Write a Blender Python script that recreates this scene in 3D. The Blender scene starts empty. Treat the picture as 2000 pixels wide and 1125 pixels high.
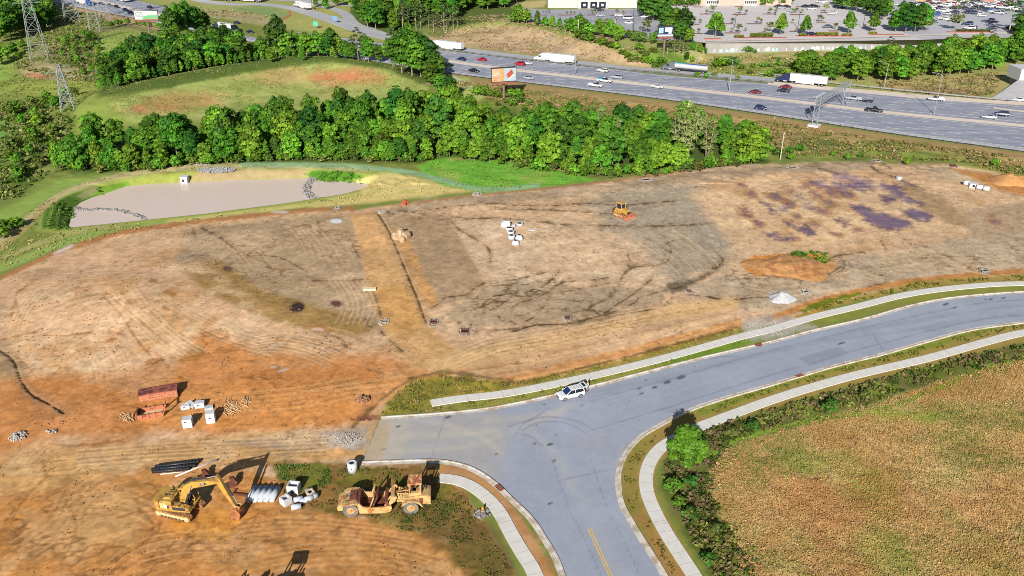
import bpy, bmesh, math, random
import numpy as np
from mathutils import Vector, Matrix, Euler
R = math.radians
random.seed(7); rng = np.random.default_rng(7)
sc = bpy.context.scene
COL = sc.collection
# ------------------------------------------------------------------ camera model
F = 1650.0; TH = R(26.4); CH = 70.5
cam = bpy.data.cameras.new('camera'); camo = bpy.data.objects.new('camera', cam); COL.objects.link(camo)
cam.sensor_width = 36; cam.lens = F/2000*36; cam.clip_end = 6000; cam.clip_start = 1
camo.location = (0, 0, CH); camo.rotation_euler = (R(90)-TH, 0, 0)
sc.camera = camo
cT, sT = math.cos(TH), math.sin(TH)
def G(u, v, z=0.0):
    """photo pixel (2000 wide) -> point on the horizontal plane z"""
    a = u-1000; b = 562.5-v
    dx, dy, dz = a, F*cT + b*sT, -F*sT + b*cT
    t = (z-CH)/dz
    return (dx*t, dy*t)
def proj(x, y, z):
    zz = z-CH
    d = y*cT - zz*sT; up = y*sT + zz*cT
    return 1000+F*x/d, 562.5-F*up/d
# ------------------------------------------------------------------ numpy noise
def _hash(ix, iy, s):
    h = (ix*374761393 + iy*668265263 + s*2147483647) & 0xffffffff
    h = ((h ^ (h >> 13))*1274126177) & 0xffffffff
    return ((h ^ (h >> 16)) & 0xffff)/65535.0
def vnoise(x, y, s=0):
    ix = np.floor(x).astype(np.int64); iy = np.floor(y).astype(np.int64)
    fx = x-ix; fy = y-iy
    fx = fx*fx*(3-2*fx); fy = fy*fy*(3-2*fy)
    a = _hash(ix, iy, s); b = _hash(ix+1, iy, s); c = _hash(ix, iy+1, s); d = _hash(ix+1, iy+1, s)
    return (a+(b-a)*fx)+((c+(d-c)*fx)-(a+(b-a)*fx))*fy
def fbm(x, y, sc_, oct=4, s=0):
    """about -1..1, feature size sc_ metres"""
    r = 0; amp = 1; tot = 0; f = 1/sc_
    for o in range(oct):
        r = r+amp*(vnoise(x*f+17.3*o, y*f-9.1*o, s+o)*2-1); tot += amp; amp *= .55; f *= 2.03
    return r/tot*1.5
def sstep(a, b, x):
    t = np.clip((x-a)/(b-a), 0, 1); return t*t*(3-2*t)
def sdist(px, py, poly, closed=True):
    """distance to a polyline; signed (negative inside) when closed"""
    P = np.asarray(poly, float); n = len(P)
    d2 = np.full(px.shape, 1e18); ins = np.zeros(px.shape, bool)
    for i in range(n if closed else n-1):
        a = P[i]; b = P[(i+1) % n]; e = b-a; L = max(float(e@e), 1e-12)
        t = np.clip(((px-a[0])*e[0]+(py-a[1])*e[1])/L, 0, 1)
        q = (px-a[0]-t*e[0])**2+(py-a[1]-t*e[1])**2
        d2 = np.minimum(d2, q)
        if closed and a[1] != b[1]:
            c = ((a[1] > py) != (b[1] > py)) & (px < (b[0]-a[0])*(py-a[1])/(b[1]-a[1])+a[0])
            ins ^= c
    d = np.sqrt(d2)
    return np.where(ins, -d, d) if closed else d
def smooth_line(pts, n=6):
    """Catmull-Rom through pts"""
    P = [Vector((*p, 0)) if len(p) == 2 else Vector(p) for p in pts]; out = []
    for i in range(len(P)-1):
        p0 = P[max(i-1, 0)]; p1 = P[i]; p2 = P[i+1]; p3 = P[min(i+2, len(P)-1)]
        for k in range(n):
            t = k/n
            q = .5*((2*p1)+(p2-p0)*t+(2*p0-5*p1+4*p2-p3)*t*t+(3*p1-p0-3*p2+p3)*t**3)
            out.append((q.x, q.y))
    out.append((P[-1].x, P[-1].y)); return out
def resample(pts, step):
    out = [pts[0]]; acc = 0
    for a, b in zip(pts[:-1], pts[1:]):
        L = math.hypot(b[0]-a[0], b[1]-a[1])
        if L < 1e-9: continue
        while acc+step <= 0 or True:
            need = step-acc
            if need > L: acc += L; break
            t = need/L; a = (a[0]+(b[0]-a[0])*t, a[1]+(b[1]-a[1])*t); L -= need; acc = 0
            out.append(a)
            if L < 1e-9: break
    return out
def GL(pts, z=0.0): return [G(u, v, z) for u, v in pts]
# ------------------------------------------------------------------ colour
EXPO = 0.75      # albedo = linear(photo colour) * EXPO
def lin(c): c /= 255; return c/12.92 if c <= .04045 else ((c+.055)/1.055)**2.4
def S(r, g, b, k=None):
    k = EXPO if k is None else k
    return (lin(r)*k, lin(g)*k, lin(b)*k)
# ------------------------------------------------------------------ materials
def new_mat(name):
    m = bpy.data.materials.new(name); m.use_nodes = True; nt = m.node_tree
    b = nt.nodes['Principled BSDF']; return m, nt, b
MATS = {}
def mat(name, col, rough=.6, metal=0, noise=.12, nscale=3.0, emit=None, spec=.5, dirt=None, dirtamt=.0, dscale=1.5):
    """plain surface with procedural mottling (and optional dirt / rust patches)"""
    if name in MATS: return MATS[name]
    m, nt, b = new_mat(name); N = nt.nodes; L = nt.links
    tc = N.new('ShaderNodeTexCoord')
    n1 = N.new('ShaderNodeTexNoise'); n1.inputs['Scale'].default_value = nscale; n1.inputs['Detail'].default_value = 5
    L.new(tc.outputs['Object'], n1.inputs['Vector'])
    mr = N.new('ShaderNodeMapRange'); mr.inputs['To Min'].default_value = 1-noise*1.6; mr.inputs['To Max'].default_value = 1+noise*1.6
    mr.inputs['From Min'].default_value = .25; mr.inputs['From Max'].default_value = .75
    L.new(n1.outputs['Fac'], mr.inputs['Value'])
    mul = N.new('ShaderNodeVectorMath'); mul.operation = 'SCALE'
    mul.inputs[0].default_value = col[:3]; L.new(mr.outputs['Result'], mul.inputs['Scale'])
    out = mul.outputs['Vector']
    if dirt:
        n2 = N.new('ShaderNodeTexNoise'); n2.inputs['Scale'].default_value = dscale; n2.inputs['Detail'].default_value = 6; n2.inputs['Roughness'].default_value = .7
        L.new(tc.outputs['Object'], n2.inputs['Vector'])
        m2 = N.new('ShaderNodeMapRange'); m2.inputs['From Min'].default_value = .62-dirtamt*.35; m2.inputs['From Max'].default_value = .72-dirtamt*.3
        L.new(n2.outputs['Fac'], m2.inputs['Value'])
        mx = N.new('ShaderNodeMix'); mx.data_type = 'RGBA'; L.new(m2.outputs['Result'], mx.inputs['Factor'])
        L.new(out, mx.inputs['A']); mx.inputs['B'].default_value = (*dirt[:3], 1); out = mx.outputs['Result']
    L.new(out, b.inputs['Base Color'])
    b.inputs['Roughness'].default_value = rough; b.inputs['Metallic'].default_value = metal
    b.inputs['Specular IOR Level'].default_value = spec
    MATS[name] = m; return m
def attr_mat(name, attr='soil', rough=.95, fine=((.35, .3), (2.0, .25)), bump=0.0, rnd=0.0, trans=0.0, spec=.2):
    """surface coloured by a mesh colour attribute, with fine procedural variation"""
    m, nt, b = new_mat(name); N = nt.nodes; L = nt.links
    at = N.new('ShaderNodeAttribute'); at.attribute_name = attr
    tc = N.new('ShaderNodeTexCoord'); out = at.outputs['Color']
    for scl, amt in fine:
        n1 = N.new('ShaderNodeTexNoise'); n1.inputs['Scale'].default_value = scl; n1.inputs['Detail'].default_value = 6; n1.inputs['Roughness'].default_value = .65
        L.new(tc.outputs['Object'], n1.inputs['Vector'])
        mr = N.new('ShaderNodeMapRange'); mr.inputs['From Min'].default_value = .25; mr.inputs['From Max'].default_value = .75
        mr.inputs['To Min'].default_value = 1-amt; mr.inputs['To Max'].default_value = 1+amt
        L.new(n1.outputs['Fac'], mr.inputs['Value'])
        mu = N.new('ShaderNodeVectorMath'); mu.operation = 'SCALE'
        L.new(out, mu.inputs[0]); L.new(mr.outputs['Result'], mu.inputs['Scale']); out = mu.outputs['Vector']
    if rnd:
        oi = N.new('ShaderNodeObjectInfo')
        hs = N.new('ShaderNodeHueSaturation')
        r1 = N.new('ShaderNodeMapRange'); r1.inputs['To Min'].default_value = .5-.028*rnd; r1.inputs['To Max'].default_value = .5+.018*rnd
        L.new(oi.outputs['Random'], r1.inputs['Value']); L.new(r1.outputs['Result'], hs.inputs['Hue'])
        m7 = N.new('ShaderNodeMath'); m7.operation = 'MULTIPLY'; m7.inputs[1].default_value = 7.31; L.new(oi.outputs['Random'], m7.inputs[0])
        fr = N.new('ShaderNodeMath'); fr.operation = 'FRACT'; L.new(m7.outputs[0], fr.inputs[0])
        r2 = N.new('ShaderNodeMapRange'); r2.inputs['To Min'].default_value = 1-.4*rnd; r2.inputs['To Max'].default_value = 1+.35*rnd
        L.new(fr.outputs[0], r2.inputs['Value']); L.new(r2.outputs['Result'], hs.inputs['Value'])
        L.new(out, hs.inputs['Color']); out = hs.outputs['Color']
    L.new(out, b.inputs['Base Color']); b.inputs['Roughness'].default_value = rough; b.inputs['Specular IOR Level'].default_value = spec
    if bump:
        nb = N.new('ShaderNodeTexNoise'); nb.inputs['Scale'].default_value = 1.6; nb.inputs['Detail'].default_value = 8; nb.inputs['Roughness'].default_value = .7
        L.new(tc.outputs['Object'], nb.inputs['Vector'])
        bp = N.new('ShaderNodeBump'); bp.inputs['Strength'].default_value = 1.0; bp.inputs['Distance'].default_value = bump
        L.new(nb.outputs['Fac'], bp.inputs['Height']); L.new(bp.outputs['Normal'], b.inputs['Normal'])
    if trans:
        tb = N.new('ShaderNodeBsdfTranslucent'); L.new(out, tb.inputs['Color'])
        mx = N.new('ShaderNodeMixShader'); mx.inputs[0].default_value = trans
        L.new(b.outputs[0], mx.inputs[1]); L.new(tb.outputs[0], mx.inputs[2])
        L.new(mx.outputs[0], N['Material Output'].inputs['Surface'])
    MATS[name] = m; return m
# ------------------------------------------------------------------ objects
def tag(o, label=None, cat=None, group=None, kind=None):
    if label: o['label'] = label
    if cat: o['category'] = cat
    if group: o['group'] = group
    if kind: o['kind'] = kind
    return o
def empty(name, loc=(0, 0, 0), rz=0, label=None, cat=None, group=None):
    o = bpy.data.objects.new(name, None); COL.objects.link(o); o.empty_display_size = .3
    o.location = loc; o.rotation_euler = (0, 0, rz); return tag(o, label, cat, group)
def link(name, me, parent=None, loc=None, rz=0):
    o = bpy.data.objects.new(name, me); COL.objects.link(o)
    if parent: o.parent = parent
    if loc is not None: o.location = loc
    if rz: o.rotation_euler = (0, 0, rz)
    return o
CH_CACHE = {}
def kids(o):
    return [c for c in bpy.data.objects if c.parent is o]
def copy_tree(o, tree=None, parent=None):
    c = o.copy(); COL.objects.link(c)
    if parent: c.parent = parent
    for ch, sub in tree or (): copy_tree(ch, sub, c)
    return c
def tree_of(o):
    return [(c, tree_of(c)) for c in kids(o)]
def npmesh(name, verts, faces, mats=(), smooth=False, cols=None, attr='soil', midx=None):
    """verts (n,3) array; faces (m,k) array of equal-sized faces"""
    me = bpy.data.meshes.new(name); verts = np.asarray(verts, np.float32); faces = np.asarray(faces, np.int32)
    m, k = faces.shape
    me.vertices.add(len(verts)); me.vertices.foreach_set('co', verts.ravel())
    me.loops.add(m*k); me.loops.foreach_set('vertex_index', faces.ravel())
    me.polygons.add(m); me.polygons.foreach_set('loop_start', np.arange(0, m*k, k, dtype=np.int32))
    try: me.polygons.foreach_set('loop_total', np.full(m, k, np.int32))
    except Exception: pass
    if midx is not None: me.polygons.foreach_set('material_index', np.asarray(midx, np.int32))
    me.update(calc_edges=True)
    if smooth: me.polygons.foreach_set('use_smooth', np.ones(m, bool))
    for mt in mats: me.materials.append(mt)
    if cols is not None:
        ca = me.color_attributes.new(attr, 'FLOAT_COLOR', 'POINT')
        c4 = np.ones((len(verts), 4), np.float32); c4[:, :cols.shape[1]] = cols
        ca.data.foreach_set('color', c4.ravel())
    return me
class MB:
    """collects primitive shapes into ONE mesh"""
    def __init__(s): s.v = []; s.f = []; s.m = []; s.sm = []; s.M = Matrix.Identity(4); s.mi = 0
    def add(s, vs, fs, smooth=False):
        o = len(s.v)
        for p in vs: s.v.append(tuple(s.M @ Vector(p)))
        for f in fs: s.f.append(tuple(i+o for i in f)); s.m.append(s.mi); s.sm.append(smooth)
        return s
    def box(s, x0, x1, y0, y1, z0, z1, tx=0, ty=0):
        """box; the top is drawn in by tx, ty on each side"""
        vs = [(x0, y0, z0), (x1, y0, z0), (x1, y1, z0), (x0, y1, z0),
              (x0+tx, y0+ty, z1), (x1-tx, y0+ty, z1), (x1-tx, y1-ty, z1), (x0+tx, y1-ty, z1)]
        return s.add(vs, [(3, 2, 1, 0), (4, 5, 6, 7), (0, 1, 5, 4), (1, 2, 6, 5), (2, 3, 7, 6), (3, 0, 4, 7)])
    def prism(s, prof, y0, y1):
        """outline in x,z pulled along y"""
        n = len(prof)
        a = sum(prof[i][0]*prof[(i+1) % n][1]-prof[(i+1) % n][0]*prof[i][1] for i in range(n))
        if a < 0: prof = prof[::-1]
        vs = [(x, y0, z) for x, z in prof]+[(x, y1, z) for x, z in prof]
        fs = [tuple(range(n)), tuple(range(2*n-1, n-1, -1))]
        fs += [(i, i+n, (i+1) % n+n, (i+1) % n) for i in range(n)]
        return s.add(vs, fs)
    def slab(s, outline, z0, z1):
        n = len(outline)
        a = sum(outline[i][0]*outline[(i+1) % n][1]-outline[(i+1) % n][0]*outline[i][1] for i in range(n))
        if a < 0: outline = outline[::-1]
        vs = [(x, y, z0) for x, y in outline]+[(x, y, z1) for x, y in outline]
        fs = [tuple(range(n-1, -1, -1)), tuple(range(n, 2*n))]+[(i, (i+1) % n, (i+1) % n+n, i+n) for i in range(n)]
        return s.add(vs, fs)
    def cyl(s, p0, p1, r0, r1=None, n=10, caps=True):
        p0 = Vector(p0); p1 = Vector(p1); r1 = r0 if r1 is None else r1
        d = (p1-p0).normalized(); a = d.orthogonal().normalized(); b = d.cross(a)
        vs = []
        for p, r in ((p0, r0), (p1, r1)):
            for i in range(n):
                t = 2*math.pi*i/n; vs.append(tuple(p+a*(math.cos(t)*r)+b*(math.sin(t)*r)))
        s.add(vs, [(i, (i+1) % n, (i+1) % n+n, i+n) for i in range(n)], True)
        if caps: s.add(vs, [tuple(range(n-1, -1, -1)), tuple(range(n, 2*n))])
        return s
    def pipe(s, p0, p1, r, ri, n=16):
        """hollow tube open at both ends"""
        p0 = Vector(p0); p1 = Vector(p1); d = (p1-p0).normalized(); a = d.orthogonal().normalized(); b = d.cross(a); vs = []
        for p, rr in ((p0, r), (p1, r), (p1, ri), (p0, ri)):
            for i in range(n):
                t = 2*math.pi*i/n; vs.append(tuple(p+a*(math.cos(t)*rr)+b*(math.sin(t)*rr)))
        fs = [(i+k*n, (i+1) % n+k*n, (i+1) % n+((k+1) % 4)*n, i+((k+1) % 4)*n) for k in range(4) for i in range(n)]
        return s.add(vs, fs, True)
    def tube(s, pts, r, n=6):
        for a, b in zip(pts[:-1], pts[1:]): s.cyl(a, b, r, r, n)
        return s
    def loft(s, rings, caps=True, smooth=False):
        n = len(rings[0]); vs = [p for r in rings for p in r]
        fs = [(k*n+i, k*n+(i+1) % n, (k+1)*n+(i+1) % n, (k+1)*n+i) for k in range(len(rings)-1) for i in range(n)]
        if caps: fs += [tuple(range(n-1, -1, -1)), tuple((len(rings)-1)*n+i for i in range(n))]
        return s.add(vs, fs, smooth)
    def build(s, name, mats, parent=None, loc=None, rz=0, bevel=0, fix=True):
        me = bpy.data.meshes.new(name); me.from_pydata(s.v, [], s.f)
        if not isinstance(mats, (list, tuple)): mats = [mats]
        for m in mats: me.materials.append(m)
        me.polygons.foreach_set('material_index', s.m); me.polygons.foreach_set('use_smooth', s.sm)
        me.update()
        if fix or bevel:
            bm = bmesh.new(); bm.from_mesh(me)
            bmesh.ops.recalc_face_normals(bm, faces=bm.faces)
            if bevel:
                bmesh.ops.bevel(bm, geom=[e for e in bm.edges if len(e.link_faces) == 2 and e.calc_face_angle(0) > .6 and e.calc_length() > bevel*2.2],
                                offset=bevel, segments=2, affect='EDGES', profile=.5)
            bm.to_mesh(me); bm.free()
        return link(name, me, parent, loc, rz)
# ------------------------------------------------------------------ key lines of the place (photo pixels -> ground)
SIDE_A = [(842,788),(900,779),(1000,767),(1150,736),(1300,699),(1450,657),(1500,645),(1587,620),(1675,599),(1750,580),(1825,567),(1925,557),(2000,554),(2090,552)]
SIDE_B = [(2090,636),(2000,650),(1937,665),(1812,700),(1675,732),(1575,760),(1500,784),(1459,799),(1405,819),(1361,836),(1325,854),(1292,874),(1271,900),(1262,930),(1264,962),(1279,1000),(1304,1046),(1332,1089),(1354,1123),(1385,1175),(1420,1240)]
SIDE_C = [(858,934),(890,938),(919,949),(948,970),(974,999),(1000,1046),(1020,1080),(1037,1106),(1047,1128),(1070,1180),(1095,1240)]
CURB_N = [(744,817),(850,810),(932,802),(1000,791),(1087,772),(1162,754),(1250,731),(1375,699),(1500,670),(1587,647),(1687,624),(1775,599),(1850,584),(1925,576),(2000,571),(2090,567)]
CURB_E = [(2090,614),(2000,630),(1900,644),(1812,667),(1725,692),(1625,717),(1500,754),(1420,777),(1347,802),(1277,838),(1246,859),(1222,889),(1210,921),(1209,950),(1215,985),(1231,1015),(1253,1052),(1287,1105),(1299,1126),(1330,1180),(1362,1240)]
CURB_W = [(706,905),(770,903),(832,901),(868,903),(904,910),(934,923),(965,944),(1000,977),(1038,1015),(1067,1058),(1087,1093),(1100,1127),(1122,1180),(1147,1240)]
HWY_NEAR = [(-40,-14),(80,1),(185,22),(255,35),(318,48),(464,77),(660,108),(860,141),(1000,159),(1217,185),(1310,197),(1407,211),(1500,225),(1600,240),(1750,263),(2000,297),(2120,315)]
HWY_MED = [(100,-15),(190,2),(281,23),(410,47),(525,67),(690,93),(852,116),(1000,136),(1275,167),(1500,192),(1725,219),(2000,246),(2120,259)]
HWY_FAR = [(180,-20),(276,3),(325,14),(412,32),(524,54),(682,76),(845,97),(1000,113),(1200,136),(1300,147),(1487,163),(1600,172),(1740,185),(1840,195),(2000,207),(2120,217)]
RAMP_C = [(560,12),(600,24),(650,40),(700,58),(780,79),(852,91),(1000,110),(1180,129),(1300,139),(1420,150),(1520,158)]
g_sideA, g_sideB, g_sideC = [smooth_line(GL(p)) for p in (SIDE_A, SIDE_B, SIDE_C)]
g_curbN, g_curbE, g_curbW = [smooth_line(GL(p)) for p in (CURB_N, CURB_E, CURB_W)]
g_hn, g_hm, g_hf = [smooth_line(GL(p), 5) for p in (HWY_NEAR, HWY_MED, HWY_FAR)]
g_ramp = smooth_line(GL(RAMP_C), 5)
POND = [(137,447),(147,407),(160,396),(180,387),(212,377),(247,365),(300,360),(400,355),(500,351),(557,350),(600,349),(625,352),(675,356),(716,360),(710,370),(660,383),(560,399),(400,420),(275,433)]
ZW = -1.6
g_pond = GL(POND, ZW)
# ------------------------------------------------------------------ terrain height
LOTZ = 4.5
PLAT = [(835,50),(950,42),(1000,44),(1100,64),(1180,82),(1255,104),(1300,90),(1376,84)]
g_wall = [G(1376,104),G(1500,101),G(1660,97),(G(1800,92)),G(2000,88),G(2140,84)]
g_plat = GL(PLAT, LOTZ)[:-1]+g_wall+[(700, 420), (900, 900), (-200, 900), (-60, 560)]
hill_line = GL([(215,215),(330,185),(450,160),(560,143),(660,140),(745,150)])
g_pad = GL([(0,540),(60,510),(130,482),(220,455),(300,440),(420,428),(600,412),(700,412),(850,392),(1000,377),(1160,360),(1340,338),(1560,322),(1730,318),(1860,330),(2000,350),(2120,372),(2120,525),(2000,528),(1750,552),(1600,585),(1470,630),(1300,680),(1100,730),(900,745),(780,770),(700,825),(690,890),(560,900),(300,890),(0,890)])
g_yard = GL([(-200,880),(560,905),(680,915),(840,915),(900,985),(950,1040),(985,1125),(1010,1240),(-300,1240)])
g_field = GL([(1400,960),(1405,900),(1460,865),(1600,825),(1740,795),(1870,745),(2000,700),(2120,680),(2120,1300),(1540,1300),(1430,1040)])
g_mound = G(290, 590)
def H(x, y, fine=True):
    x = np.asarray(x, float); y = np.asarray(y, float); z = np.zeros(x.shape)
    # pond basin
    k = (x > -120) & (x < -10) & (y > 130) & (y < 230)
    if k.any():
        d = sdist(x[k], y[k], g_pond); z[k] += -2.2*(1-sstep(-1.5, 4.0, d))
    # mall plateau: cut slope on the left, wall on the right
    k = y > 300
    if k.any():
        xx, yy = x[k], y[k]; d = sdist(xx, yy, g_plat)
        xw = G(1376, 104)[0]
        w = np.where(xx > xw-2, .25, 14.0+0*xx)
        h = np.where(xx > xw-2, LOTZ*(1-sstep(-6.5, -3.0, d)), LOTZ*(1-sstep(0, 1, np.clip(d/w, 0, 1))))
        bump = np.exp(-(sdist(xx, yy, GL([(860,66),(950,54),(1040,62),(1120,84)], 4), False)/9)**2)*2.0
        hm = sstep(2, 14, sdist(xx, yy, g_ramp, False))
        z[k] += np.where(xx > xw-2, h, (h+bump)*np.maximum(hm, 0))
    # grassed hill with the red scar, powerline rise
    k = (x < 0) & (y > 200)
    if k.any():
        xx, yy = x[k], y[k]
        dh = sdist(xx, yy, g_hn, False); hm = sstep(3, 25, dh)
        z[k] += 5.5*np.exp(-(sdist(xx, yy, hill_line, False)/17)**2)*hm
        c = G(190, 95); z[k] += 3.5*np.exp(-(((xx-c[0])/45)**2+((yy-c[1])/45)**2))*hm
    if fine:
        k = (y < 260)
        xx, yy = x[k], y[k]
        dp = sdist(xx, yy, g_pad); m = 1-sstep(-5, 0, dp)
        zz = m*(.35*fbm(xx, yy, 18, 2, 3)+.022*fbm(xx, yy, 2.6, 3, 5)+.012*fbm(xx, yy, .9, 2, 8))
        zz += m*1.6*np.exp(-(((xx-g_mound[0])/22)**2+((yy-g_mound[1])/14)**2))
        dy_ = sdist(xx, yy, g_yard); m2 = 1-sstep(-3, 0, dy_)
        zz += m2*(.06*fbm(xx, yy, 3, 3, 11)+.03*fbm(xx, yy, 1.0, 2, 12))
        df = sdist(xx, yy, g_field); m3 = 1-sstep(-6, 0, df)
        zz += m3*(.25*fbm(xx, yy, 9, 3, 15)+.07*fbm(xx, yy, 1.2, 2, 16))
        z[k] += zz
        k = (y > 200) & (y < 420)
        xx, yy = x[k], y[k]
        dh = np.minimum(np.minimum(sdist(xx, yy, g_hn, False), sdist(xx, yy, g_hf, False)), sdist(xx, yy, g_ramp, False)-4)
        inside = sdist(xx, yy, g_hn+g_hf[::-1]) < 1
        z[k] += np.where(inside, 0, sstep(1, 8, dh))*(.25*fbm(xx, yy, 6, 3, 21))*(z[k] < 4.2)
    return z
def h1(x, y): return float(H(np.array([x]), np.array([y]))[0])
def P(u, v, dz=0.0):
    """photo pixel -> point on the terrain"""
    z = 0.0
    for i in range(14):
        x, y = G(u, v, z); zn = h1(x, y); z += (zn-z)*.6
    x, y = G(u, v, z); return Vector((x, y, h1(x, y)+dz))
def PZ(u, v, z): return Vector((*G(u, v, z), z))
def hd(u1, v1, u2, v2, z=0.0):
    a = G(u1, v1, z); b = G(u2, v2, z); return math.atan2(b[1]-a[1], b[0]-a[0])
def ppm(u, v, z=0.0):
    """photo pixels per metre across at that ground point"""
    x, y = G(u, v, z); return F/(y*cT-(z-CH)*sT)
# ------------------------------------------------------------------ ground sheet
def spaced(lo, hi, breaks):
    """breaks: list of (limit, step)"""
    out = [lo]
    while out[-1] < hi:
        x = out[-1]
        for lim, st in breaks:
            if x < lim: break
        out.append(x+st)
    return np.array(out)
XS = spaced(-420, 430, [(-180, 2.0), (-122, .9), (-80, .32), (80, .22), (124, .34), (185, .9), (1e9, 2.0)])
YS = spaced(50, 720, [(66, .8), (124, .20), (160, .25), (222, .36), (310, .9), (420, 1.3), (1e9, 2.2)])
nx, ny = len(XS), len(YS)
gx, gy = np.meshgrid(XS, YS); gx = gx.ravel(); gy = gy.ravel()
gz = H(gx, gy)
GU, GV = proj(gx, gy, gz)
N1 = fbm(gx, gy, 14, 4, 31); N2 = fbm(gx, gy, 4, 4, 41); N3 = fbm(gx, gy, 1.3, 3, 51); N4 = fbm(gx, gy, .55, 2, 55)
gc = np.zeros((len(gx), 3)); gc[:] = S(128, 138, 66)
gdz = np.zeros(len(gx))
def _sub(pts, pad):
    P_ = np.asarray(pts, float); a = P_.min(0)-pad; b = P_.max(0)+pad
    return np.nonzero((GU > a[0]) & (GU < b[0]) & (GV > a[1]) & (GV < b[1]))[0]
def pnt(pts, col, soft=6, na=0.0, op=1.0, n=None, dz=0):
    """fill a patch of ground (outline in photo pixels) with a soil or grass colour"""
    i = _sub(pts, soft+abs(na)*2)
    if not len(i): return
    d = sdist(GU[i], GV[i], pts)
    if na: d = d+na*(N2[i]*.7+N3[i]*.45+N4[i]*.3)
    m = (1-sstep(-soft, soft, d))*op
    if n is not None: m = m*np.clip(n(i), 0, 1)
    gc[i] += (np.array(col)-gc[i])*m[:, None]
    if dz: gdz[i] += dz*m
def strk(pts, col, w=3, soft=2, na=0.0, op=1.0, dz=0, sm=True, n=None):
    if sm and len(pts) > 2: pts = smooth_line(pts, 4)
    i = _sub(pts, w/2+soft+abs(na)*2)
    if not len(i): return
    d = sdist(GU[i], GV[i], pts, False)
    if na: d = d+na*(N2[i]*.55+N3[i]*.5+N4[i]*.4)
    m = (1-sstep(w/2-soft*.5, w/2+soft, d))*op
    if n is not None: m = m*np.clip(n(i), 0, 1)
    gc[i] += (np.array(col)-gc[i])*m[:, None]
    if dz: gdz[i] += dz*m
def blob(u, v, ru, rv, col, soft=3, na=2, op=1.0, ang=0, dz=0):
    a = R(ang)
    pts = [(u+ru*math.cos(t)*math.cos(a)-rv*math.sin(t)*math.sin(a), v+ru*math.cos(t)*math.sin(a)+rv*math.sin(t)*math.cos(a)) for t in [k*math.pi/6 for k in range(12)]]
    pnt(pts, col, soft, na, op, dz=dz)
def mottle(pts, cols, scale, s, soft=12, thr=(.05, .6), na=3, op=.6):
    """patches of other colours scattered over an area"""
    for k, c in enumerate(cols):
        pnt(pts, c, soft, na, op, n=lambda i, k=k: sstep(thr[0], thr[1], fbm(gx[i], gy[i], scale, 4, s+7*k)))
# ------------------------------------------------------------------ upper left: scrub, mown grass, red clay hill
pnt([(-60,-60),(260,28),(330,55),(480,100),(640,112),(560,200),(200,300),(0,520),(-60,520)], S(134,146,72), 8)
pnt([(60,40),(190,25),(260,30),(330,55),(300,110),(200,130),(190,165),(120,157),(55,150),(25,128),(80,95)], S(150,145,98), 6, 4)
mottle([(60,40),(330,40),(300,110),(190,165),(60,150)], [S(178,165,122), S(105,112,56), S(92,104,44)], 8, 60)
pnt([(40,135),(90,125),(130,140),(170,150),(150,158),(80,155),(45,150)], S(186,165,122), 4, 3)
for u, v in ((60,146),(73,148),(82,151),(95,149),(22,126)): blob(u, v, 9, 2.5, S(205,125,92), 2, 1)
pnt([(195,66),(235,57),(300,60),(345,72),(330,92),(260,112),(205,132),(190,102)], S(158,176,88), 5, 2)
mottle([(205,70),(300,62),(330,88),(220,120)], [S(182,165,110)], 14, 66, thr=(.2,.6))
pnt([(-20,112),(50,98),(40,122),(20,140),(28,152),(-20,165)], S(146,172,82), 4, 1)
pnt([(-20,172),(60,160),(120,158),(188,160),(186,185),(150,200),(90,188),(30,182),(-20,195)], S(160,170,82), 4, 2)
mottle([(0,165),(188,160),(180,190),(0,190)], [S(120,170,80)], 12, 68)
pnt([(-20,195),(20,210),(35,245),(10,290),(-20,300)], S(118,165,82), 4, 2)
pnt([(165,222),(230,196),(300,173),(420,144),(560,119),(650,117),(720,122),(800,142),(838,172),(800,200),(600,215),(420,235),(250,242)], S(162,172,96), 4, 2)
mottle([(190,215),(420,150),(640,120),(760,135),(600,210),(300,240)], [S(190,172,112), S(136,150,76)], 9, 71)
pnt([(575,154),(625,136),(700,129),(735,140),(756,152),(748,164),(700,166),(630,164)], S(190,142,98), 12, 8, .8)
pnt([(600,152),(640,141),(700,138),(728,150),(690,158),(630,158)], S(202,130,90), 9, 8, .8)
pnt([(480,150),(560,128),(600,132),(590,160),(520,168)], S(186,160,104), 8, 5, .8)
pnt([(255,218),(290,192),(340,178),(410,184),(430,200),(380,215),(300,226)], S(186,140,92), 10, 8, .6)
blob(272, 212, 14, 6, S(196,134,96), 6, 4, .7); blob(330,208,22,5,S(192,138,98),6,5,.7)
pnt([(120,235),(200,195),(260,240),(150,300)], S(140,158,74), 6, 3)
pnt([(830,165),(790,140),(760,128),(800,138),(850,150),(870,165)], S(178,165,110), 5, 3)
for p in ([(0,225),(40,232),(90,262)], [(10,300),(70,280),(120,240)]): strk(p, S(178,170,128), 5, 4, 3)
pnt([(0,205),(110,190),(150,235),(110,320),(40,385),(-20,400),(20,300)], S(104,122,52), 8, 4)
mottle([(0,200),(150,200),(110,330),(-20,400)], [S(150,150,92), S(78,100,38), S(140,160,74)], 6, 75)
# forest floor
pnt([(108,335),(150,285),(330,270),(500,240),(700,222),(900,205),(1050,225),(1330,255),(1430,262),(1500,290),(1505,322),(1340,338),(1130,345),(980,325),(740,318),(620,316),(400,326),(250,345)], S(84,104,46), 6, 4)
pnt([(192,190),(205,155),(330,100),(400,62),(480,105),(640,92),(760,100),(860,150),(820,165),(760,135),(640,122),(480,142),(330,172)], S(92,112,48), 4, 2)
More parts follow.
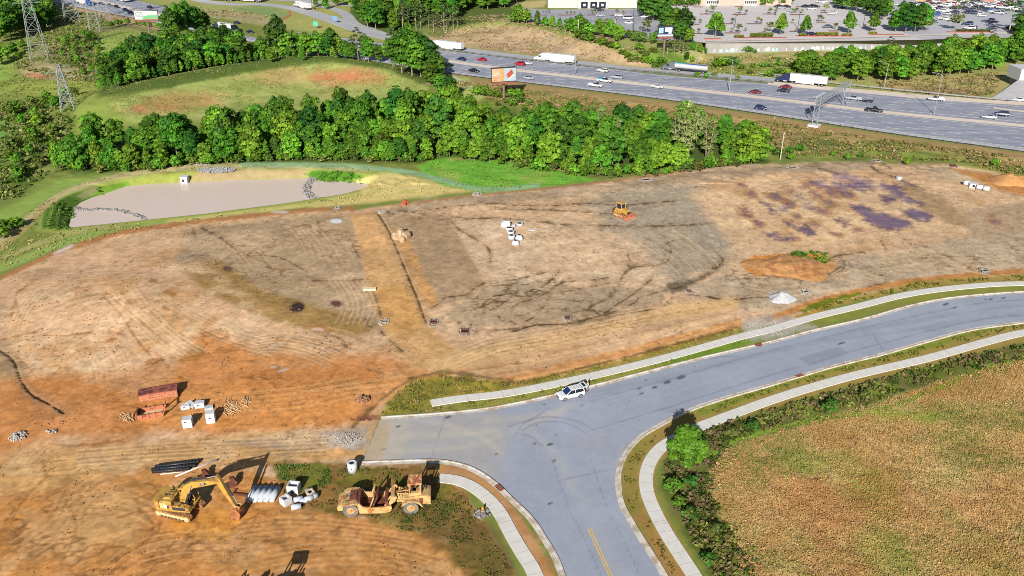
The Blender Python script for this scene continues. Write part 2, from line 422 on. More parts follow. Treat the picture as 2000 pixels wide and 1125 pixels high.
# ------------------------------------------------------------------ pond banks
pnt([(70,450),(88,398),(150,362),(250,335),(400,322),(600,320),(760,325),(800,350),(730,372),(690,392),(560,407),(300,442),(120,458)], S(158,168,82), 5, 2)
pnt([(-20,480),(40,425),(120,372),(200,347),(260,332),(120,350),(60,382),(-20,425)], S(146,170,82), 6, 3)
strk([(-20,490),(50,430),(110,385),(170,360),(250,341),(350,329),(480,325),(620,325),(720,331)], S(192,180,130), 9, 4, 2)
strk([(-20,500),(55,440),(75,415),(115,392)], S(184,160,110), 7, 4, 2)
pnt([(80,448),(86,412),(118,388),(170,368),(250,356),(205,377),(150,405),(137,450)], S(92,124,48), 3, 2)
pnt([(160,388),(180,372),(250,352),(256,362),(214,376)], S(120,160,52), 3, 2)
pnt([(150,383),(165,372),(185,365),(190,375),(165,388)], S(150,150,100), 3, 2)
for k in range(7): strk([(92+k*8,446),(96+k*8,425),(104+k*7,405)], S(70,98,36) if k%2 else S(128,160,62), 3, 2, 1)
pnt([(300,345),(400,331),(600,330),(612,346),(460,352),(330,356)], S(180,160,116), 3, 2)
pnt([(250,352),(330,337),(385,334),(375,350),(300,360)], S(160,168,80), 3, 2)
pnt([(590,340),(620,332),(690,336),(715,346),(700,358),(650,357),(625,353)], S(88,138,42), 3, 2)
pnt([(690,352),(745,338),(800,343),(880,362),(930,372),(850,382),(700,398),(600,408),(640,389),(705,376)], S(218,198,128), 5, 3)
mottle([(690,352),(745,338),(880,362),(850,382),(640,392)], [S(186,186,98), S(226,206,146)], 5, 81)
pnt([(815,325),(840,312),(880,307),(1000,314),(1100,334),(1168,352),(1050,367),(950,377),(870,364),(830,345)], S(118,176,62), 4, 2)
mottle([(830,315),(1100,335),(1050,366),(880,362)], [S(150,178,82), S(96,160,50), S(166,172,92)], 9, 84)
strk([(470,322),(600,322),(700,326),(790,335),(850,348),(900,362),(960,371),(1050,362)], S(150,184,138), 7, 4, 2)
strk([(880,312),(960,308),(1050,322),(1130,340)], S(188,160,110), 2.5, 2, 1, .8)
strk([(-20,532),(60,500),(130,473),(230,450),(330,436),(420,424)], S(150,172,88), 13, 5, 2)
strk([(-20,515),(70,478),(150,452),(240,440)], S(172,170,104), 8, 4, 2)
strk([(330,434),(450,419),(560,405),(680,388),(740,372)], S(200,190,116), 7, 3, 1)
# ------------------------------------------------------------------ the graded pad and the yard
PADPX = [(-80,575),(0,545),(60,512),(130,482),(220,456),(300,440),(420,427),(540,414),(600,410),(700,410),(760,400),(850,390),(930,381),(1000,375),(1100,366),(1160,358),(1250,345),(1340,334),(1450,323),(1560,317),(1650,315),(1730,313),(1850,320),(1920,330),(2000,347),(2100,368),(2100,536),(2000,536),(1800,553),(1640,593),(1560,625),(1450,642),(1250,702),(1000,757),(850,795),(740,817),(705,905),(850,907),(905,960),(960,1040),(1010,1125),(1040,1300),(-150,1300),(-150,600)]
pnt(PADPX, S(206,174,142), 2.5, 1.5)
mottle(PADPX, [S(196,156,118), S(216,188,156)], 22, 90, soft=3)
strk([(-60,572),(30,530),(130,486),(250,452),(420,429),(600,411),(690,407)], S(172,120,78), 7, 4, 2, .85)
pnt([(350,462),(430,442),(560,422),(700,420),(690,470),(722,560),(745,640),(640,632),(520,592),(420,562),(345,525)], S(184,160,132), 9, 6)
mottle([(350,462),(430,442),(560,422),(700,420),(745,640),(640,632),(420,562)], [S(214,186,152), S(160,138,110)], 9, 93)
pnt([(340,525),(380,508),(430,510),(520,568),(600,592),(700,620),(735,640),(700,655),(600,645),(520,622),(400,572)], S(166,136,92), 8, 5)
pnt([(60,565),(130,520),(220,495),(350,515),(400,575),(480,612),(620,670),(640,690),(560,702),(400,692),(250,742),(150,702),(50,645)], S(218,182,148), 14, 9)
pnt([(-40,690),(30,690),(70,760),(110,795),(-40,800)], S(176,150,118), 8, 6)
mottle([(40,560),(350,480),(640,690),(250,745),(0,700)], [S(200,156,112), S(226,198,164)], 6, 96)
pnt([(400,640),(520,690),(760,690),(880,730),(760,780),(690,832),(400,842),(100,852),(-40,905),(-40,740),(120,735),(260,770),(330,740)], S(206,148,102), 14, 9)
mottle([(-40,740),(400,700),(800,720),(690,832),(-40,900)], [S(212,142,90), S(190,132,86), S(218,174,130)], 9, 99)
pnt([(300,780),(480,740),(700,760),(700,820),(520,845),(330,835)], S(208,148,96), 14, 9, .8)
pnt([(-80,905),(200,876),(480,848),(720,838),(716,893),(560,905),(480,915),(320,900),(150,955),(-80,985)], S(206,164,116), 9, 6)
pnt([(420,868),(560,846),(720,832),(720,878),(640,880),(520,872)], S(186,166,146), 8, 6)
pnt([(630,850),(690,845),(712,860),(690,878),(640,872)], S(192,182,172), 5, 5)
mottle([(-80,905),(480,848),(720,838),(716,893),(150,955)], [S(180,140,98), S(214,184,146)], 5, 102)
pnt([(-150,985),(150,955),(320,900),(480,915),(560,940),(640,1000),(780,1020),(880,1060),(930,1140),(930,1300),(-150,1300)], S(194,144,96), 10, 7)
mottle([(-150,985),(150,955),(480,915),(780,1020),(930,1140),(930,1300),(-150,1300)], [S(204,144,90), S(168,126,84), S(214,174,132)], 5, 105)
mottle([(-150,985),(150,955),(480,915),(780,1020),(930,1140),(930,1300),(-150,1300)], [S(150,108,68)], 3.2, 108, thr=(.35,.75))
pnt([(110,980),(220,945),(300,990),(260,1060),(120,1080)], S(206,168,122), 14, 9, .7)
pnt([(330,1010),(420,985),(480,1010),(440,1060),(340,1050)], S(208,150,84), 8, 5, .7)
# compacted fill strip
pnt([(684,418),(738,414),(770,470),(812,560),(834,618),(852,650),(905,690),(890,735),(800,720),(760,670),(734,612),(720,560),(705,500)], S(208,168,124), 4, 2)
pnt([(735,560),(812,556),(834,618),(800,660),(750,640)], S(204,160,110), 6, 3)
pnt([(752,424),(870,412),(905,470),(952,560),(900,590),(852,604),(835,600),(800,520)], S(178,152,124), 6, 4)
pnt([(760,440),(790,455),(850,575),(858,600),(838,605),(805,540)], S(206,160,112), 6, 3)
mottle([(752,424),(870,412),(952,560),(852,604)], [S(162,138,112)], 7, 110)
pnt([(880,432),(1000,425),(1180,440),(1260,478),(1325,550),(1300,580),(1180,592),(1000,602),(958,560),(915,490)], S(214,186,156), 8, 6)
mottle([(880,432),(1180,440),(1325,550),(1180,592),(958,560)], [S(226,204,176), S(190,160,130)], 4.5, 113)
pnt([(1175,372),(1330,350),(1425,398),(1445,470),(1400,522),(1330,562),(1268,500),(1185,442),(1150,402)], S(172,160,142), 20, 12, .9)
pnt([(940,560),(1010,545),(1120,560),(1240,560),(1320,560),(1290,590),(1190,610),(1060,632),(930,642),(860,620)], S(174,154,130), 7, 5, .85)
strk([(770,410),(900,394),(1100,374),(1300,350),(1500,332),(1700,324)], S(178,156,132), 16, 7, 4)
strk([(760,403),(900,385),(1050,370),(1160,358),(1340,334)], S(172,128,88), 3, 2, 1, .8)
pnt([(1350,380),(1500,346),(1750,342),(1950,382),(1990,450),(1760,482),(1600,497),(1440,492),(1390,432)], S(210,180,148), 9, 6)
mottle([(1350,380),(1500,346),(1750,342),(1950,382),(1990,450),(1600,497),(1390,432)], [S(190,150,108), S(228,200,162)], 7, 116)
pnt([(1740,345),(1830,380),(1900,425),(1960,450),(1860,440),(1800,410)], S(172,146,116), 8, 5)
pnt([(1880,410),(2000,390),(2060,440),(2000,480),(1900,465)], S(182,158,132), 8, 5)
pnt([(1760,322),(1860,326),(2060,370),(2060,400),(1900,365)], S(196,174,146), 8, 4)
pnt([(1855,328),(1925,338),(2060,372),(2060,395),(1950,372)], S(192,140,94), 5, 3)
# damp and standing-water patches
PUD = S(112,98,122, .66)
B8 = lambda pts: [(1500+a/4, 250+b/4) for a, b in pts]
for p in ([(870,440),(1000,435),(1080,500),(1240,595),(1200,615),(1070,550),(950,490)],
          [(630,600),(740,605),(850,665),(1090,705),(1130,770),(1020,808),(900,785),(750,690)],
          [(1030,650),(1150,645),(1300,690),(1250,722),(1130,712)],
          [(450,430),(620,420),(740,420),(830,488),(700,480),(560,468)],
          [(870,525),(960,530),(1000,560),(930,575)], [(480,695),(560,700),(660,760),(600,775),(540,745)],
          [(120,730),(230,780),(300,760),(380,830),(330,835),(240,805)], [(-40,820),(60,815),(130,870),(180,830),(240,860),(160,880),(80,860)],
          [(-60,580),(0,590),(80,650),(30,655)], [(1040,415),(1110,420),(1150,450),(1080,450)]):
    pnt(B8(p), S(168,126,92), 8, 5, .7); pnt(B8(p), PUD, 5, 6, .86, dz=-.03)
for a, b, w in ((165,490,45),(60,540,50),(180,600,35),(220,690,30),(430,650,45),(700,800,35),(490,500,60),(620,520,55),(290,445,40),(1760,725,40),(510,825,35),(380,520,45),(-120,520,35),(-180,640,40),(-80,745,45),(-160,690,30),(380,755,40),(-200,440,30),(360,430,40),(480,580,50)):
    blob(1500+a/4, 250+b/4, w/4*1.9, w/9*1.7, S(172,128,92), 5, 5, .7, 18); blob(1500+a/4, 250+b/4, w/4, w/10, PUD, 4, 4, .6, 18)
for a, b, w in ((560,380,60),(660,400,70),(780,440,60),(700,470,50),(560,450,60),(420,440,60),(930,470,60),(1010,520,60),(1100,560,50),(720,640,60),(820,700,70),(960,740,70),(1060,740,50),(1180,680,60),(250,540,40),(320,620,40),(120,640,40)):
    blob(1500+a/4, 250+b/4, w/4*1.3, w/9*1.2, S(128,112,134,.72), 5, 5, .6, 22)
blob(580,601,15,9,S(70,56,52),3,3,1,-12); blob(657,592,14,7,S(96,72,62),3,3,1,10); blob(445,525,9,5,S(112,90,78),3,2)
for u, v, a, b, ang in ((543,672,26,6,-17),(648,683,38,3.5,-16),(640,717,22,4,-12),(556,722,18,4,-12),(535,716,9,3,-5),(622,642,18,5,5),(662,497,12,3,-8)):
    blob(u, v, a*1.2, b*1.3, S(180,128,88), 5, 4, .7, ang); blob(u-2, v+1, a*.7, b*.5, S(212,190,172), 1.5, 3, .9, ang)
blob(125,487,24,4,S(205,190,180),3,1,1,-24); blob(546,414,18,2.5,S(205,192,180),2,1); blob(656,432,12,4,S(222,222,224),2,1)
# clay islands, gravel patches
pnt([(1448,512),(1470,500),(1530,495),(1600,495),(1640,512),(1625,530),(1560,543),(1490,542),(1455,530)], S(212,148,86), 4, 3)
strk([(1640,503),(1645,518),(1610,538),(1550,547)], S(122,104,86), 3, 2, 1)
pnt([(1330,562),(1400,540),(1520,552),(1650,542),(1650,505),(1900,462),(2080,450),(2080,525),(1750,557),(1600,577),(1480,612),(1380,602)], S(190,170,146), 8, 5)
mottle([(1330,562),(1650,505),(2080,450),(2080,525),(1480,612)], [S(208,188,162), S(164,142,116)], 5, 120)
strk([(735,775),(1000,742),(1250,684),(1440,636)], S(206,154,108), 18, 8, 4)
strk([(850,712),(1000,682),(1150,650),(1300,612),(1430,592)], S(218,182,138), 24, 9, 5)
strk([(860,740),(1000,712),(1200,668),(1400,622)], S(224,190,148), 3, 3, 2, .6)
strk([(1500,625),(1620,582),(1800,547),(2080,524)], S(192,140,92), 9, 4, 2)
for k in range(6): strk([(560+k*20,770-k*3),(700,748+k*5),(880,722+k*7),(1040,700+k*6)], S(196,142,94) if k % 2 else S(222,180,134), 2.2, 2, 1.5, .6)
for k in range(7): strk([(1000,742-k*13),(1150,712-k*13),(1290,676-k*12),(1420,636-k*8)], S(190,146,104) if k % 2 else S(226,190,148), 1.6, 1.5, 1, .6)
# erosion rills and cracks
RC = S(112,90,68)
def rill(p, w=2.2, c=RC, op=.9, dz=-.10): strk(p, S(160,136,110), w*3.2, w*2.2, 2.5, .45); strk(p, (c[0]*.6, c[1]*.6, c[2]*.6), w*.42, .8, 1.9, op, dz)
rill([(738,417),(760,452),(790,522),(815,582),(832,630)], 5, S(70,52,38), 1, -.22); strk([(740,419),(760,452),(790,522),(815,582),(832,630)], S(74,56,42), 2.2, .9, .8, .95, -.1)
for p in ([(833,607),(860,590),(872,580),(910,575),(930,560),(955,548)], [(860,626),(880,610),(905,607),(935,600),(955,592),(990,570)],
          [(862,632),(890,627),(905,637)], [(918,642),(930,615),(960,605),(985,590),(1012,565)], [(930,647),(1000,641),(1060,631)],
          [(970,612),(982,625),(1000,628)], [(940,600),(960,580),(1000,572)]): rill(p, 2.2)
for p in ([(1000,647),(1050,634),(1120,631),(1200,615),(1290,600),(1312,580)], [(1005,632),(1040,620),(1070,587),(1076,565),(1102,550),(1160,546),(1190,541)],
          [(1130,626),(1190,611),(1240,590),(1252,580),(1322,560)], [(1180,611),(1240,571),(1272,545)], [(1000,601),(1060,560),(1092,530)],
          [(1000,618),(1030,612),(1060,600)], [(1010,590),(1050,580),(1075,566)],
          [(1320,562),(1350,550),(1386,531),(1402,520)], [(1345,574),(1420,584),(1480,580),(1545,578)], [(1080,528),(1030,540),(990,548)]): rill(p, 2.4)
pnt([(1300,555),(1340,548),(1400,528),(1380,545),(1335,566),(1312,578)], S(98,86,72), 4, 3, .8)
for p in ([(1040,575),(1085,572),(1150,560),(1190,552)], [(1150,600),(1175,588),(1200,574)], [(1208,560),(1218,535),(1245,512)], [(1230,525),(1240,520)],
          [(1000,400),(1060,402),(1150,397),(1220,400),(1320,392)], [(960,408),(1080,410),(1200,418)], [(940,424),(1000,427),(1100,438),(1190,440),(1300,441),(1400,435)],
          [(1225,517),(1240,521),(1300,512),(1310,482),(1300,475),(1342,463)], [(1385,527),(1412,510),(1395,490)], [(1230,512),(1226,494)],
          [(750,415),(820,411),(900,401),(1000,396)], [(760,422),(850,428),(960,426)], [(880,430),(900,450),(952,482),(958,510)], [(780,410),(850,420),(900,424)],
          [(362,437),(375,445),(383,462)], [(400,450),(440,470),(470,492),(520,512)], [(365,496),(410,500)], [(395,446),(430,462),(445,476)],
          [(500,498),(545,502),(600,530)], [(620,430),(630,450),(682,462)], [(682,463),(700,500)], [(560,545),(640,548),(720,545)], [(520,520),(552,528),(560,540)],
          [(730,570),(740,600),(744,618)], [(716,622),(720,634),(728,640)], [(745,648),(770,672),(800,697)], [(640,652),(665,662),(678,678)],
          [(1765,467),(1800,490),(1840,510),(1872,531)], [(1800,478),(1850,500),(1900,526)], [(1880,490),(1922,517)], [(1640,500),(1650,515),(1640,530),(1600,541)],
          [(1720,470),(1730,488)], [(1660,520),(1740,545),(1690,560)], [(1560,565),(1566,545)], [(1620,505),(1640,498),(1700,490)],
          [(1600,330),(1640,340)], [(1700,322),(1715,335),(1752,346)], [(1720,315),(1740,330)], [(1780,330),(1830,333)]): rill(p, 1.7, S(124,100,78), .8, -.06)
rill([(-10,678),(12,692),(28,708),(40,740),(60,768),(95,788),(124,806)], 6, S(62,48,38), 1, -.1); strk([(-10,678),(12,692),(28,708),(40,740),(60,768),(95,788),(124,806)], S(52,40,32), 3.0, 1, 1.6, .95, -.12)
for p in ([(36,698),(60,722),(75,746)], [(0,664),(50,652),(75,648)], [(88,655),(130,655),(180,648)], [(205,662),(228,662)], [(200,575),(240,620),(265,660),(300,700)],
          [(205,570),(280,630),(330,670)], [(390,640),(430,660),(448,650)], [(320,600),(350,612),(380,628)], [(40,620),(30,580),(50,560)], [(20,630),(26,600)]):
    strk(p, S(164,118,76), 2.4, 2, 1.5, .8, -.04)
for u, v, w in ((255,590,14),(242,571,9),(330,573,14),(218,640,7),(240,634,7),(280,634,6),(410,630,17),(400,653,9),(215,665,11),(62,608,6),(300,706,18),(375,695,26),(450,702,14),(440,655,8),(355,618,8),(255,625,9),(300,548,8)):
    blob(u, v, w, w*.42, S(170,122,76), 3, 4, .75, random.uniform(-25,25))
# fine meandering cracks
def cracks(px, col, scale, s, eps, op):
    pnt(px, col, 10, 4, op, n=lambda i: (1-sstep(eps*.4, eps, np.abs(fbm(gx[i], gy[i]*1.6, scale, 4, s))))*sstep(-.2, .3, fbm(gx[i], gy[i], 13, 2, s+3)), dz=-.05)
cracks([(350,462),(560,424),(700,424),(740,620),(560,600),(420,560)], S(140,112,84), 9, 191, .07, .8)
cracks([(900,560),(1010,545),(1240,545),(1320,560),(1290,600),(1060,635),(930,645)], S(104,84,62), 6, 194, .10, .85)
cracks([(960,400),(1300,390),(1420,430),(1250,450),(980,440)], S(136,112,88), 9, 197, .06, .7)
cracks([(1270,500),(1420,480),(1640,505),(1900,470),(2050,470),(2050,525),(1600,575),(1400,590)], S(122,100,78), 8, 200, .08, .8)
cracks([(0,690),(120,640),(400,640),(640,700),(700,820),(100,850)], S(160,108,66), 9, 203, .06, .6)
cracks([(-60,990),(150,950),(480,930),(900,1100),(600,1200),(-60,1200)], S(140,98,62), 7, 206, .08, .65)
# dozer and tyre tracks
def trk(p, n, dx, dy, c, w=1.5, op=.55, dark=True):
    for k in range(n):
        q = [(a+dx*k+random.uniform(-1, 1), b+dy*k+random.uniform(-.7, .7)) for a, b in p]
        strk(q, c, w, .9, .8, min(1, op*random.uniform(.9, 1.6)), -.03)
        if dark: strk([(a+dx*.5, b+dy*.5) for a, b in q], (c[0]*.62, c[1]*.58, c[2]*.54), w*.8, .9, .8, min(1, op*random.uniform(.8, 1.5)), -.05)
LT = S(226,196,158); L2 = S(216,170,124)
trk([(640,545),(660,572),(668,602),(655,632)], 7, 11, .6, LT); trk([(560,440),(585,470),(600,500)], 8, 14, 3, LT, 1.3, .4); trk([(420,470),(450,500),(470,530)], 6, 15, 2, LT, 1.2, .35)
trk([(15,668),(22,630),(38,595),(62,570)], 5, 7, 2, LT, 1.6); trk([(210,575),(250,622),(300,668),(350,700)], 6, 10, -3, LT); trk([(300,560),(360,600),(430,630),(500,650)], 6, 6, 9, LT, 1.4, .45)
trk([(150,690),(165,720),(170,750)], 9, 10, -2, LT, 1.5, .45); trk([(510,655),(560,650),(620,662),(665,682)], 7, -4, 6, LT, 1.4, .5); trk([(90,560),(140,540),(200,532)], 7, 4, 9, LT, 1.3, .35)
trk([(640,640),(700,655),(760,690),(800,730)], 4, -12, 8, L2, 1.5, .5); trk([(880,690),(960,660),(1080,640),(1250,606)], 5, 4, 6, LT, 1.3, .4)
trk([(980,440),(1040,470),(1090,520),(1110,560)], 7, 17, -1, LT, 1.3, .4); trk([(1240,470),(1290,500),(1330,540)], 6, 15, -4, LT, 1.3, .4); trk([(1450,545),(1500,552),(1560,548)], 4, 8, 9, LT, 1.2, .4)
trk([(1700,500),(1800,490),(1900,505)], 5, 8, 8, LT, 1.2, .4)
trk([(330,790),(430,770),(560,760),(700,735)], 5, 4, 9, L2, 1.8, .5); trk([(150,880),(300,868),(480,858),(640,850)], 6, 0, 7, S(224,190,150), 1.8, .5); trk([(60,900),(220,885),(420,872)], 4, 5, 9, S(220,182,138), 1.8, .45)
trk([(100,970),(180,950),(260,955),(320,985)], 5, -4, 12, L2, 2, .5); trk([(20,1060),(90,1010),(120,960),(180,920)], 5, 12, 6, L2, 2, .45); trk([(200,1110),(260,1060),(360,1040),(470,1045)], 5, 5, 13, L2, 2, .5)
trk([(460,1020),(560,1010),(680,1018),(800,1035)], 5, 3, 9, L2, 1.8, .5); trk([(500,1080),(620,1062),(760,1065),(860,1090)], 5, 2, 10, L2, 1.8, .5); trk([(330,930),(410,925),(480,930)], 3, 3, 8, L2, 1.6, .4)
for p in ([(30,1000),(60,960),(90,930),(84,900)], [(120,1100),(150,1030),(130,985)], [(230,1010),(280,1000),(300,1040),(260,1075)], [(110,870),(170,868),(240,858)], [(330,1075),(390,1060),(450,1078)]): strk(p, S(142,100,66), 3, 3, 2.5, .5, -.05)
# dark weathered edge below the sidewalk bank
strk([(690,832),(735,790),(780,755),(830,733),(880,729),(1000,744)], S(120,98,70), 5, 4, 3, .8)
strk([(700,815),(745,815)], S(130,84,66), 7, 3, 2, .8)
strk([(740,1005),(640,985),(560,905)], S(150,110,72), 8, 6, 4, .6)
# ------------------------------------------------------------------ verges and weeds
pnt([(705,912),(850,908),(905,958),(960,1040),(1012,1125),(1040,1300),(930,1300),(905,1130),(870,1050),(760,1012),(640,1000),(560,990),(530,905),(640,905)], S(150,118,76), 7, 5)
mottle([(705,912),(850,908),(1012,1125),(930,1300),(870,1050),(640,1000),(530,905)], [S(124,116,62), S(122,98,62), S(104,108,50)], 2.6, 125, thr=(-.05,.3))
pnt([(600,908),(640,903),(650,940),(600,965),(540,930),(540,905)], S(118,120,62), 6, 5, .8)
pnt([(740,1010),(880,985),(980,1040),(1010,1125),(900,1110),(830,1050)], S(116,98,62), 8, 6, .7)
vA = [(740,816),(762,780),(800,745),(862,732),(1000,747),(1100,730),(1250,692),(1440,640),(1480,640),(1480,668),(1250,735),(1000,793),(850,812)]
pnt(vA, S(168,146,82), 5, 3)
mottle(vA, [S(128,138,56), S(196,160,104), S(106,124,48)], 2.2, 128)
pnt([(742,812),(765,778),(800,748),(862,742),(880,770),(845,800)], S(136,130,68), 6, 4, .8)
strk([(860,735),(1000,748),(1150,715),(1300,678),(1440,640)], S(122,92,60), 3.5, 3, 3, .8)
strk([(900,796),(1000,780),(1160,745),(1300,712),(1470,664)], S(150,150,72), 12, 4, 2)
strk([(1300,712),(1400,685),(1480,661)], S(116,148,50), 10, 4, 3)
strk([(1580,634),(1680,610),(1780,587),(1860,573),(2000,564),(2090,561)], S(140,142,66), 12, 4, 2)
strk([(1560,622),(1620,597),(1700,578),(1800,556),(2000,541),(2090,538)], S(170,146,82), 10, 4, 4)
strk([(1570,606),(1620,588),(1680,574)], S(120,126,52), 8, 3, 3)
pnt([(1448,625),(1500,618),(1560,625),(1590,640),(1520,662),(1455,668)], S(186,180,172), 6, 9, .7)
pnt([(1500,568),(1535,566),(1555,582),(1540,595),(1500,592)], S(190,182,172), 5, 4, .6)
E1 = g_curbE; 
strk(CURB_E[:12], S(138,142,60), 30, 5, 2); strk([(a+14, b+16) for a, b in CURB_E[:9]], S(132,140,56), 24, 6, 3)
pnt([(1347,802),(1277,838),(1222,889),(1210,921),(1209,950),(1231,1015),(1287,1105),(1330,1180),(1390,1180),(1332,1089),(1279,1000),(1262,930),(1292,874),(1361,836),(1405,819)], S(152,134,68), 4, 3)
mottle([(1277,838),(1209,921),(1231,1015),(1330,1180),(1390,1180),(1279,1000),(1262,930),(1361,836)], [S(128,134,54), S(176,134,82)], 2.4, 131)
pnt([(1245,1000),(1287,1105),(1340,1200),(1395,1200),(1332,1089),(1290,1020)], S(168,124,74), 6, 4, .7)
strk([(870,918),(935,940),(980,985),(1020,1040),(1060,1110),(1100,1200)], S(190,142,94), 26, 5, 2)
mottle([(860,905),(934,915),(1067,1058),(1147,1240),(1070,1180),(974,999),(860,935)], [S(168,118,74), S(204,164,116)], 2.0, 134)
# right-hand bank beyond the sidewalk: weeds, ditch, field
strk(SIDE_B[:18], S(164,140,76), 34, 6, 3, .9)
dz_ = [(1296,905),(1330,872),(1372,842),(1420,828),(1500,800),(1700,748),(1850,705),(2080,655),(2080,685),(1850,738),(1700,790),(1560,822),(1420,868),(1385,920),(1392,970),(1440,1060),(1500,1180),(1430,1200),(1330,1030),(1290,955)]
pnt(dz_, S(104,112,50), 7, 4)
mottle(dz_, [S(140,118,84), S(76,90,34), S(126,146,54)], 2.6, 137)
FPX = [(1388,962),(1388,905),(1450,864),(1560,832),(1700,792),(1850,742),(2000,695),(2110,672),(2110,1320),(1540,1320),(1425,1045)]
pnt(FPX, S(196,162,108), 5, 4)
mottle(FPX, [S(158,150,82), S(194,150,104), S(210,182,128)], 4.5, 140)
mottle(FPX, [S(140,146,62), S(196,140,96)], 9, 143, thr=(.2,.7))
pnt([(1800,950),(1870,960),(1930,1000),(1950,1030),(1890,1020),(1830,990)], S(214,160,112), 14, 9, .6)
pnt([(1700,905),(1760,960),(1760,1010),(1690,1010),(1670,940)], S(150,148,68), 12, 9, .6)
strk([(1392,890),(1440,858),(1540,832),(1650,812),(1740,795),(1830,757),(1920,722),(2060,682)], S(124,160,52), 9, 4, 4)
pnt([(1680,800),(1740,795),(1850,812),(1800,830),(1720,818)], S(146,172,62), 8, 6, .85)
for u, v in ((1598,935),(1705,1030)): blob(u, v, 8, 5, S(110,90,66), 3, 2); 
# ------------------------------------------------------------------ highway verges, slope
vr = [(860,146),(1000,163),(1500,230),(1750,268),(2000,301),(2110,318),(2110,372),(2000,344),(1850,317),(1700,309),(1500,300),(1400,262),(1200,240),(1000,200),(900,185)]
pnt(vr, S(176,150,98), 4, 2)
mottle(vr, [S(130,136,66), S(192,162,116), S(110,124,54)], 4, 146)
strk([(880,150),(1000,166),(1217,192),(1407,219),(1500,233),(1750,271),(2000,305),(2110,322)], S(172,142,98), 7, 5, 4, .8)
pnt([(1490,305),(1600,272),(1800,292),(2000,332),(2110,355),(2110,372),(2000,346),(1850,317),(1650,313),(1520,320)], S(136,150,70), 6, 4)
mottle([(1500,260),(1800,280),(2000,330),(1850,317),(1520,320)], [S(104,96,70), S(96,122,46)], 5, 149)
pnt([(855,146),(915,152),(945,190),(930,200),(880,185),(850,165)], S(172,184,104), 4, 2)
strk([(885,150),(915,165),(935,185)], S(200,196,184), 3, 2, 1, .8)
far = [(320,-30),(276,2),(412,31),(524,53),(682,74),(845,95),(1000,104),(1180,126),(1300,137),(1520,157),(1640,168),(1740,182),(1840,193),(2000,204),(2110,214),(2110,90),(1376,100),(1300,85),(1000,30),(700,-30)]
pnt(far, S(164,166,96), 3, 1)
pnt([(325,12),(400,18),(500,28),(560,45),(540,53),(412,31)], S(178,164,124), 4, 2)
mottle([(330,8),(500,28),(560,48),(412,31)], [S(134,128,84)], 6, 152)
pnt([(450,16),(500,11),(540,15),(565,27),(555,36),(510,30)], S(138,158,98), 3, 1)
strk([(565,22),(566,30),(553,37)], S(176,116,80), 4, 2)
pnt([(548,42),(600,30),(690,62),(700,74),(620,66)], S(172,172,98), 3, 1)
pnt([(612,18),(650,18),(668,40),(655,44)], S(176,170,100), 3, 1)
pnt([(820,72),(860,60),(950,48),(1040,52),(1120,72),(1200,98),(1280,130),(1290,137),(1180,124),(1000,103),(850,86)], S(188,162,126), 4, 2)
mottle([(820,72),(950,48),(1120,72),(1290,137),(1000,103)], [S(164,136,110), S(206,178,140), S(150,142,90)], 5, 155)
strk([(850,89),(1000,105),(1180,127),(1300,139)], S(166,160,104), 4, 3, 2)
strk([(950,42),(1030,46),(1110,66),(1200,90),(1270,118)], S(130,158,66), 8, 4, 2)
pnt([(1230,100),(1300,95),(1345,110),(1330,137),(1280,134)], S(112,140,56), 5, 3)
pnt([(1345,110),(1400,108),(1540,106),(1680,100),(1690,112),(1600,120),(1420,128),(1360,132)], S(190,172,118), 4, 2)
mottle([(1345,108),(1680,100),(1600,125),(1400,140)], [S(138,152,72), S(204,184,132)], 6, 158)
pnt([(1360,128),(1540,130),(1560,158),(1480,152),(1370,140)], S(150,158,78), 4, 3)
pnt([(1700,160),(1850,150),(1960,140),(1985,150),(1940,185),(1900,192),(1740,176)], S(182,166,110), 4, 3)
pnt([(1720,168),(1820,166),(1920,176),(1930,188),(1800,184)], S(150,124,94), 4, 4, .9)
mottle([(1700,160),(1960,140),(1930,190),(1740,178)], [S(140,140,72), S(196,170,124)], 5, 161)
pnt([(680,58),(740,66),(860,72),(900,55),(1010,32),(1010,-40),(690,-40)], S(96,112,52), 4, 2)
pnt([(890,60),(950,42),(1010,34),(1020,44),(940,52)], S(160,166,92), 4, 2)
pnt([(990,5),(1070,0),(1062,14),(1030,17),(1000,15)], S(196,182,128), 3, 1)
pnt([(80,0),(110,-10),(200,22),(330,52),(320,62),(200,38)], S(190,160,120), 3, 2)
# ------------------------------------------------------------------ fine soil texture: tread streaks, clods
a_ = R(28)
ca, sa = math.cos(a_), math.sin(a_)
st1 = fbm((gx*ca+gy*sa)*.16, (-gx*sa+gy*ca), .9, 2, 171)
a2 = R(-50); st2 = fbm((gx*math.cos(a2)+gy*math.sin(a2))*.16, (-gx*math.sin(a2)+gy*math.cos(a2)), .8, 2, 174)
sel = sstep(-.3, .3, fbm(gx, gy, 25, 2, 177))
near = (gy < 262)
k = np.nonzero(near)[0]
dp = sdist(GU[k], GV[k], PADPX)
ms = (1-sstep(-3, 1, dp))
tex = (st1[k]*sel[k]+st2[k]*(1-sel[k]))
lm_ = gc[k]@np.array([.3,.55,.15]); sat = 1+.14*ms
gc[k] = lm_[:, None]+(gc[k]-lm_[:, None])*sat[:, None]
def ridge(a): return 1-np.minimum(1, np.abs(a)*2.2)
tex = np.where(sel[k] > .5, ridge(st1[k]), ridge(st2[k]))
patch = sstep(-.25, .35, fbm(gx[k], gy[k], 11, 3, 181))
gc[k] *= (1+ms*(.05*(tex-.45)*patch+.05*N2[k]+.08*N3[k]+.11*N4[k]+.12*fbm(gx[k], gy[k], .32, 2, 189)))[:, None]
gdz[k] += ms*(.006*tex*patch+.012*N4[k])
clod = sstep(.55, .8, fbm(gx[k], gy[k], .8, 2, 185))*sstep(-.1, .5, fbm(gx[k], gy[k], 9, 3, 187))
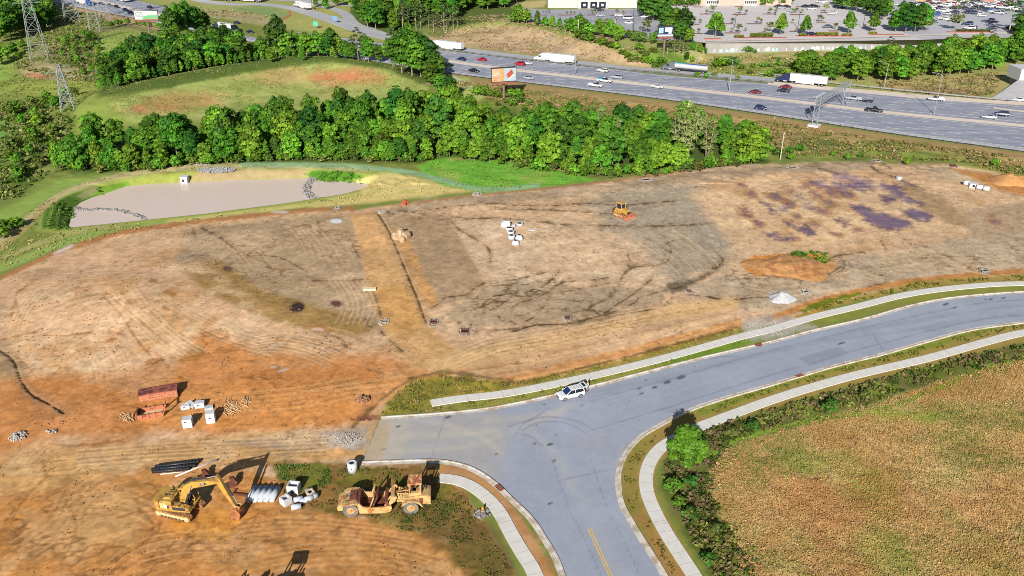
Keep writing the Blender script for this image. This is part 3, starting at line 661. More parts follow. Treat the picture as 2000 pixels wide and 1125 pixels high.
gc[k] *= (1-.28*clod*ms)[:, None]; gdz[k] += .025*clod*ms
kk = np.nonzero(~near)[0]
gc *= (1+.10*N3+.06*N2)[:, None]
gc[:] = np.clip(gc, .003, .9)
iy, ix = np.meshgrid(np.arange(ny-1), np.arange(nx-1), indexing='ij')
q = (iy*nx+ix).ravel(); gf = np.stack([q, q+1, q+nx+1, q+nx], 1)
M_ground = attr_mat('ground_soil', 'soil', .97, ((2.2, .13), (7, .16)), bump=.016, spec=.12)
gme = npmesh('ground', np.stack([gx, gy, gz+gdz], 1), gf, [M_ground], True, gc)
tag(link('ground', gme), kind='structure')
# land beyond the sheet, out to the horizon
e = 9000; bz = -.4
bb = MB(); bb.add([(-e,-e,bz),(e,-e,bz),(e,YS[0]+.1,bz),(-e,YS[0]+.1,bz)], [(0,1,2,3)]); bb.add([(-e,YS[0],bz),(XS[0]+.1,YS[0],bz),(XS[0]+.1,YS[-1],bz),(-e,YS[-1],bz)], [(0,1,2,3)])
bb.add([(XS[-1]-.1,YS[0],bz),(e,YS[0],bz),(e,YS[-1],bz),(XS[-1]-.1,YS[-1],bz)], [(0,1,2,3)]); bb.add([(-e,YS[-1]-.1,bz),(e,YS[-1]-.1,bz),(e,e,bz),(-e,e,bz)], [(0,1,2,3)])
tag(bb.build('terrain', mat('far_grass', S(126,132,70), .95, noise=.3, nscale=.02), fix=False), kind='structure')
# ------------------------------------------------------------------ ribbons along lines
def offs(pts, d):
    """parallel line, d metres to the left"""
    out = []
    for i, p in enumerate(pts):
        a = pts[max(i-1, 0)]; b = pts[min(i+1, len(pts)-1)]
        tx, ty = b[0]-a[0], b[1]-a[1]; L = math.hypot(tx, ty) or 1
        out.append((p[0]-ty/L*d, p[1]+tx/L*d))
    return out
def ribbon(mb, pts, d0, d1, z0, z1=None):
    """flat strip between offsets d0 and d1"""
    a = offs(pts, d0); b = offs(pts, d1); z1 = z0 if z1 is None else z1; n = len(pts)
    vs = [(x, y, z0) for x, y in a]+[(x, y, z1) for x, y in b]
    mb.add(vs, [(i, i+1, n+i+1, n+i) for i in range(n-1)])
def solid_ribbon(mb, pts, d0, d1, z0, z1):
    a = offs(pts, d0); b = offs(pts, d1); n = len(pts)
    rings = [[(a[i][0], a[i][1], z0), (a[i][0], a[i][1], z1), (b[i][0], b[i][1], z1), (b[i][0], b[i][1], z0)] for i in range(n)]
    mb.loft(rings)
def along(pts, s0, step=None):
    out = []; acc = 0; nxt = s0
    for a, b in zip(pts[:-1], pts[1:]):
        L = math.hypot(b[0]-a[0], b[1]-a[1])
        while L > 0 and acc+L >= nxt:
            t = (nxt-acc)/L; out.append((a[0]+(b[0]-a[0])*t, a[1]+(b[1]-a[1])*t, math.atan2(b[1]-a[1], b[0]-a[0])))
            if step is None: return out
            nxt += step
        acc += L
    return out
def up(name, mb, m, z=None):
    o = mb.build(name, m, fix=False); me = o.data
    bm = bmesh.new(); bm.from_mesh(me)
    for f in bm.faces:
        f.normal_update()
        if f.normal.z < 0: f.normal_flip()
    bm.to_mesh(me); bm.free(); return tag(o, kind='structure')
# ------------------------------------------------------------------ asphalt street (a grid sheet so that stains can be laid into it)
road_poly = g_curbN + [(x, y) for x, y in g_curbE] + g_curbW[::-1]
rx = np.arange(-24, 128, .22); ry = np.arange(58, 152, .22)
mx_, my_ = np.meshgrid(rx, ry); fx_, fy_ = mx_.ravel(), my_.ravel()
rd = sdist(fx_, fy_, road_poly)
RU, RV = proj(fx_, fy_, 0*fx_)
rc = np.zeros((len(fx_), 3)); rc[:] = S(162, 168, 184)
_gu, _gv, _gx, _gy, _gc, _gd, _n2, _n3, _n4 = GU, GV, gx, gy, gc, gdz, N2, N3, N4
GU, GV, gx, gy, gc, gdz = RU, RV, fx_, fy_, rc, np.zeros(len(fx_))
N2 = fbm(gx, gy, 4, 4, 201); N3 = fbm(gx, gy, 1.2, 3, 203); N4 = fbm(gx, gy, .5, 2, 204)
gc *= (1+.07*fbm(gx, gy, 9, 4, 205))[:, None]
pnt([(700,910),(745,812),(850,808),(960,800),(1000,860),(960,960),(880,910)], S(176,172,168), 26, 12, .8)
pnt([(700,910),(745,812),(800,812),(800,850),(780,905)], S(198,186,168), 14, 10, .55)
for p, w in (([(738,868),(800,852),(880,848),(1000,838),(1100,806)], 9), ([(735,880),(830,880),(920,870),(1000,845)], 4), ([(780,815),(850,825),(930,850),(980,885)], 5), ([(950,822),(1050,812),(1120,790)], 6)):
    strk(p, S(206,196,178), w, 8, 4, .36)
strk([(990,840),(1060,870),(1110,930),(1150,1000),(1180,1060),(1210,1125)], S(168,172,182), 20, 14, 3, .7)
strk([(960,900),(1030,940),(1090,1010),(1130,1090)], S(166,170,180), 16, 12, 3, .6)
strk([(1020,830),(1080,880),(1120,960)], S(178,180,186), 10, 8, 3, .6)
for p in ([(1015,838),(1025,826),(1060,815),(1100,817),(1135,826),(1160,840),(1175,856)], [(1022,840),(1050,826),(1090,824),(1120,832),(1145,848),(1155,858)], [(1008,846),(1040,855),(1060,872)], [(990,835),(1040,818),(1070,798)], [(1300,700),(1500,690),(1680,640)]):
    strk(p, S(118,124,138), 1.3, 1.5, .6, .55)
for k in range(5): strk([(1110-k*2+k*9,790-k*6),(1300+k*10,742-k*5),(1500+k*8,690-k*3),(1750,625+k*8),(2000,590+k*7)], S(142,148,164) if k%2 else S(164,168,180), 5, 5, 2, .5)
for u, v, a_r in ((1330,737,8),(1303,747,6),(1278,757,5),(1249,759,4),(1253,769,4),(1262,742,3),(1356,716,2),(1190,792,2),(1230,783,2),(1137,792,3),(1063,790,2),(1075,868,6),(1082,900,4),(1246,1047,3),(1847,594,6),(1848,594,5),(1960,582,5),(1935,585,4),(1925,585,3),(1640,672,5),(1645,671,6),(1865,601,5),(875,815,5),(778,833,5),(748,878,5),(1044,867,3),(970,887,3),(1075,983,5),(1164,1010,2),(1085,850,2),(1048,831,2),(1260,1050,2)):
    blob(u, v, a_r*1.1, a_r*.42, S(86,92,108), 1.2, 1, .9, -16)
for off_ in (-34, 0, 30): strk([(2080,600+off_*.45),(1925,608+off_*.5),(1725,652+off_*.6),(1500,712+off_*.75),(1300,772+off_*.85),(1150,815+off_*.9)], S(120,126,142) if off_ else S(178,180,186), 1.2, 1.2, .8, .5)
for off_ in (-40, 35): strk([(1120+off_,900),(1150+off_,990),(1190+off_,1070),(1230+off_,1160)], S(122,128,142), 1.4, 1.2, .8, .45)
for p_ in ([(1405,715),(1428,768)], [(1700,642),(1725,688)], [(1088,940),(1202,915)], [(870,812),(842,898)]): strk(p_, S(120,126,140), 1.2, 1.2, 1.2, .4, sm=False)
pnt([(1560,700),(1640,676),(1660,690),(1580,716)], S(138,142,156), 2, 1, .6); pnt([(1120,850),(1190,836),(1200,866),(1130,880)], S(168,170,178), 4, 3, .5)
pnt([(712,903),(742,818),(770,820),(758,860),(745,905)], S(196,168,132), 8, 9, .7)
strk([(1238,1010),(1262,1050),(1290,1096),(1300,1125)], S(196,190,176), 6, 5, 4, .7)
strk([(1215,870),(1206,910),(1208,960),(1216,1000)], S(186,182,174), 4, 4, 3, .5)
gc *= (1+.035*N2+.05*N3)[:, None]; gc[:] = np.clip(gc, .01, .8)
rc = gc
GU, GV, gx, gy, gc, gdz, N2, N3, N4 = _gu, _gv, _gx, _gy, _gc, _gd, _n2, _n3, _n4
nrx, nry = len(rx), len(ry)
iy, ix = np.meshgrid(np.arange(nry-1), np.arange(nrx-1), indexing='ij'); q = (iy*nrx+ix).ravel()
keep = (rd[q] < .12) & (rd[q+1] < .12) & (rd[q+nrx] < .12) & (rd[q+nrx+1] < .12)
q = q[keep]; rf = np.stack([q, q+1, q+nrx+1, q+nrx], 1)
used = np.unique(rf); remap = np.full(len(fx_), -1); remap[used] = np.arange(len(used))
M_road = attr_mat('asphalt', 'soil', .9, ((1.5, .05), (8, .07)), bump=.006)
tag(link('road', npmesh('road', np.stack([fx_[used], fy_[used], np.full(len(used), .03)], 1), remap[rf], [M_road], True, rc[used])), kind='structure')
M_conc = mat('pavement_concrete', S(224,221,214), .9, noise=.05, nscale=.8, dirt=S(206,196,180), dirtamt=.15, dscale=.4)
M_kerb = mat('kerb_concrete', S(214,206,196), .9, noise=.12, nscale=1.5, dirt=S(182,164,142), dirtamt=.4, dscale=.6)
kb = MB()
for ln, sgn in ((g_curbN, 1), (g_curbE, 1), (g_curbW, 1)):
    lf = resample(ln, 1.0)
    ribbon(kb, lf, -.48*sgn, .12*sgn, .055); solid_ribbon(kb, lf, .10*sgn, .30*sgn, .0, .17)
up('kerb', kb, M_kerb)
M_joint = mat('pavement_joint', S(186,180,172), .95)
def sidewalk(ln, w, stp, name):
    pl = resample(ln, .8); mb = MB(); solid_ribbon(mb, pl, -w/2, w/2, -.1, .09)
    o = mb.build(name, [M_conc]); tag(o, kind='structure')
    jb = MB()
    for x, y, a in along(pl, stp, stp):
        c, s = math.cos(a), math.sin(a); h = w/2-.02
        jb.add([(x-s*-h-c*.03, y+c*-h-s*.03, .094), (x-s*h-c*.03, y+c*h-s*.03, .094), (x-s*h+c*.03, y+c*h+s*.03, .094), (x-s*-h+c*.03, y+c*-h+s*.03, .094)], [(0,1,2,3)])
    j = up(name+'_joint', jb, M_joint)
sidewalk(g_sideA, 1.75, 1.8, 'pavement'); sidewalk(g_sideB, 1.75, 1.8, 'pavement'); sidewalk(g_sideC, 1.75, 1.8, 'pavement')
M_yel = mat('yellow_paint', S(232,190,84), .8, noise=.2, nscale=6)
yl = resample(smooth_line(GL([(1151,1033),(1172,1080),(1193,1125),(1216,1175),(1245,1240)])), .5)
yb = MB(); ribbon(yb, yl, -.22, -.09, .042); ribbon(yb, yl, .09, .22, .042); up('road_marking', yb, M_yel)
# ------------------------------------------------------------------ pond
M_water, nt_, b_ = new_mat('silty_water'); b_.inputs['Base Color'].default_value = (*S(226,206,194), 1); b_.inputs['Roughness'].default_value = .25; b_.inputs['Specular IOR Level'].default_value = .25
pw = MB(); big = [(x, y) for x, y in g_pond]
cx_ = sum(p[0] for p in big)/len(big); cy_ = sum(p[1] for p in big)/len(big)
def grow(p, d):
    sp = MB(); return p
pw.add([(x+(x-cx_)*.03, y+(y-cy_)*.06, ZW) for x, y in big], [tuple(range(len(big)))])
up('pond_water', pw, M_water)
# ------------------------------------------------------------------ highway
def streak_mat(name, c1, c2, ang, rough=.85):
    m, nt, b = new_mat(name); N = nt.nodes; L = nt.links
    tc = N.new('ShaderNodeTexCoord'); mp = N.new('ShaderNodeMapping'); mp.inputs['Rotation'].default_value = (0, 0, -ang); mp.inputs['Scale'].default_value = (.02, .9, 1)
    L.new(tc.outputs['Object'], mp.inputs['Vector'])
    n1 = N.new('ShaderNodeTexNoise'); n1.inputs['Scale'].default_value = 1; n1.inputs['Detail'].default_value = 4; L.new(mp.outputs[0], n1.inputs['Vector'])
    n2 = N.new('ShaderNodeTexNoise'); n2.inputs['Scale'].default_value = .25; n2.inputs['Detail'].default_value = 5; L.new(tc.outputs['Object'], n2.inputs['Vector'])
    ad = N.new('ShaderNodeMath'); ad.operation = 'MULTIPLY_ADD'; ad.inputs[1].default_value = .35; L.new(n2.outputs['Fac'], ad.inputs[0])
    m2 = N.new('ShaderNodeMath'); m2.operation = 'MULTIPLY'; m2.inputs[1].default_value = .65; L.new(n1.outputs['Fac'], m2.inputs[0]); L.new(m2.outputs[0], ad.inputs[2])
    mr = N.new('ShaderNodeMapRange'); mr.inputs['From Min'].default_value = .33; mr.inputs['From Max'].default_value = .67; L.new(ad.outputs[0], mr.inputs['Value'])
    mx = N.new('ShaderNodeMix'); mx.data_type = 'RGBA'; mx.inputs['A'].default_value = (*c1, 1); mx.inputs['B'].default_value = (*c2, 1)
    L.new(mr.outputs[0], mx.inputs['Factor']); L.new(mx.outputs['Result'], b.inputs['Base Color']); b.inputs['Roughness'].default_value = rough
    return m
HANG = hd(852,116,1725,219)
M_hwy = streak_mat('highway_asphalt', S(128,134,152), S(170,172,184), HANG)
M_ramp = streak_mat('ramp_asphalt', S(166,168,176), S(190,190,194), HANG)
M_tan = streak_mat('concrete_shoulder', S(220,202,184), S(232,218,204), HANG)
hn = resample(g_hn, 4); hf = resample(g_hf, 4); hm = resample(g_hm, 4); rp = resample(g_ramp, 4)
def strip_between(mb, a, b, z, n=120):
    def par(l, n):
        L = [0]
        for p, q_ in zip(l[:-1], l[1:]): L.append(L[-1]+math.hypot(q_[0]-p[0], q_[1]-p[1]))
        return [(float(np.interp(t*L[-1], L, [p[0] for p in l])), float(np.interp(t*L[-1], L, [p[1] for p in l]))) for t in np.linspace(0, 1, n)]
    A = par(a, n); B = par(b, n)
    mb.add([(x, y, z) for x, y in A]+[(x, y, z) for x, y in B], [(i, i+1, n+i+1, n+i) for i in range(n-1)])
    return A, B
hb = MB(); A0, A1 = strip_between(hb, hn, hm, .05); B0, B1 = strip_between(hb, hm, hf, .05); up('highway', hb, M_hwy)
rb = MB(); ribbon(rb, rp, -4.6, 4.6, .045); up('ramp_road', rb, M_ramp)
def lerp_line(A, B, t): return [(a[0]+(b[0]-a[0])*t, a[1]+(b[1]-a[1])*t) for a, b in zip(A, B)]
# light shoulders and the concrete median
sb = MB(); ribbon(sb, hm, -1.9, 1.9, .075)
fs = resample(smooth_line(GL([(1500,163),(1600,172),(1740,184),(1840,193),(2000,203),(2120,212)]), 5), 4); ribbon(sb, fs, -2.6, 3.6, .075)
fs2 = resample(smooth_line(GL([(1940,211),(2000,218),(2120,229)]), 5), 4); ribbon(sb, fs2, -1, 1, .078)
up('highway_shoulder', sb, M_tan)
nsb = MB(); ribbon(nsb, hn, .2, 3.2, .06); up('highway_verge_strip', nsb, streak_mat('shoulder_asphalt', S(176,178,188), S(196,196,202), HANG))
M_white = mat('white_paint', S(226,226,226), .8, noise=.15, nscale=2)
lm = MB()
for (A, B, ts) in ((A0, A1, (.13, .88)), (B0, B1, (.17, .93))):
    for t in ts: ribbon(lm, resample(lerp_line(A, B, t), 3), -.22, .22, .085)
for (A, B, ts) in ((A0, A1, (.25, .37, .49, .61, .74)), (B0, B1, (.30, .43, .56, .69, .81))):
    for t in ts:
        ln = lerp_line(A, B, t)
        for x, y, a in along(ln, 2+t*3, 12):
            c, s = math.cos(a), math.sin(a)
            lm.add([(x-c*1.9+s*.2, y-s*1.9-c*.2, .085), (x+c*1.9+s*.2, y+s*1.9-c*.2, .085), (x+c*1.9-s*.2, y+s*1.9+c*.2, .085), (x-c*1.9-s*.2, y-s*1.9+c*.2, .085)], [(0,1,2,3)])
ribbon(lm, rp, -4.1, -3.85, .08); ribbon(lm, rp, 3.85, 4.1, .08)
up('lane_marking', lm, M_white)
# interchange roads, upper left
il = MB()
ribbon(il, resample(smooth_line(GL([(330,-16),(400,3),(460,9),(520,9),(590,20),(640,34),(700,52),(760,72),(840,90)]), 5), 3), -4.2, 4.2, .05)
ribbon(il, resample(smooth_line(GL([(610,8),(650,17),(675,28),(690,45),(720,60),(770,74)]), 5), 3), -3.0, 3.0, .054)
ribbon(il, resample(smooth_line(GL([(380,-12),(460,-4),(600,2),(720,14)]), 5), 3), -4, 4, .047)
up('slip_road', il, M_ramp)
# ------------------------------------------------------------------ car parks on the raised ground
def lot(name, px, m, z): 
    mb = MB(); pl = GL(px, LOTZ); mb.add([(x, y, z) for x, y in pl], [tuple(range(len(pl)))]); return up(name, mb, m)
def conc_mat(name, a, b, sc1=.05):
    m, nt, bs = new_mat(name); N = nt.nodes; L = nt.links
    tc = N.new('ShaderNodeTexCoord'); n1 = N.new('ShaderNodeTexNoise'); n1.inputs['Scale'].default_value = sc1; n1.inputs['Detail'].default_value = 8; n1.inputs['Roughness'].default_value = .7
    L.new(tc.outputs['Object'], n1.inputs['Vector'])
    mr = N.new('ShaderNodeMapRange'); mr.inputs['From Min'].default_value = .35; mr.inputs['From Max'].default_value = .65; L.new(n1.outputs['Fac'], mr.inputs['Value'])
    mx = N.new('ShaderNodeMix'); mx.data_type = 'RGBA'; mx.inputs['A'].default_value = (*a, 1); mx.inputs['B'].default_value = (*b, 1)
    L.new(mr.outputs[0], mx.inputs['Factor']); L.new(mx.outputs['Result'], bs.inputs['Base Color']); bs.inputs['Roughness'].default_value = .9
    return m
M_lot = conc_mat('car_park_concrete', S(204,198,200), S(216,210,210)); M_lot2 = conc_mat('car_park_asphalt', S(146,148,162), S(178,178,186)); M_lot3 = conc_mat('car_park_grey', S(178,178,190), S(196,194,200))
lot('car_park', [(1300,-20),(1700,-20),(1800,10),(1800,78),(1376,84),(1352,80),(1290,66)], M_lot, LOTZ+.05)
lot('car_park', [(1010,16),(1080,19),(1245,17),(1300,48),(1345,76),(1300,80),(1200,70),(1120,52),(1030,44)], M_lot2, LOTZ+.06)
lot('car_park', [(1700,-20),(2120,-20),(2120,76),(1900,74),(1800,78),(1762,62)], M_lot3, LOTZ+.06)
lot('access_road', [(1352,78),(1376,84),(1500,82),(1660,78),(1800,72.5),(2120,66),(2120,58),(1935,64),(1800,67.5),(1660,72),(1500,76),(1400,78)], conc_mat('access_concrete', S(206,198,196), S(220,212,208)), LOTZ+.075)
# stall lines
sl = MB()
def stall_row(u0, v0, u1, v1, n, z=LOTZ+.09):
    a = G(u0, v0, LOTZ); b = G(u1, v1, LOTZ); dx, dy = b[0]-a[0], b[1]-a[1]; L = math.hypot(dx, dy); px, py = -dy/L, dx/L
    for i in range(n+1):
        x = a[0]+dx*i/n; y = a[1]+dy*i/n; hw = .07
        sl.add([(x-px*5-dx/L*hw, y-py*5-dy/L*hw, z), (x-px*5+dx/L*hw, y-py*5+dy/L*hw, z), (x+px*5+dx/L*hw, y+py*5+dy/L*hw, z), (x+px*5-dx/L*hw, y+py*5-dy/L*hw, z)], [(0,1,2,3)])
for (u0, v0, u1, v1, n) in ((1385,18,1680,14,30),(1372,32,1700,28,34),(1375,48,1740,44,38),(1380,62,1700,58,34),(1060,26,1230,24,22),(1070,36,1260,36,24),(1150,47,1280,47,16)):
    stall_row(u0, v0, u1, v1, n)
up('stall_line', sl, mat('stall_paint', S(222,220,220), .8))
# ------------------------------------------------------------------ foliage
M_leaf = attr_mat('foliage', 'leaf', .6, (), rnd=1.0, trans=.30, spec=.25)
M_scrub = attr_mat('scrub_leaf', 'leaf', .75, (), trans=.25, spec=.15)
M_bark = mat('bark', S(150,134,112), .95, noise=.3, nscale=2); M_palebark = mat('pale_bark', S(186,174,152,.6), .9, noise=.25, nscale=2)
def leaf_cards(pts, nrm, size, r, fold=.25):
    """one four-cornered leaf cluster per point"""
    n = len(pts)
    ref = r.normal(size=(n, 3)); t = np.cross(nrm, ref); t /= np.linalg.norm(t, axis=1)[:, None]+1e-9
    b = np.cross(nrm, t); s = size*(.6+.8*r.random(n))[:, None]; a = (.55+.45*r.random(n))[:, None]
    v = np.stack([pts-t*s, pts-b*s*a+nrm*s*fold*.5, pts+t*s, pts+b*s*a+nrm*s*fold*.5], 1)
    return v.reshape(-1, 3), np.arange(4*n).reshape(n, 4)
def crown_points(lobes, per, r, up_=.25, shell=.62):
    """points through the lobes' volume, leaning to the outside"""
    P_, Nn, li = [], [], []
    for k, (c, rad) in enumerate(lobes):
        n = max(6, int(per*(rad[0]*rad[1]+rad[2]*rad[0])/2)); d = r.normal(size=(n, 3)); d /= np.linalg.norm(d, axis=1)[:, None]
        d[:, 2] = np.abs(d[:, 2])*.75+d[:, 2]*.25
        rr = shell+(1.08-shell)*r.random(n)**.6
        P_.append(np.array(c)+d*rr[:, None]*np.array(rad))
        nn = d*.9+r.normal(size=(n, 3))*.42+np.array([0, 0, up_]); Nn.append(nn/np.linalg.norm(nn, axis=1)[:, None]); li.append(np.full(n, k))
    return np.concatenate(P_), np.concatenate(Nn), np.concatenate(li)
def crown_mesh(name, lobes, per, size, col, seed, var=.16, cols2=None):
    r = np.random.default_rng(seed); p, n, li = crown_points(lobes, per, r)
    v, f = leaf_cards(p, n, size, r)
    lv = 1+var*r.normal(size=len(lobes)); pv = 1+.14*r.normal(size=len(p))
    c = np.array(col)[None]*(lv[li]*pv)[:, None]
    if cols2 is not None:
        w = (r.random(len(lobes)) < .35)[li]*(.5+.5*r.random(len(p))); c = c+(np.array(cols2)*pv[:, None]-c)*w[:, None]
    return npmesh(name, v, f, [M_leaf], False, np.repeat(np.clip(c, .004, .8), 4, 0), 'leaf')
def trunk_mesh(name, h, r0, m, branches=(), lean=0):
    mb = MB(); pts = [(lean*t*t*h*.1, 0, -.3+t*h) for t in (0, .33, .66, 1)]
    for i in range(3): mb.cyl(pts[i], pts[i+1], r0*(1-.28*i), r0*(1-.28*(i+1)), 6)
    for a, z, L, up_ in branches:
        mb.cyl((0, 0, z), (math.cos(a)*L, math.sin(a)*L, z+up_), r0*.45, r0*.12, 5)
    o = mb.build(name, m); me = o.data; bpy.data.objects.remove(o); return me
def round_lobes(h, rad, base, n, seed, flat=1.0, conic=0.0):
    r = random.Random(seed); L = []
    ch_ = (h-base)/2; cz = base+ch_
    L.append(((0, 0, cz), (rad*.62, rad*.62, ch_*.72)))
    for i in range(n):
        t = (i+.5)/n; z = -0.85+1.75*t; a = i*2.4+r.uniform(-.5, .5)
        k = math.sqrt(max(.05, 1-min(1, z*z*.92)))*(1-conic*(t-.3)); rr = rad*k*r.uniform(.55, .78)
        lr = rad*r.uniform(.32, .48)*(1-.35*conic*t)
        L.append(((math.cos(a)*rr, math.sin(a)*rr, cz+z*ch_*.74), (lr, lr, lr*r.uniform(.75, 1.0)*flat)))
    L.append(((r.uniform(-.2, .2)*rad, r.uniform(-.2, .2)*rad, h-ch_*.35), (rad*.4, rad*.4, ch_*.36)))
    return L
FK = .57     # foliage albedo factor
GREEN = S(112,168,44, FK); LIME = S(132,188,52, FK); DARK = S(72,130,44, FK); MID = S(92,150,42, FK); PALE = S(158,178,104, FK); OLIVE = S(132,148,70, FK); PINE = S(92,112,66, FK); YEL = S(170,196,62, FK)
PROT = {}
def proto(key, kind, crown, trunk): PROT[key] = (kind, crown, trunk)
br = lambda s, n, z0, z1, L: [(random.Random(s+i).uniform(0, 6.3), z0+(z1-z0)*i/max(1, n-1), L*random.Random(s*3+i).uniform(.7, 1.1), L*.7) for i in range(n)]
for i, (c, c2) in enumerate(((GREEN, LIME), (MID, GREEN), (GREEN, MID), (LIME, GREEN), (DARK, MID), (MID, LIME))):
    L = round_lobes(9+.4*i, 3.2+.2*(i % 3), .3, 17, 20+i, 1.0, .12*(i % 3))
    proto(f'b{i}', 'broadleaf_tree', crown_mesh('crown', L, 62, .36, c, 40+i, cols2=c2), trunk_mesh('trunk', 6.5, .2, M_bark, br(i, 5, 2, 5, 2.0)))
for i, c in enumerate((LIME, GREEN, MID)):      # slim young trees
    L = round_lobes(6.5, 1.6, .0, 13, 60+i, 1.3, .45)
    proto(f's{i}', 'young_tree', crown_mesh('crown', L, 110, .27, c, 70+i, cols2=GREEN), trunk_mesh('trunk', 4, .06, M_bark, br(9+i, 3, 1.5, 3.5, .6)))
for i in range(2):                              # tall pale thin-crowned trees
    r = random.Random(90+i); L = []
    for k in range(16):
        a = k*2.4; z = 3+8.5*k/15; rr = (1.9-.06*k)*r.uniform(.4, 1.1); L.append(((math.cos(a)*rr, math.sin(a)*rr, z), (1.1, 1.1, 1.2)))
    t = MB()
    for k in range(5):
        a = k*1.3; x, y = math.cos(a)*1.0, math.sin(a)*1.0
        t.cyl((x*.5, y*.5, -.3), (x*1.2, y*1.2, 6.5), .12, .08, 5); t.cyl((x*1.2, y*1.2, 6.5), (x*1.7, y*1.7, 11), .08, .03, 5)
        t.cyl((x*1.1, y*1.1, 5), (x*2.2, y*1.6, 8), .05, .02, 4)
    to = t.build('trunk', M_palebark); tm = to.data; bpy.data.objects.remove(to)
    proto(f'p{i}', 'pale_tree', crown_mesh('crown', L, 95, .22, PALE, 95+i, cols2=GREEN), tm)
for i in range(2):                              # pines
    r = random.Random(110+i); L = []
    for k in range(12):
        t = k/11; z = 5.8+7.2*t; a = k*2.4; rr = 2.2*(1-.7*t); L.append(((math.cos(a)*rr, math.sin(a)*rr, z), (1.05*(1-.35*t), 1.05*(1-.35*t), .55)))
    proto(f'n{i}', 'pine_tree', crown_mesh('crown', L, 90, .24, PINE, 115+i, cols2=DARK), trunk_mesh('trunk', 12.8, .2, M_palebark if i else M_bark, br(30+i, 7, 5, 11, 1.4)))
L = round_lobes(7.5, 2.9, .7, 18, 130, 1.1, .75); proto('k0', 'conical_tree', crown_mesh('crown', L, 75, .3, GREEN, 131, cols2=LIME), trunk_mesh('trunk', 5.5, .15, M_bark))
L = round_lobes(4.2, 1.5, 1.4, 7, 140); proto('l0', 'small_tree', crown_mesh('crown', L, 60, .26, OLIVE, 141, cols2=PALE), trunk_mesh('trunk', 3, .09, M_bark, br(50, 3, 1.3, 2, .8)))
L = round_lobes(3.2, 1.5, .1, 9, 150); proto('h0', 'bush', crown_mesh('crown', L, 80, .25, GREEN, 151, cols2=LIME), trunk_mesh('trunk', 1.2, .08, M_bark))
L = round_lobes(2.4, 1.6, .05, 8, 155); proto('h1', 'bush', crown_mesh('crown', L, 80, .22, OLIVE, 156, cols2=GREEN), trunk_mesh('trunk', 1.0, .07, M_bark))
BIG = ('copse', 'corner wood', 'beyond the slip', 'billboard', 'round clump', 'between the two', 'dividing', 'right edge', 'crest', 'tallest')
def plant(key, x, y, s, label, group, z=None, sz=None, single=False, cat='tree', name=None):
    if not name and PROT[key][0] == 'broadleaf_tree' and any(t in (group or label) for t in BIG): name = 'large_tree'
    kind, cm, tm = PROT[key]; z = h1(x, y) if z is None else z
    if single:
        o = link(name or kind, cm); o.location = (x, y, z); o.rotation_euler = (0, 0, random.uniform(0, 6.28)); o.scale = (s, s, sz or s)
        return tag(o, label, cat, group)
    e = empty(name or kind, (x, y, z), random.uniform(0, 6.28), label, cat, group); e.scale = (s, s, sz or s)
    link('trunk', tm, e); link('crown', cm, e); return e
def scatter(px, step, seed, jit=.38, ok=None):
    """jittered grid of points over a patch given in photo pixels"""
    pl = GL(px); r = random.Random(seed); xs = [p[0] for p in pl]; ys = [p[1] for p in pl]; out = []
    j = 0; y = min(ys)
    while y < max(ys):
        x = min(xs)+(j % 2)*step*.5
        while x < max(xs):
            a, b = x+r.uniform(-jit, jit)*step, y+r.uniform(-jit, jit)*step
            if sdist(np.array([a]), np.array([b]), pl)[0] < 0 and (ok is None or ok(a, b)): out.append((a, b))
            x += step
        y += step*.87; j += 1
    return out
rr_ = random.Random(5)
# --- the wood behind the pond
WOOD = [(118,326),(150,292),(250,283),(420,262),(520,246),(640,238),(740,230),(830,228),(880,244),(925,254),(965,256),(1060,252),(1160,250),(1250,262),(1340,266),(1420,270),(1480,292),(1500,308),(1440,316),(1340,330),(1200,342),(1130,336),(1040,326),(960,318),(870,304),(800,312),(620,308),(480,310),(360,318),(250,330),(180,338)]
pts = scatter(WOOD, 5.7, 11, .48)
wf = GL([(118,330),(250,336),(400,322),(620,313),(800,317),(870,308),(960,322),(1050,332),(1190,346),(1340,336),(1500,316)])
for x, y in pts:
    u, v = proj(x, y, 0); d = float(sdist(np.array([x]), np.array([y]), wf, False)[0])
    if 1300 < u < 1400 and d > 6 and rr_.random() < .6:
        plant('p%d' % rr_.randrange(2), x, y, rr_.uniform(.85, 1.1), 'tall pale thin-leaved tree with bare stems at the east end of the wood', 'pale trees in the wood by the site'); continue
    if (1150 < u < 1215) and d > 5 and rr_.random() < .5:
        plant('p%d' % rr_.randrange(2), x, y, rr_.uniform(.6, .8), 'grey green thin-leaved tree among the greener crowns of the wood', 'grey green trees in the wood'); continue
    key = 'b%d' % rr_.choice((0, 0, 1, 2, 2, 3, 3, 5, 4))
    if rr_.random() < .16:
        plant(rr_.choice(('k0', 's1', 'k0', 's0', 's2')), x, y, rr_.uniform(.75, 1.2), 'narrow or thin-crowned tree standing among the bushy ones of the wood', 'slender trees inside the wood', sz=rr_.uniform(.9, 1.35)); continue
    s = rr_.uniform(.55, 1.08)*(1.0 if d > 8 else .85)
    if 780 < u < 900 and d > 10: s *= 1.12
    plant(key, x, y, s, sz=s*rr_.uniform(.85, 1.25), label='bushy broadleaf tree in the dense green wood behind the pond', group='broadleaf trees of the wood behind the pond')
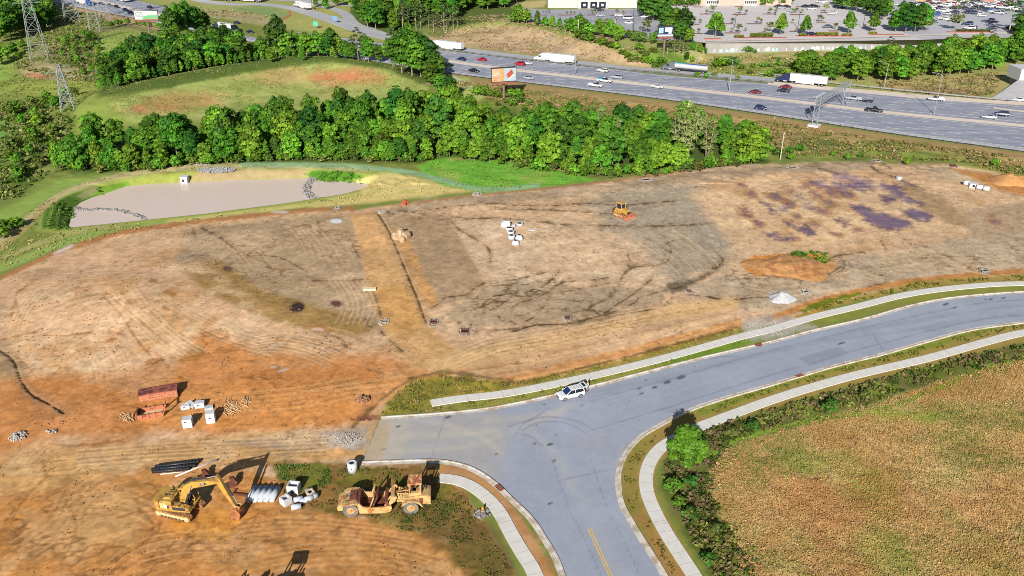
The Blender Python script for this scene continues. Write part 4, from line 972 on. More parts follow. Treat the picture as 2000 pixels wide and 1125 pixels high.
# --- slim young trees along the front of the wood
fl = resample(smooth_line(wf, 5), 2.0)
for k, (x, y) in enumerate(fl):
    u, v = proj(x, y, 0)
    if u > 1150 and k % 2: continue
    if 830 < u < 1010 and k % 2: continue
    plant('s%d' % rr_.randrange(3) if rr_.random() < .7 else 'b%d' % rr_.choice((0, 2, 3)), x+rr_.uniform(-1.4, 1.4), y+1.0+rr_.uniform(-.8, 2.2), rr_.uniform(.55, 1.15)*(1 if rr_.random() < .8 else .6), 'lime green young tree on the front edge of the wood', 'young trees fronting the wood', name='young_tree')
for k, (x, y) in enumerate(resample(smooth_line(wf, 5), 1.9)):
    u, v = proj(x, y, 0)
    if 850 < u < 1000 and k % 3: continue
    plant('h%d' % (k % 2) if k % 3 else 'h0', x+rr_.uniform(-.8, .8), y-.4+rr_.uniform(-.7, 1.6), rr_.uniform(.6, 1.25), 'leafy undergrowth bush along the foot of the wood', 'undergrowth bushes along the wood', cat='bush')
# --- belt on the far side of the clay hill
def at(key, u, v, hpx, label, group=None, wide=1.0, z=None, single=False, cat='tree', name=None):
    """a tree with its foot at a photo pixel and hpx photo pixels tall"""
    p = P(u, v) if z is None else PZ(u, v, z)
    hh = {'b': 9.6, 's': 6.6, 'p': 12, 'n': 13.2, 'k': 7.8, 'l': 4.3, 'h': 3.1}[key[0]]
    s = hpx/(ppm(u, v, p.z)*.96)/hh
    return plant(key, p.x, p.y, s*wide, label, group, p.z, s, single, cat, name)
for x, y in scatter([(196,184),(206,158),(260,128),(330,108),(400,92),(470,108),(484,132),(420,148),(330,164),(230,184)], 6.6, 21):
    plant('b%d' % rr_.choice((1, 4, 0, 5, 4)), x, y, rr_.uniform(.8, 1.15), 'large dark green tree in the copse left of the clay hill', 'trees of the copse left of the clay hill')
for k, (x, y) in enumerate(resample(smooth_line(GL([(200,188),(232,192),(300,176),(380,158),(440,146),(490,137),(560,124),(600,120)])), 2.9)):
    plant('s%d' % rr_.randrange(3), x, y, rr_.uniform(.6, .85), 'slim bright young tree at the foot of the copse by the clay hill', 'young trees edging the clay hill')
for u, v, h, key in ((335,76,54,'b4'),(352,72,62,'b1'),(370,70,60,'b4'),(388,68,52,'b1'),(403,62,34,'b4'),(345,88,40,'b0')):
    at(key, u, v, h, 'tall dark tree in the clump beside the highway, right of the white and green billboard', 'tall trees by the highway billboard', .8)
for u, v, h, key in ((494,118,36,'b0'),(515,116,40,'b3'),(560,112,46,'b3'),(580,108,46,'s0'),(600,113,50,'b0'),(622,113,46,'b3'),(640,114,40,'b5'),(660,110,36,'b3'),(530,122,30,'b0'),(590,120,30,'s1'),(652,118,28,'s0'),(690,118,34,'b1'),(676,116,34,'b2'),(720,122,46,'b3'),(738,122,34,'b1')):
    at(key, u, v, h, 'light green tree in the row along the crest of the clay hill', 'trees along the crest of the clay hill')
at('b4', 545, 112, 70, 'tallest dark tree in the row on the clay hill', None, .8)
at('b1', 648, 96, 40, 'rounded olive tree showing above the row on the clay hill')
for u, v, h in ((700,119,60),(712,120,52),(768,134,72),(690,116,44)):
    at('n%d' % (u % 2), u, v, h, 'pine with a bare trunk standing at the right end of the clay hill', 'pines on the clay hill', 1.15)
for u, v, h, key in ((785,142,78,'b0'),(805,148,74,'b3'),(822,150,72,'b1'),(838,152,66,'b4'),(848,156,54,'b1'),(795,128,66,'b5'),(815,122,60,'b0'),(770,128,56,'b2'),(830,140,60,'b4'),(840,166,44,'b0'),(862,185,40,'b1'),(880,192,40,'b4')):
    at(key, u, v, h, 'full dark green tree in the big round clump at the highway edge', 'trees of the round clump at the highway edge', 1.05)
# --- upper left corner wood
for x, y in scatter([(-30,92),(40,86),(78,66),(112,40),(100,16),(40,6),(-30,4)], 8.6, 31):
    plant('b%d' % rr_.choice((1, 4, 5, 0)), x, y, rr_.uniform(1.0, 1.4), 'big dark tree of the corner wood left of the pylons', 'trees of the corner wood left of the pylons')
for u, v, h, key in ((10,118,30,'b3'),(28,108,26,'b0'),(44,98,20,'h0'),(-4,128,34,'b0'),(36,116,14,'h0'),(-10,112,34,'b1')):
    at(key, u, v, h, 'light green tree below the corner wood at the left edge', 'trees below the corner wood')
# --- woods beyond the highway, top centre
for x, y in scatter([(690,46),(712,60),(760,62),(860,62),(890,58),(945,42),(1010,30),(1030,16),(1010,2),(700,2),(650,8),(690,20)], 9.0, 41):
    plant('b%d' % rr_.choice((1, 4, 5, 0, 2, 3)), x, y, rr_.uniform(.95, 1.35), 'broadleaf tree in the wood beyond the slip road', 'broadleaf trees of the wood beyond the slip road')
for k in range(13):
    u = 782+k*9+rr_.uniform(-6, 6); at('n%d' % (k % 2), u, 66-abs(k-5)*.9+rr_.uniform(-2, 2), rr_.uniform(38, 58), 'pine with a tall bare trunk along the front of the far wood', 'pines along the front of the far wood', 1.0)
for u, v, h, key in ((615,14,20,'b3'),(636,18,22,'b0'),(655,12,18,'b3')): at(key, u, v, h, 'small bright tree on the grass by the slip road', 'trees by the slip road')
# --- wood right of the highway
for x, y in scatter([(1545,158),(1600,165),(1700,162),(1800,158),(1900,146),(1992,128),(2060,120),(2060,100),(1860,116),(1760,124),(1660,130),(1560,140)], 7.0, 51):
    u, v = proj(x, y, 0)
    plant('b%d' % rr_.choice((0, 3, 3, 2, 5, 1)), x, y, rr_.uniform(.75, 1.1)*(1.15 if u > 1780 else .95), 'bright green tree in the roadside wood below the retaining wall', 'trees of the roadside wood below the wall')
at('n0', 1733, 116, 42, 'lone pine rising out of the roadside wood', None, 1.3)
at('n1', 1966, 80, 76, 'tall loose pine in front of the crowded car park', None, 1.3)
for u, v, h in ((1935,84,30),(1985,90,40),(1996,84,60)): at('n0' if u < 1980 else 'b4', u, v, h, 'dark tree at the right edge above the roadside wood', 'dark trees at the right edge')
# --- row between cut slope and car park
for u, v, h, key in ((1012,46,34,'b3'),(1028,47,30,'b0'),(1004,46,22,'h0'),(1049,52,30,'s2'),(1066,55,20,'h0'),(1079,58,28,'s0'),(1093,60,24,'s2'),(1112,66,32,'b0'),(1130,68,36,'b3'),(1142,70,32,'b0'),(1150,72,26,'h0'),(1170,71,34,'k0'),(1183,72,20,'h1'),(1191,76,38,'k0'),(1210,79,30,'k0'),(1205,82,14,'h0'),(1225,76,16,'h0'),(1240,82,20,'h0'),(1262,66,28,'l0'),(1255,84,20,'h0'),(1275,86,20,'h0')):
    at(key, u, v, h, 'young green tree in the planted row above the cut slope', 'trees in the row above the cut slope', 1.1 if key[0] == 'k' else 1.0, LOTZ)
for k, (u, v) in enumerate(((1130,72),(1142,76),(1155,78),(1168,82),(1180,86),(1192,90),(1204,93),(1216,98),(1226,102),(1238,106),(1248,110),(1258,116),(1268,122),(1280,128),(1290,124),(1300,130),(1262,108),(1275,112))):
    at('h%d' % (k % 2), u, v+4, rr_.uniform(11, 17), 'low dark bush on the hedge line down the cut slope', 'bushes down the cut slope', 1.4, cat='bush')
for u, v, h, key in ((1260,34,46,'b4'),(1275,42,48,'b4'),(1290,40,52,'b1'),(1262,24,40,'b1'),(1300,66,48,'b4'),(1318,66,52,'b0'),(1335,72,50,'b4'),(1310,76,40,'b1'),(1328,80,36,'b4'),(1345,84,30,'b0'),(1290,78,22,'h0'),(1296,30,34,'b5')):
    at(key, u, v, h, 'large dark tree in the clump between the two car parks', 'trees of the clump between the car parks', 1.0, LOTZ)
for u, v, h in ((1303,108,34),(1316,112,40),(1326,113,36),(1333,112,30),(1340,112,30),(1297,106,30)):
    at('n%d' % (u % 2), u, v, h, 'pine with bare trunk behind the dark billboard', 'pines behind the dark billboard', 1.0)
for u, v, h in ((1352,100,18),(1366,104,16),(1376,106,12),(1340,118,16),(1352,122,12)): at('b1' if h > 15 else 'h0', u, v, h, 'dark green bushy tree at the left end of the retaining wall', 'trees at the left end of the wall')
for u, v, h in ((1400,132,16),(1412,131,18),(1424,129,17),(1436,128,15),(1405,125,14),(1448,136,10),(1470,133,9),(1490,132,10),(1505,131,10),(1520,130,11),(1535,131,10),(1550,133,13),(1465,145,10),(1500,150,12),(1540,150,14),(1380,152,9),(1362,150,9),(1395,148,8),(1440,156,8),(1520,146,12),(1555,146,14)):
    at('h%d' % (u % 2), u, v, h, 'rounded green bush on the grass between highway and wall', 'bushes between highway and wall', 1.5, cat='bush')
# --- car park trees
at('k0', 1397, 73, 48, 'big bright conical tree in the pale car park', None, 1.05, LOTZ)
for u, v, h in ((1524,69,42),(1572,69,38),(1656,66,44),(1704,63,38)): at('k0', u, v, h, 'conical green tree on the kerbed edge of the pale car park', 'conical trees edging the pale car park', .8, LOTZ)
for u, v, h, key in ((1748,62,44,'b0'),(1768,64,50,'b4'),(1786,63,46,'b4'),(1800,60,48,'b1'),(1760,48,40,'b3'),(1795,40,30,'b4'),(1640,18,26,'b4'),(1655,20,28,'b5'),(1672,22,30,'b4'),(1690,27,32,'b1'),(1706,34,34,'b4'),(1718,40,36,'b4'),(1730,34,34,'b1'),(1712,20,24,'b5'),(1630,10,18,'b4')):
    at(key, u, v, h, 'large dark tree in the band dividing the car parks', 'trees dividing the car parks', 1.0, LOTZ)
for u, v, h in ((1391,27,16),(1380,28,9),(1445,28,14),(1457,28,9),(1504,28,13),(1515,27,9),(1355,46,12),(1367,47,10),(1402,36,9),(1430,46,11),(1443,65,18),(1429,64,10),(1364,65,10),(1480,46,13),(1486,46,9),(1503,63,20),(1494,64,10),(1456,62,8),(1548,27,10),(1555,26,11),(1566,27,9),(1612,24,16),(1600,43,14),(1606,42,9),(1631,58,13),(1548,46,9),(1687,56,9),(1556,62,8),(1060,26,6),(1067,27,6),(1072,26,7),(1107,28,6),(1115,29,7),(1121,29,7),(1157,28,8),(1164,29,6),(1205,28,10),(1217,29,8),(1185,45,9),(1181,46,8),(1250,60,8),(1237,62,8),(1256,61,9),(1172,44,8)):
    at('l0', u, v, h, 'small sparse tree on a car park island', 'small trees on car park islands', 1.15, LOTZ)
for u, v, h, key in ((1863,60,30,'l0'),(1871,24,14,'l0'),(1878,40,12,'l0'),(1810,62,24,'l0'),(1776,14,10,'l0'),(1805,12,6,'l0'),(1870,8,8,'l0'),(1965,16,14,'l0')):
    at(key, u, v, h, 'small tree standing in the crowded car park', 'trees in the crowded car park', 1.4, LOTZ)
for u, v, h in ((1089,13,11),(1113,14,10),(1202,12,12),(1225,10,10),(1125,12,8),(1186,11,8)):
    at('l0', u, v, h, 'clipped round tree against the white store front', 'clipped trees before the white store', 1.2, LOTZ)
for u, v, h in ((1315,12,14),(1330,12,15),(1345,12,14),(1360,11,14),(1414,9,13),(1424,9,14),(1434,9,11),(1441,9,12),(1490,11,13),(1505,10,14),(1524,10,14),(1540,9,13)):
    at('h0', u, v, h, 'bush planted along the front of the pink building', 'bushes before the pink building', 1.3, LOTZ, cat='bush')
# --- single trees near the street
p = P(1337, 915); cr = crown_mesh('crown', round_lobes(6.6, 2.55, .5, 22, 301, 1.0, .35), 190, .2, S(110,166,44,FK), 302, cols2=GREEN)
e_ = empty('roadside_tree', p, 0, 'bright green young tree beside the sidewalk bend on the near corner', 'tree')
link('trunk', trunk_mesh('trunk', 4.5, .1, M_bark, br(70, 4, 1, 3, 1.2)), e_); link('crown', cr, e_)
for i, (u, v, s, c) in enumerate(((1312,958,.8,GREEN),(1325,985,.6,GREEN),(1345,1010,.7,DARK),(1380,1100,.6,DARK),(1350,945,.6,DARK),(1395,1040,.6,OLIVE),(1620,800,.8,MID),(1690,775,.7,OLIVE),(1425,850,.7,OLIVE),(1470,838,.7,DARK))):
    q_ = P(u, v); me_ = crown_mesh('bush', round_lobes(1.9*s, 1.5*s, .02, 9, 310+i), 230, .15, c, 330+i, cols2=OLIVE)
    o = link('bush', me_, None, q_); tag(o, 'leafy bush in the overgrown ditch beside the right-hand sidewalk', 'bush', 'bushes in the overgrown ditch')
# --- bushes round the pylons and the left edge
for i, (x, y) in enumerate(scatter([(0,208),(70,205),(118,196),(155,182),(140,215),(110,250),(120,320),(60,340),(0,380),(0,300),(50,255)], 6.4, 61)):
    at_s = rr_.uniform(.7, 1.25); plant('h%d' % (i % 2), x, y, at_s, 'rounded wild bush on the scrub slope at the left edge', 'wild bushes at the left edge', cat='bush')
for i, (x, y) in enumerate(scatter([(115,95),(180,80),(200,100),(190,150),(160,152),(120,125)], 5.2, 62)):
    plant('h%d' % (i % 2), x, y, rr_.uniform(.6, 1.0), 'low wild bush on the rise between the pylons', 'wild bushes between the pylons', cat='bush')
for i, (x, y) in enumerate(scatter([(210,60),(260,52),(320,62),(330,58),(260,45),(215,48)], 5.5, 63)):
    plant('h0', x, y, rr_.uniform(.6, 1.1), 'leafy bush behind the mown rise near the white and green billboard', 'bushes behind the mown rise', cat='bush')
for i, (x, y) in enumerate(scatter([(1010,196),(1200,225),(1400,262),(1480,285),(1500,306),(1600,300),(1560,312),(1640,312),(1420,268),(1250,248),(1050,228),(950,205)], 6.0, 64)):
    plant('h%d' % (i % 2), x, y, rr_.uniform(.6, 1.05), 'low green bush on the bank between the wood and the highway', 'bushes on the bank below the highway', cat='bush')
for u, v, h in ((930,186,16),(945,188,18),(960,190,15),(975,192,14),(1000,192,18),(1012,190,16),(1770,322,12),(1943,324,14),(1655,312,12),(1625,305,10),(1680,308,9),(1540,300,14),(1520,305,16),(1560,296,14),(1545,312,12)):
    at('h0', u, v, h, 'bright bush on the bank under the orange billboard or by the pole', 'bright bushes on the highway bank', 1.3, cat='bush')
# ------------------------------------------------------------------ uncountable scrub, weeds and grass (one mesh each)
def tufts(name, px, dens, size, cols, seed, h=(.5, 1.0), per=5, cond=None, thr=None, nsc=4, spread=.35, upn=.6):
    r = np.random.default_rng(seed); pl = np.array(GL(px)); a = pl.min(0); b = pl.max(0)
    n = int((b-a).prod()*dens); x = a[0]+(b[0]-a[0])*r.random(n); y = a[1]+(b[1]-a[1])*r.random(n)
    k = sdist(x, y, pl) < 0
    if thr is not None: k &= fbm(x, y, nsc, 3, seed) > thr+.15*r.normal(size=n)
    if len(x[k]) and y[k].min() < 160:
        xx, yy = x[k], y[k]; ok = np.ones(len(xx), bool)
        for ln_, w_ in ((g_sideA, 1.25), (g_sideB, 1.25), (g_sideC, 1.25), (g_curbN, .8), (g_curbE, .8), (g_curbW, .8)): ok &= sdist(xx, yy, ln_, False) > w_
        ok &= sdist(xx, yy, road_poly) > .4; kk_ = np.nonzero(k)[0]; k[kk_[~ok]] = False
    x, y = x[k], y[k]; n = len(x); z = H(x, y); s = size*(.5+r.random(n))
    base = np.stack([x, y, z], 1).repeat(per, 0); ss = s.repeat(per)
    m = n*per; off = r.normal(size=(m, 3))*ss[:, None]*spread; hh = h[0]+(h[1]-h[0])*r.random(m); off[:, 2] = np.abs(off[:, 2])*.6+ss*hh*.5
    nr = r.normal(size=(m, 3))*.55+np.array([0, -.15, upn]); nr /= np.linalg.norm(nr, axis=1)[:, None]
    v, f = leaf_cards(base+off, nr, 1, r)
    ce = (base+off).repeat(4, 0); v = ce+(v-ce)*(ss*.42).repeat(4)[:, None]
    ci = (np.clip(fbm(x, y, nsc*1.3, 3, seed+5)*.9+.5+.25*r.normal(size=n), 0, .999)*len(cols)).astype(int)
    c = np.array(cols)[ci].repeat(per, 0)*(1+.16*r.normal(size=(m, 1)))
    o = link(name, npmesh(name, v, f, [M_scrub], False, np.repeat(np.clip(c, .004, .8), 4, 0), 'leaf')); tag(o, kind='stuff'); return o
SC = [S(124,138,64,FK*1.2), S(150,158,88,FK*1.2), S(178,168,116,FK*1.2), S(104,124,52,FK*1.2), S(140,158,70,FK*1.2)]
tufts('scrub', [(60,40),(190,25),(215,50),(192,66),(186,100),(198,130),(190,165),(120,157),(30,140),(28,125),(80,95)], 1.1, .62, SC, 401, thr=-.15, nsc=7)
tufts('scrub', [(0,200),(150,190),(150,235),(115,320),(40,385),(-40,400),(-40,200)], 1.2, .7, SC+[S(84,120,40,FK)], 402, thr=-.25)
tufts('verge_scrub', [(870,158),(1000,170),(1500,238),(1750,276),(2000,308),(2110,325),(2110,372),(2000,344),(1850,317),(1700,309),(1500,302),(1400,264),(1200,242),(1000,202),(900,185)], 1.5, .5, [S(176,150,98,.68), S(134,140,68,.62), S(192,164,116,.7), S(112,128,54,.6), S(166,132,98,.66), S(150,150,80,.62)], 403, thr=-.3, nsc=5)
tufts('slope_grass', [(820,72),(860,60),(950,46),(1040,50),(1120,72),(1200,98),(1280,132),(1180,122),(1000,101),(850,86)], .9, .5, [S(194,166,130,.7), S(168,142,114,.68), S(210,184,146,.72), S(176,164,110,.66)], 404, thr=-.2, nsc=6)
tufts('far_scrub', [(1350,112),(1690,104),(1560,156),(1480,150),(1370,140)], .8, .55, [S(156,164,86,.62), S(190,174,120,.7), S(120,146,60,.56)], 405, thr=-.1)
tufts('far_scrub', [(1700,162),(1850,152),(1960,142),(1940,186),(1900,190),(1740,178)], 1.0, .55, [S(164,150,94,.66), S(184,166,116,.7), S(148,124,94,.64), S(132,142,68,.6)], 406, thr=-.2)
tufts('far_scrub', [(330,10),(500,26),(560,44),(412,31)], .7, .6, [S(160,152,100,.64), S(134,134,80,.6), S(190,170,126,.7)], 407, thr=0)
tufts('ditch_scrub', [(1298,905),(1332,872),(1372,842),(1420,832),(1500,803),(1700,748),(1850,706),(2080,656),(2080,682),(1850,735),(1700,786),(1560,818),(1420,866),(1388,920),(1392,972),(1438,1060),(1500,1180),(1430,1190),(1345,1040),(1298,955)], 12.0, .40, [S(140,124,86,FK), S(84,112,40,FK), S(72,100,34,FK), S(92,112,40,FK), S(128,148,52,FK), S(150,130,96,FK), S(76,96,34,FK), S(120,100,72,FK), S(104,134,44,FK), S(170,150,104,.62), S(148,150,76,.6)], 408, thr=-.12, nsc=1.8)
tufts('field_grass', FPX, 34, .13, [S(138,148,66,.74), S(160,158,78,.75), S(184,168,94,.75), S(204,178,112,.76), S(214,186,126,.76), S(210,172,110,.75), S(208,164,100,.74), S(198,152,90,.72)], 409, h=(.6, 1.5), per=3, nsc=7, spread=.55, upn=.25)
tufts('field_fringe', [(1385,905),(1440,860),(1560,822),(1700,790),(1850,736),(2080,682),(2080,700),(1850,756),(1700,806),(1560,842),(1450,884),(1412,925),(1420,980),(1470,1070),(1530,1190),(1490,1190),(1430,1080),(1385,980)], 9, .24, [S(196,166,106,.72), S(150,150,76,.66), S(176,150,98,.7), S(112,130,54,.6), S(206,180,126,.74)], 431, thr=-.05, nsc=1.8)

tufts('weeds', [(705,915),(850,912),(900,960),(955,1040),(1005,1125),(1030,1290),(940,1290),(905,1130),(870,1050),(760,1012),(640,1000),(560,985),(530,907),(640,907)], 9.0, .17, [S(118,124,60,FK), S(104,112,54,FK), S(160,134,92,FK), S(140,112,74,FK), S(136,142,70,FK)], 410, thr=.08, nsc=2.0)
tufts('weeds', [(535,910),(640,905),(648,945),(600,958),(545,935)], 30, .15, [S(96,128,52,.6), S(116,142,60,.62), S(140,150,84,.66)], 411, thr=.0, nsc=1.6)
tufts('weeds', [(690,985),(900,965),(870,1030),(800,1040),(720,1010)], 30, .15, [S(98,122,50,.6), S(118,138,58,.62), S(122,114,64,.62)], 412, thr=.1, nsc=1.6)
tufts('verge_grass', [(742,812),(762,780),(800,747),(862,734),(1000,749),(1150,718),(1300,680),(1440,642),(1475,645),(1475,662),(1250,730),(1000,790),(850,808)], 12, .18, [S(128,138,60,.62), S(160,148,80,.66), S(112,130,52,.6), S(180,156,96,.7)], 413, thr=-.02, nsc=1.6, cond=None)
tufts('verge_grass', [(1565,622),(1620,595),(1700,574),(1800,553),(2090,534),(2090,548),(1925,553),(1750,576),(1587,616)], 4.5, .34, [S(140,144,56,FK), S(176,156,78,FK), S(112,126,46,FK)], 414, thr=.0, nsc=1.6)
tufts('verge_grass', [(1355,804),(1500,760),(1725,700),(1900,652),(2090,620),(2090,630),(1937,657),(1675,724),(1500,774),(1405,808)], 6.0, .26, [S(128,142,52,FK), S(156,152,66,FK), S(104,128,44,FK)], 415, thr=-.15, nsc=1.6)
tufts('verge_grass', [(1275,846),(1232,885),(1218,930),(1224,985),(1262,1050),(1310,1140),(1330,1110),(1290,1030),(1256,962),(1254,925),(1290,862)], 6.0, .2, [S(140,136,58,FK), S(170,140,80,FK), S(116,130,48,FK)], 416, thr=-.1, nsc=1.6)
tufts('bank_weeds', [(85,445),(92,405),(120,385),(200,362),(252,357),(150,405),(138,445)], 3, .34, [S(112,150,54,.62), S(134,168,64,.66), S(96,130,48,.58)], 417, thr=-.1)
tufts('bank_weeds', [(596,342),(620,333),(690,337),(712,346),(700,354),(650,353),(625,350)], 4, .42, [S(86,136,40,FK), S(110,158,50,FK)], 418, thr=-.1)
tufts('mound_weeds', [(1530,503),(1550,496),(1600,492),(1625,505),(1620,516),(1590,512),(1560,504)], 4, .6, [S(112,150,48,FK), S(150,176,70,FK), S(90,126,40,FK)], 419, thr=-.3, nsc=2)

for u, v, h in ((12,452,22),(28,445,20),(40,442,16),(4,466,20),(-12,460,22)): at('h%d' % (u % 2), u, v, h, 'low dark bush at the left edge beyond the pond bank', 'bushes at the left edge by the pond', 1.5, cat='bush')
# clods and pebbles strewn over the bare earth
def clods(px, dens, size, seed, thr, nsc, cols):
    r = np.random.default_rng(seed); pl = np.array(GL(px)); a = pl.min(0); b = pl.max(0); n = int((b-a).prod()*dens)
    x = a[0]+(b[0]-a[0])*r.random(n); y = a[1]+(b[1]-a[1])*r.random(n)
    k = (sdist(x, y, pl) < 0) & (fbm(x, y, nsc, 3, seed) > thr+.25*r.normal(size=n)) & (sdist(x, y, road_poly) > 1); x, y = x[k], y[k]; n = len(x); z = H(x, y)
    s = size*(.35+r.random(n)**3*1.6); th = r.random(n)*6.28
    o8 = np.array([[1,0,0],[0,1,0],[-1,0,0],[0,-1,0],[0,0,.9],[0,0,-.6]]); v = o8[None]*s[:, None, None]*(1+.35*r.normal(size=(n, 6, 1))); c, q = np.cos(th)[:, None], np.sin(th)[:, None]
    vx = v[:, :, 0]*c-v[:, :, 1]*q; vy = v[:, :, 0]*q+v[:, :, 1]*c; V = np.stack([vx+x[:, None], vy+y[:, None], v[:, :, 2]+z[:, None]+.02], 2).reshape(-1, 3)
    f8 = np.array([[0,1,4],[1,2,4],[2,3,4],[3,0,4]]); Fc = (f8[None]+6*np.arange(n)[:, None, None]).reshape(-1, 3)
    cc = np.array(cols)[r.integers(0, len(cols), n)].repeat(6, 0)*(1+.15*r.normal(size=(6*n, 1)))
    tag(link('clods', npmesh('clods', V, Fc, [M_clod], False, np.clip(cc, .01, .8))), kind='stuff')
M_clod = attr_mat('clod_earth', 'soil', .97, ((6, .15),), spec=.1)
clods([(-150,985),(150,955),(320,905),(480,920),(560,945),(640,1000),(780,1020),(880,1060),(930,1140),(930,1250),(-150,1250)], 7, .07, 601, .42, 3.5, [S(178,128,84), S(150,108,72), S(160,116,76)])
clods([(-60,730),(300,770),(520,742),(780,735),(700,820),(720,890),(480,915),(150,950),(-80,980)], 5, .075, 602, .42, 4, [S(176,124,82), S(150,104,68), S(186,140,100)])
clods([(0,545),(130,486),(420,430),(690,415),(735,600),(830,690),(640,720),(300,740),(0,690)], 2.6, .10, 603, .3, 4, [S(176,134,96), S(150,112,78)])
clods([(860,410),(1300,352),(1900,335),(2060,380),(2060,520),(1600,575),(1450,620),(1000,735),(860,690)], 2.0, .11, 604, .35, 4, [S(160,134,108), S(130,106,84)])

tufts('hill_grass', [(165,222),(230,198),(300,176),(420,148),(560,122),(650,119),(720,124),(800,144),(838,172),(760,190),(600,205),(420,228),(250,240)], 3.0, .2, [S(144,158,80,.72), S(164,166,96,.74), S(172,160,104,.74), S(132,148,70,.7), S(156,166,90,.72)], 421, thr=-.05, nsc=5)
tufts('hill_grass', [(-20,112),(50,98),(60,150),(188,160),(186,188),(150,205),(40,190),(-20,195)], 1.4, .36, [S(150,168,82,.7), S(170,172,92,.72), S(130,152,66,.66)], 422, thr=0, nsc=5)
tufts('bank_grass', [(-20,490),(40,425),(120,372),(200,347),(300,332),(420,324),(600,322),(720,330),(720,336),(600,328),(400,332),(250,340),(150,366),(88,402),(75,450),(300,434),(560,405),(700,378),(720,382),(430,424),(230,455),(60,505),(-20,530)], 2.2, .24, [S(160,172,84,.7), S(190,182,116,.74), S(140,160,72,.68), S(204,188,130,.74)], 423, thr=-.05, nsc=3)
tufts('lawn_grass', [(820,322),(880,309),(1000,316),(1100,335),(1165,352),(1050,366),(950,375),(870,363)], 1.8, .24, [S(118,172,62,.68), S(146,178,80,.7), S(96,156,50,.66)], 424, thr=-.05, nsc=4)
tufts('bank_grass', [(700,350),(745,340),(800,345),(880,364),(930,374),(850,380),(700,396),(640,402),(650,392),(710,372)], 2.0, .24, [S(214,196,130,.74), S(196,184,108,.72), S(222,204,146,.74)], 425, thr=0, nsc=3)
tufts('mown_grass', [(195,66),(235,58),(300,61),(340,72),(325,92),(260,110),(205,130),(192,102)], 1.2, .34, [S(158,176,88,.7), S(176,172,104,.72), S(140,160,76,.68)], 426, thr=0, nsc=5)
# ------------------------------------------------------------------ vehicles
def paint(name, c, rough=.35): return mat('paint_'+name, S(*c, .62), rough, noise=.05, nscale=1.5, spec=.5)
PC = {'white': (232,232,232), 'silver': (176,182,192), 'grey': (112,118,128), 'black': (36,40,50), 'navy': (36,48,92), 'blue': (34,92,178), 'red': (196,24,44), 'maroon': (122,18,40), 'teal': (60,170,186), 'green': (60,104,92), 'orange': (226,120,60)}
M_glass = mat('dark_glass', (.012,.018,.03), .12, noise=.02); M_tyre = mat('tyre_rubber', (.02,.02,.021), .9, noise=.2); M_rim = mat('wheel_rim', (.2,.2,.21), .4, noise=.1)
M_chrome = mat('bare_metal', (.5,.51,.53), .35, .6, noise=.1); M_lamp = mat('lamp_lens', (.75,.75,.72), .2); M_tail = mat('tail_lens', (.35,.02,.02), .3)
M_dark = mat('dark_trim', (.025,.025,.028), .7)
def wheel_mesh(r, w):
    mb = MB(); mb.cyl((0, -w/2, 0), (0, w/2, 0), r, r, 14); o = mb.build('tyre', M_tyre, bevel=r*.12); t = o.data; bpy.data.objects.remove(o)
    mb = MB(); mb.cyl((0, -w/2-.015, 0), (0, w/2+.015, 0), r*.6, r*.6, 10); mb.cyl((0, -w/2-.03, 0), (0, w/2+.03, 0), r*.2, r*.2, 8); o = mb.build('rim', M_rim); k = o.data; bpy.data.objects.remove(o); return t, k
WH = {k: wheel_mesh(*v) for k, v in {'car': (.34, .24), 'suv': (.40, .27), 'truck': (.52, .3), 'dual': (.52, .62)}.items()}
def add_wheels(e, kind, spots, r):
    for x, y in spots:
        t = link('wheel', WH[kind][0], e, (x, y, r)); link('rim', WH[kind][1], t)
def ring(x, w, z0, z1, tuck=.88, mid=.55):
    h = z1-z0
    return [(x, -w*.92, z0), (x, w*.92, z0), (x, w, z0+h*.18), (x, w, z0+h*mid), (x, w*tuck, z1), (x, -w*tuck, z1), (x, -w, z0+h*mid), (x, -w, z0+h*.18)]
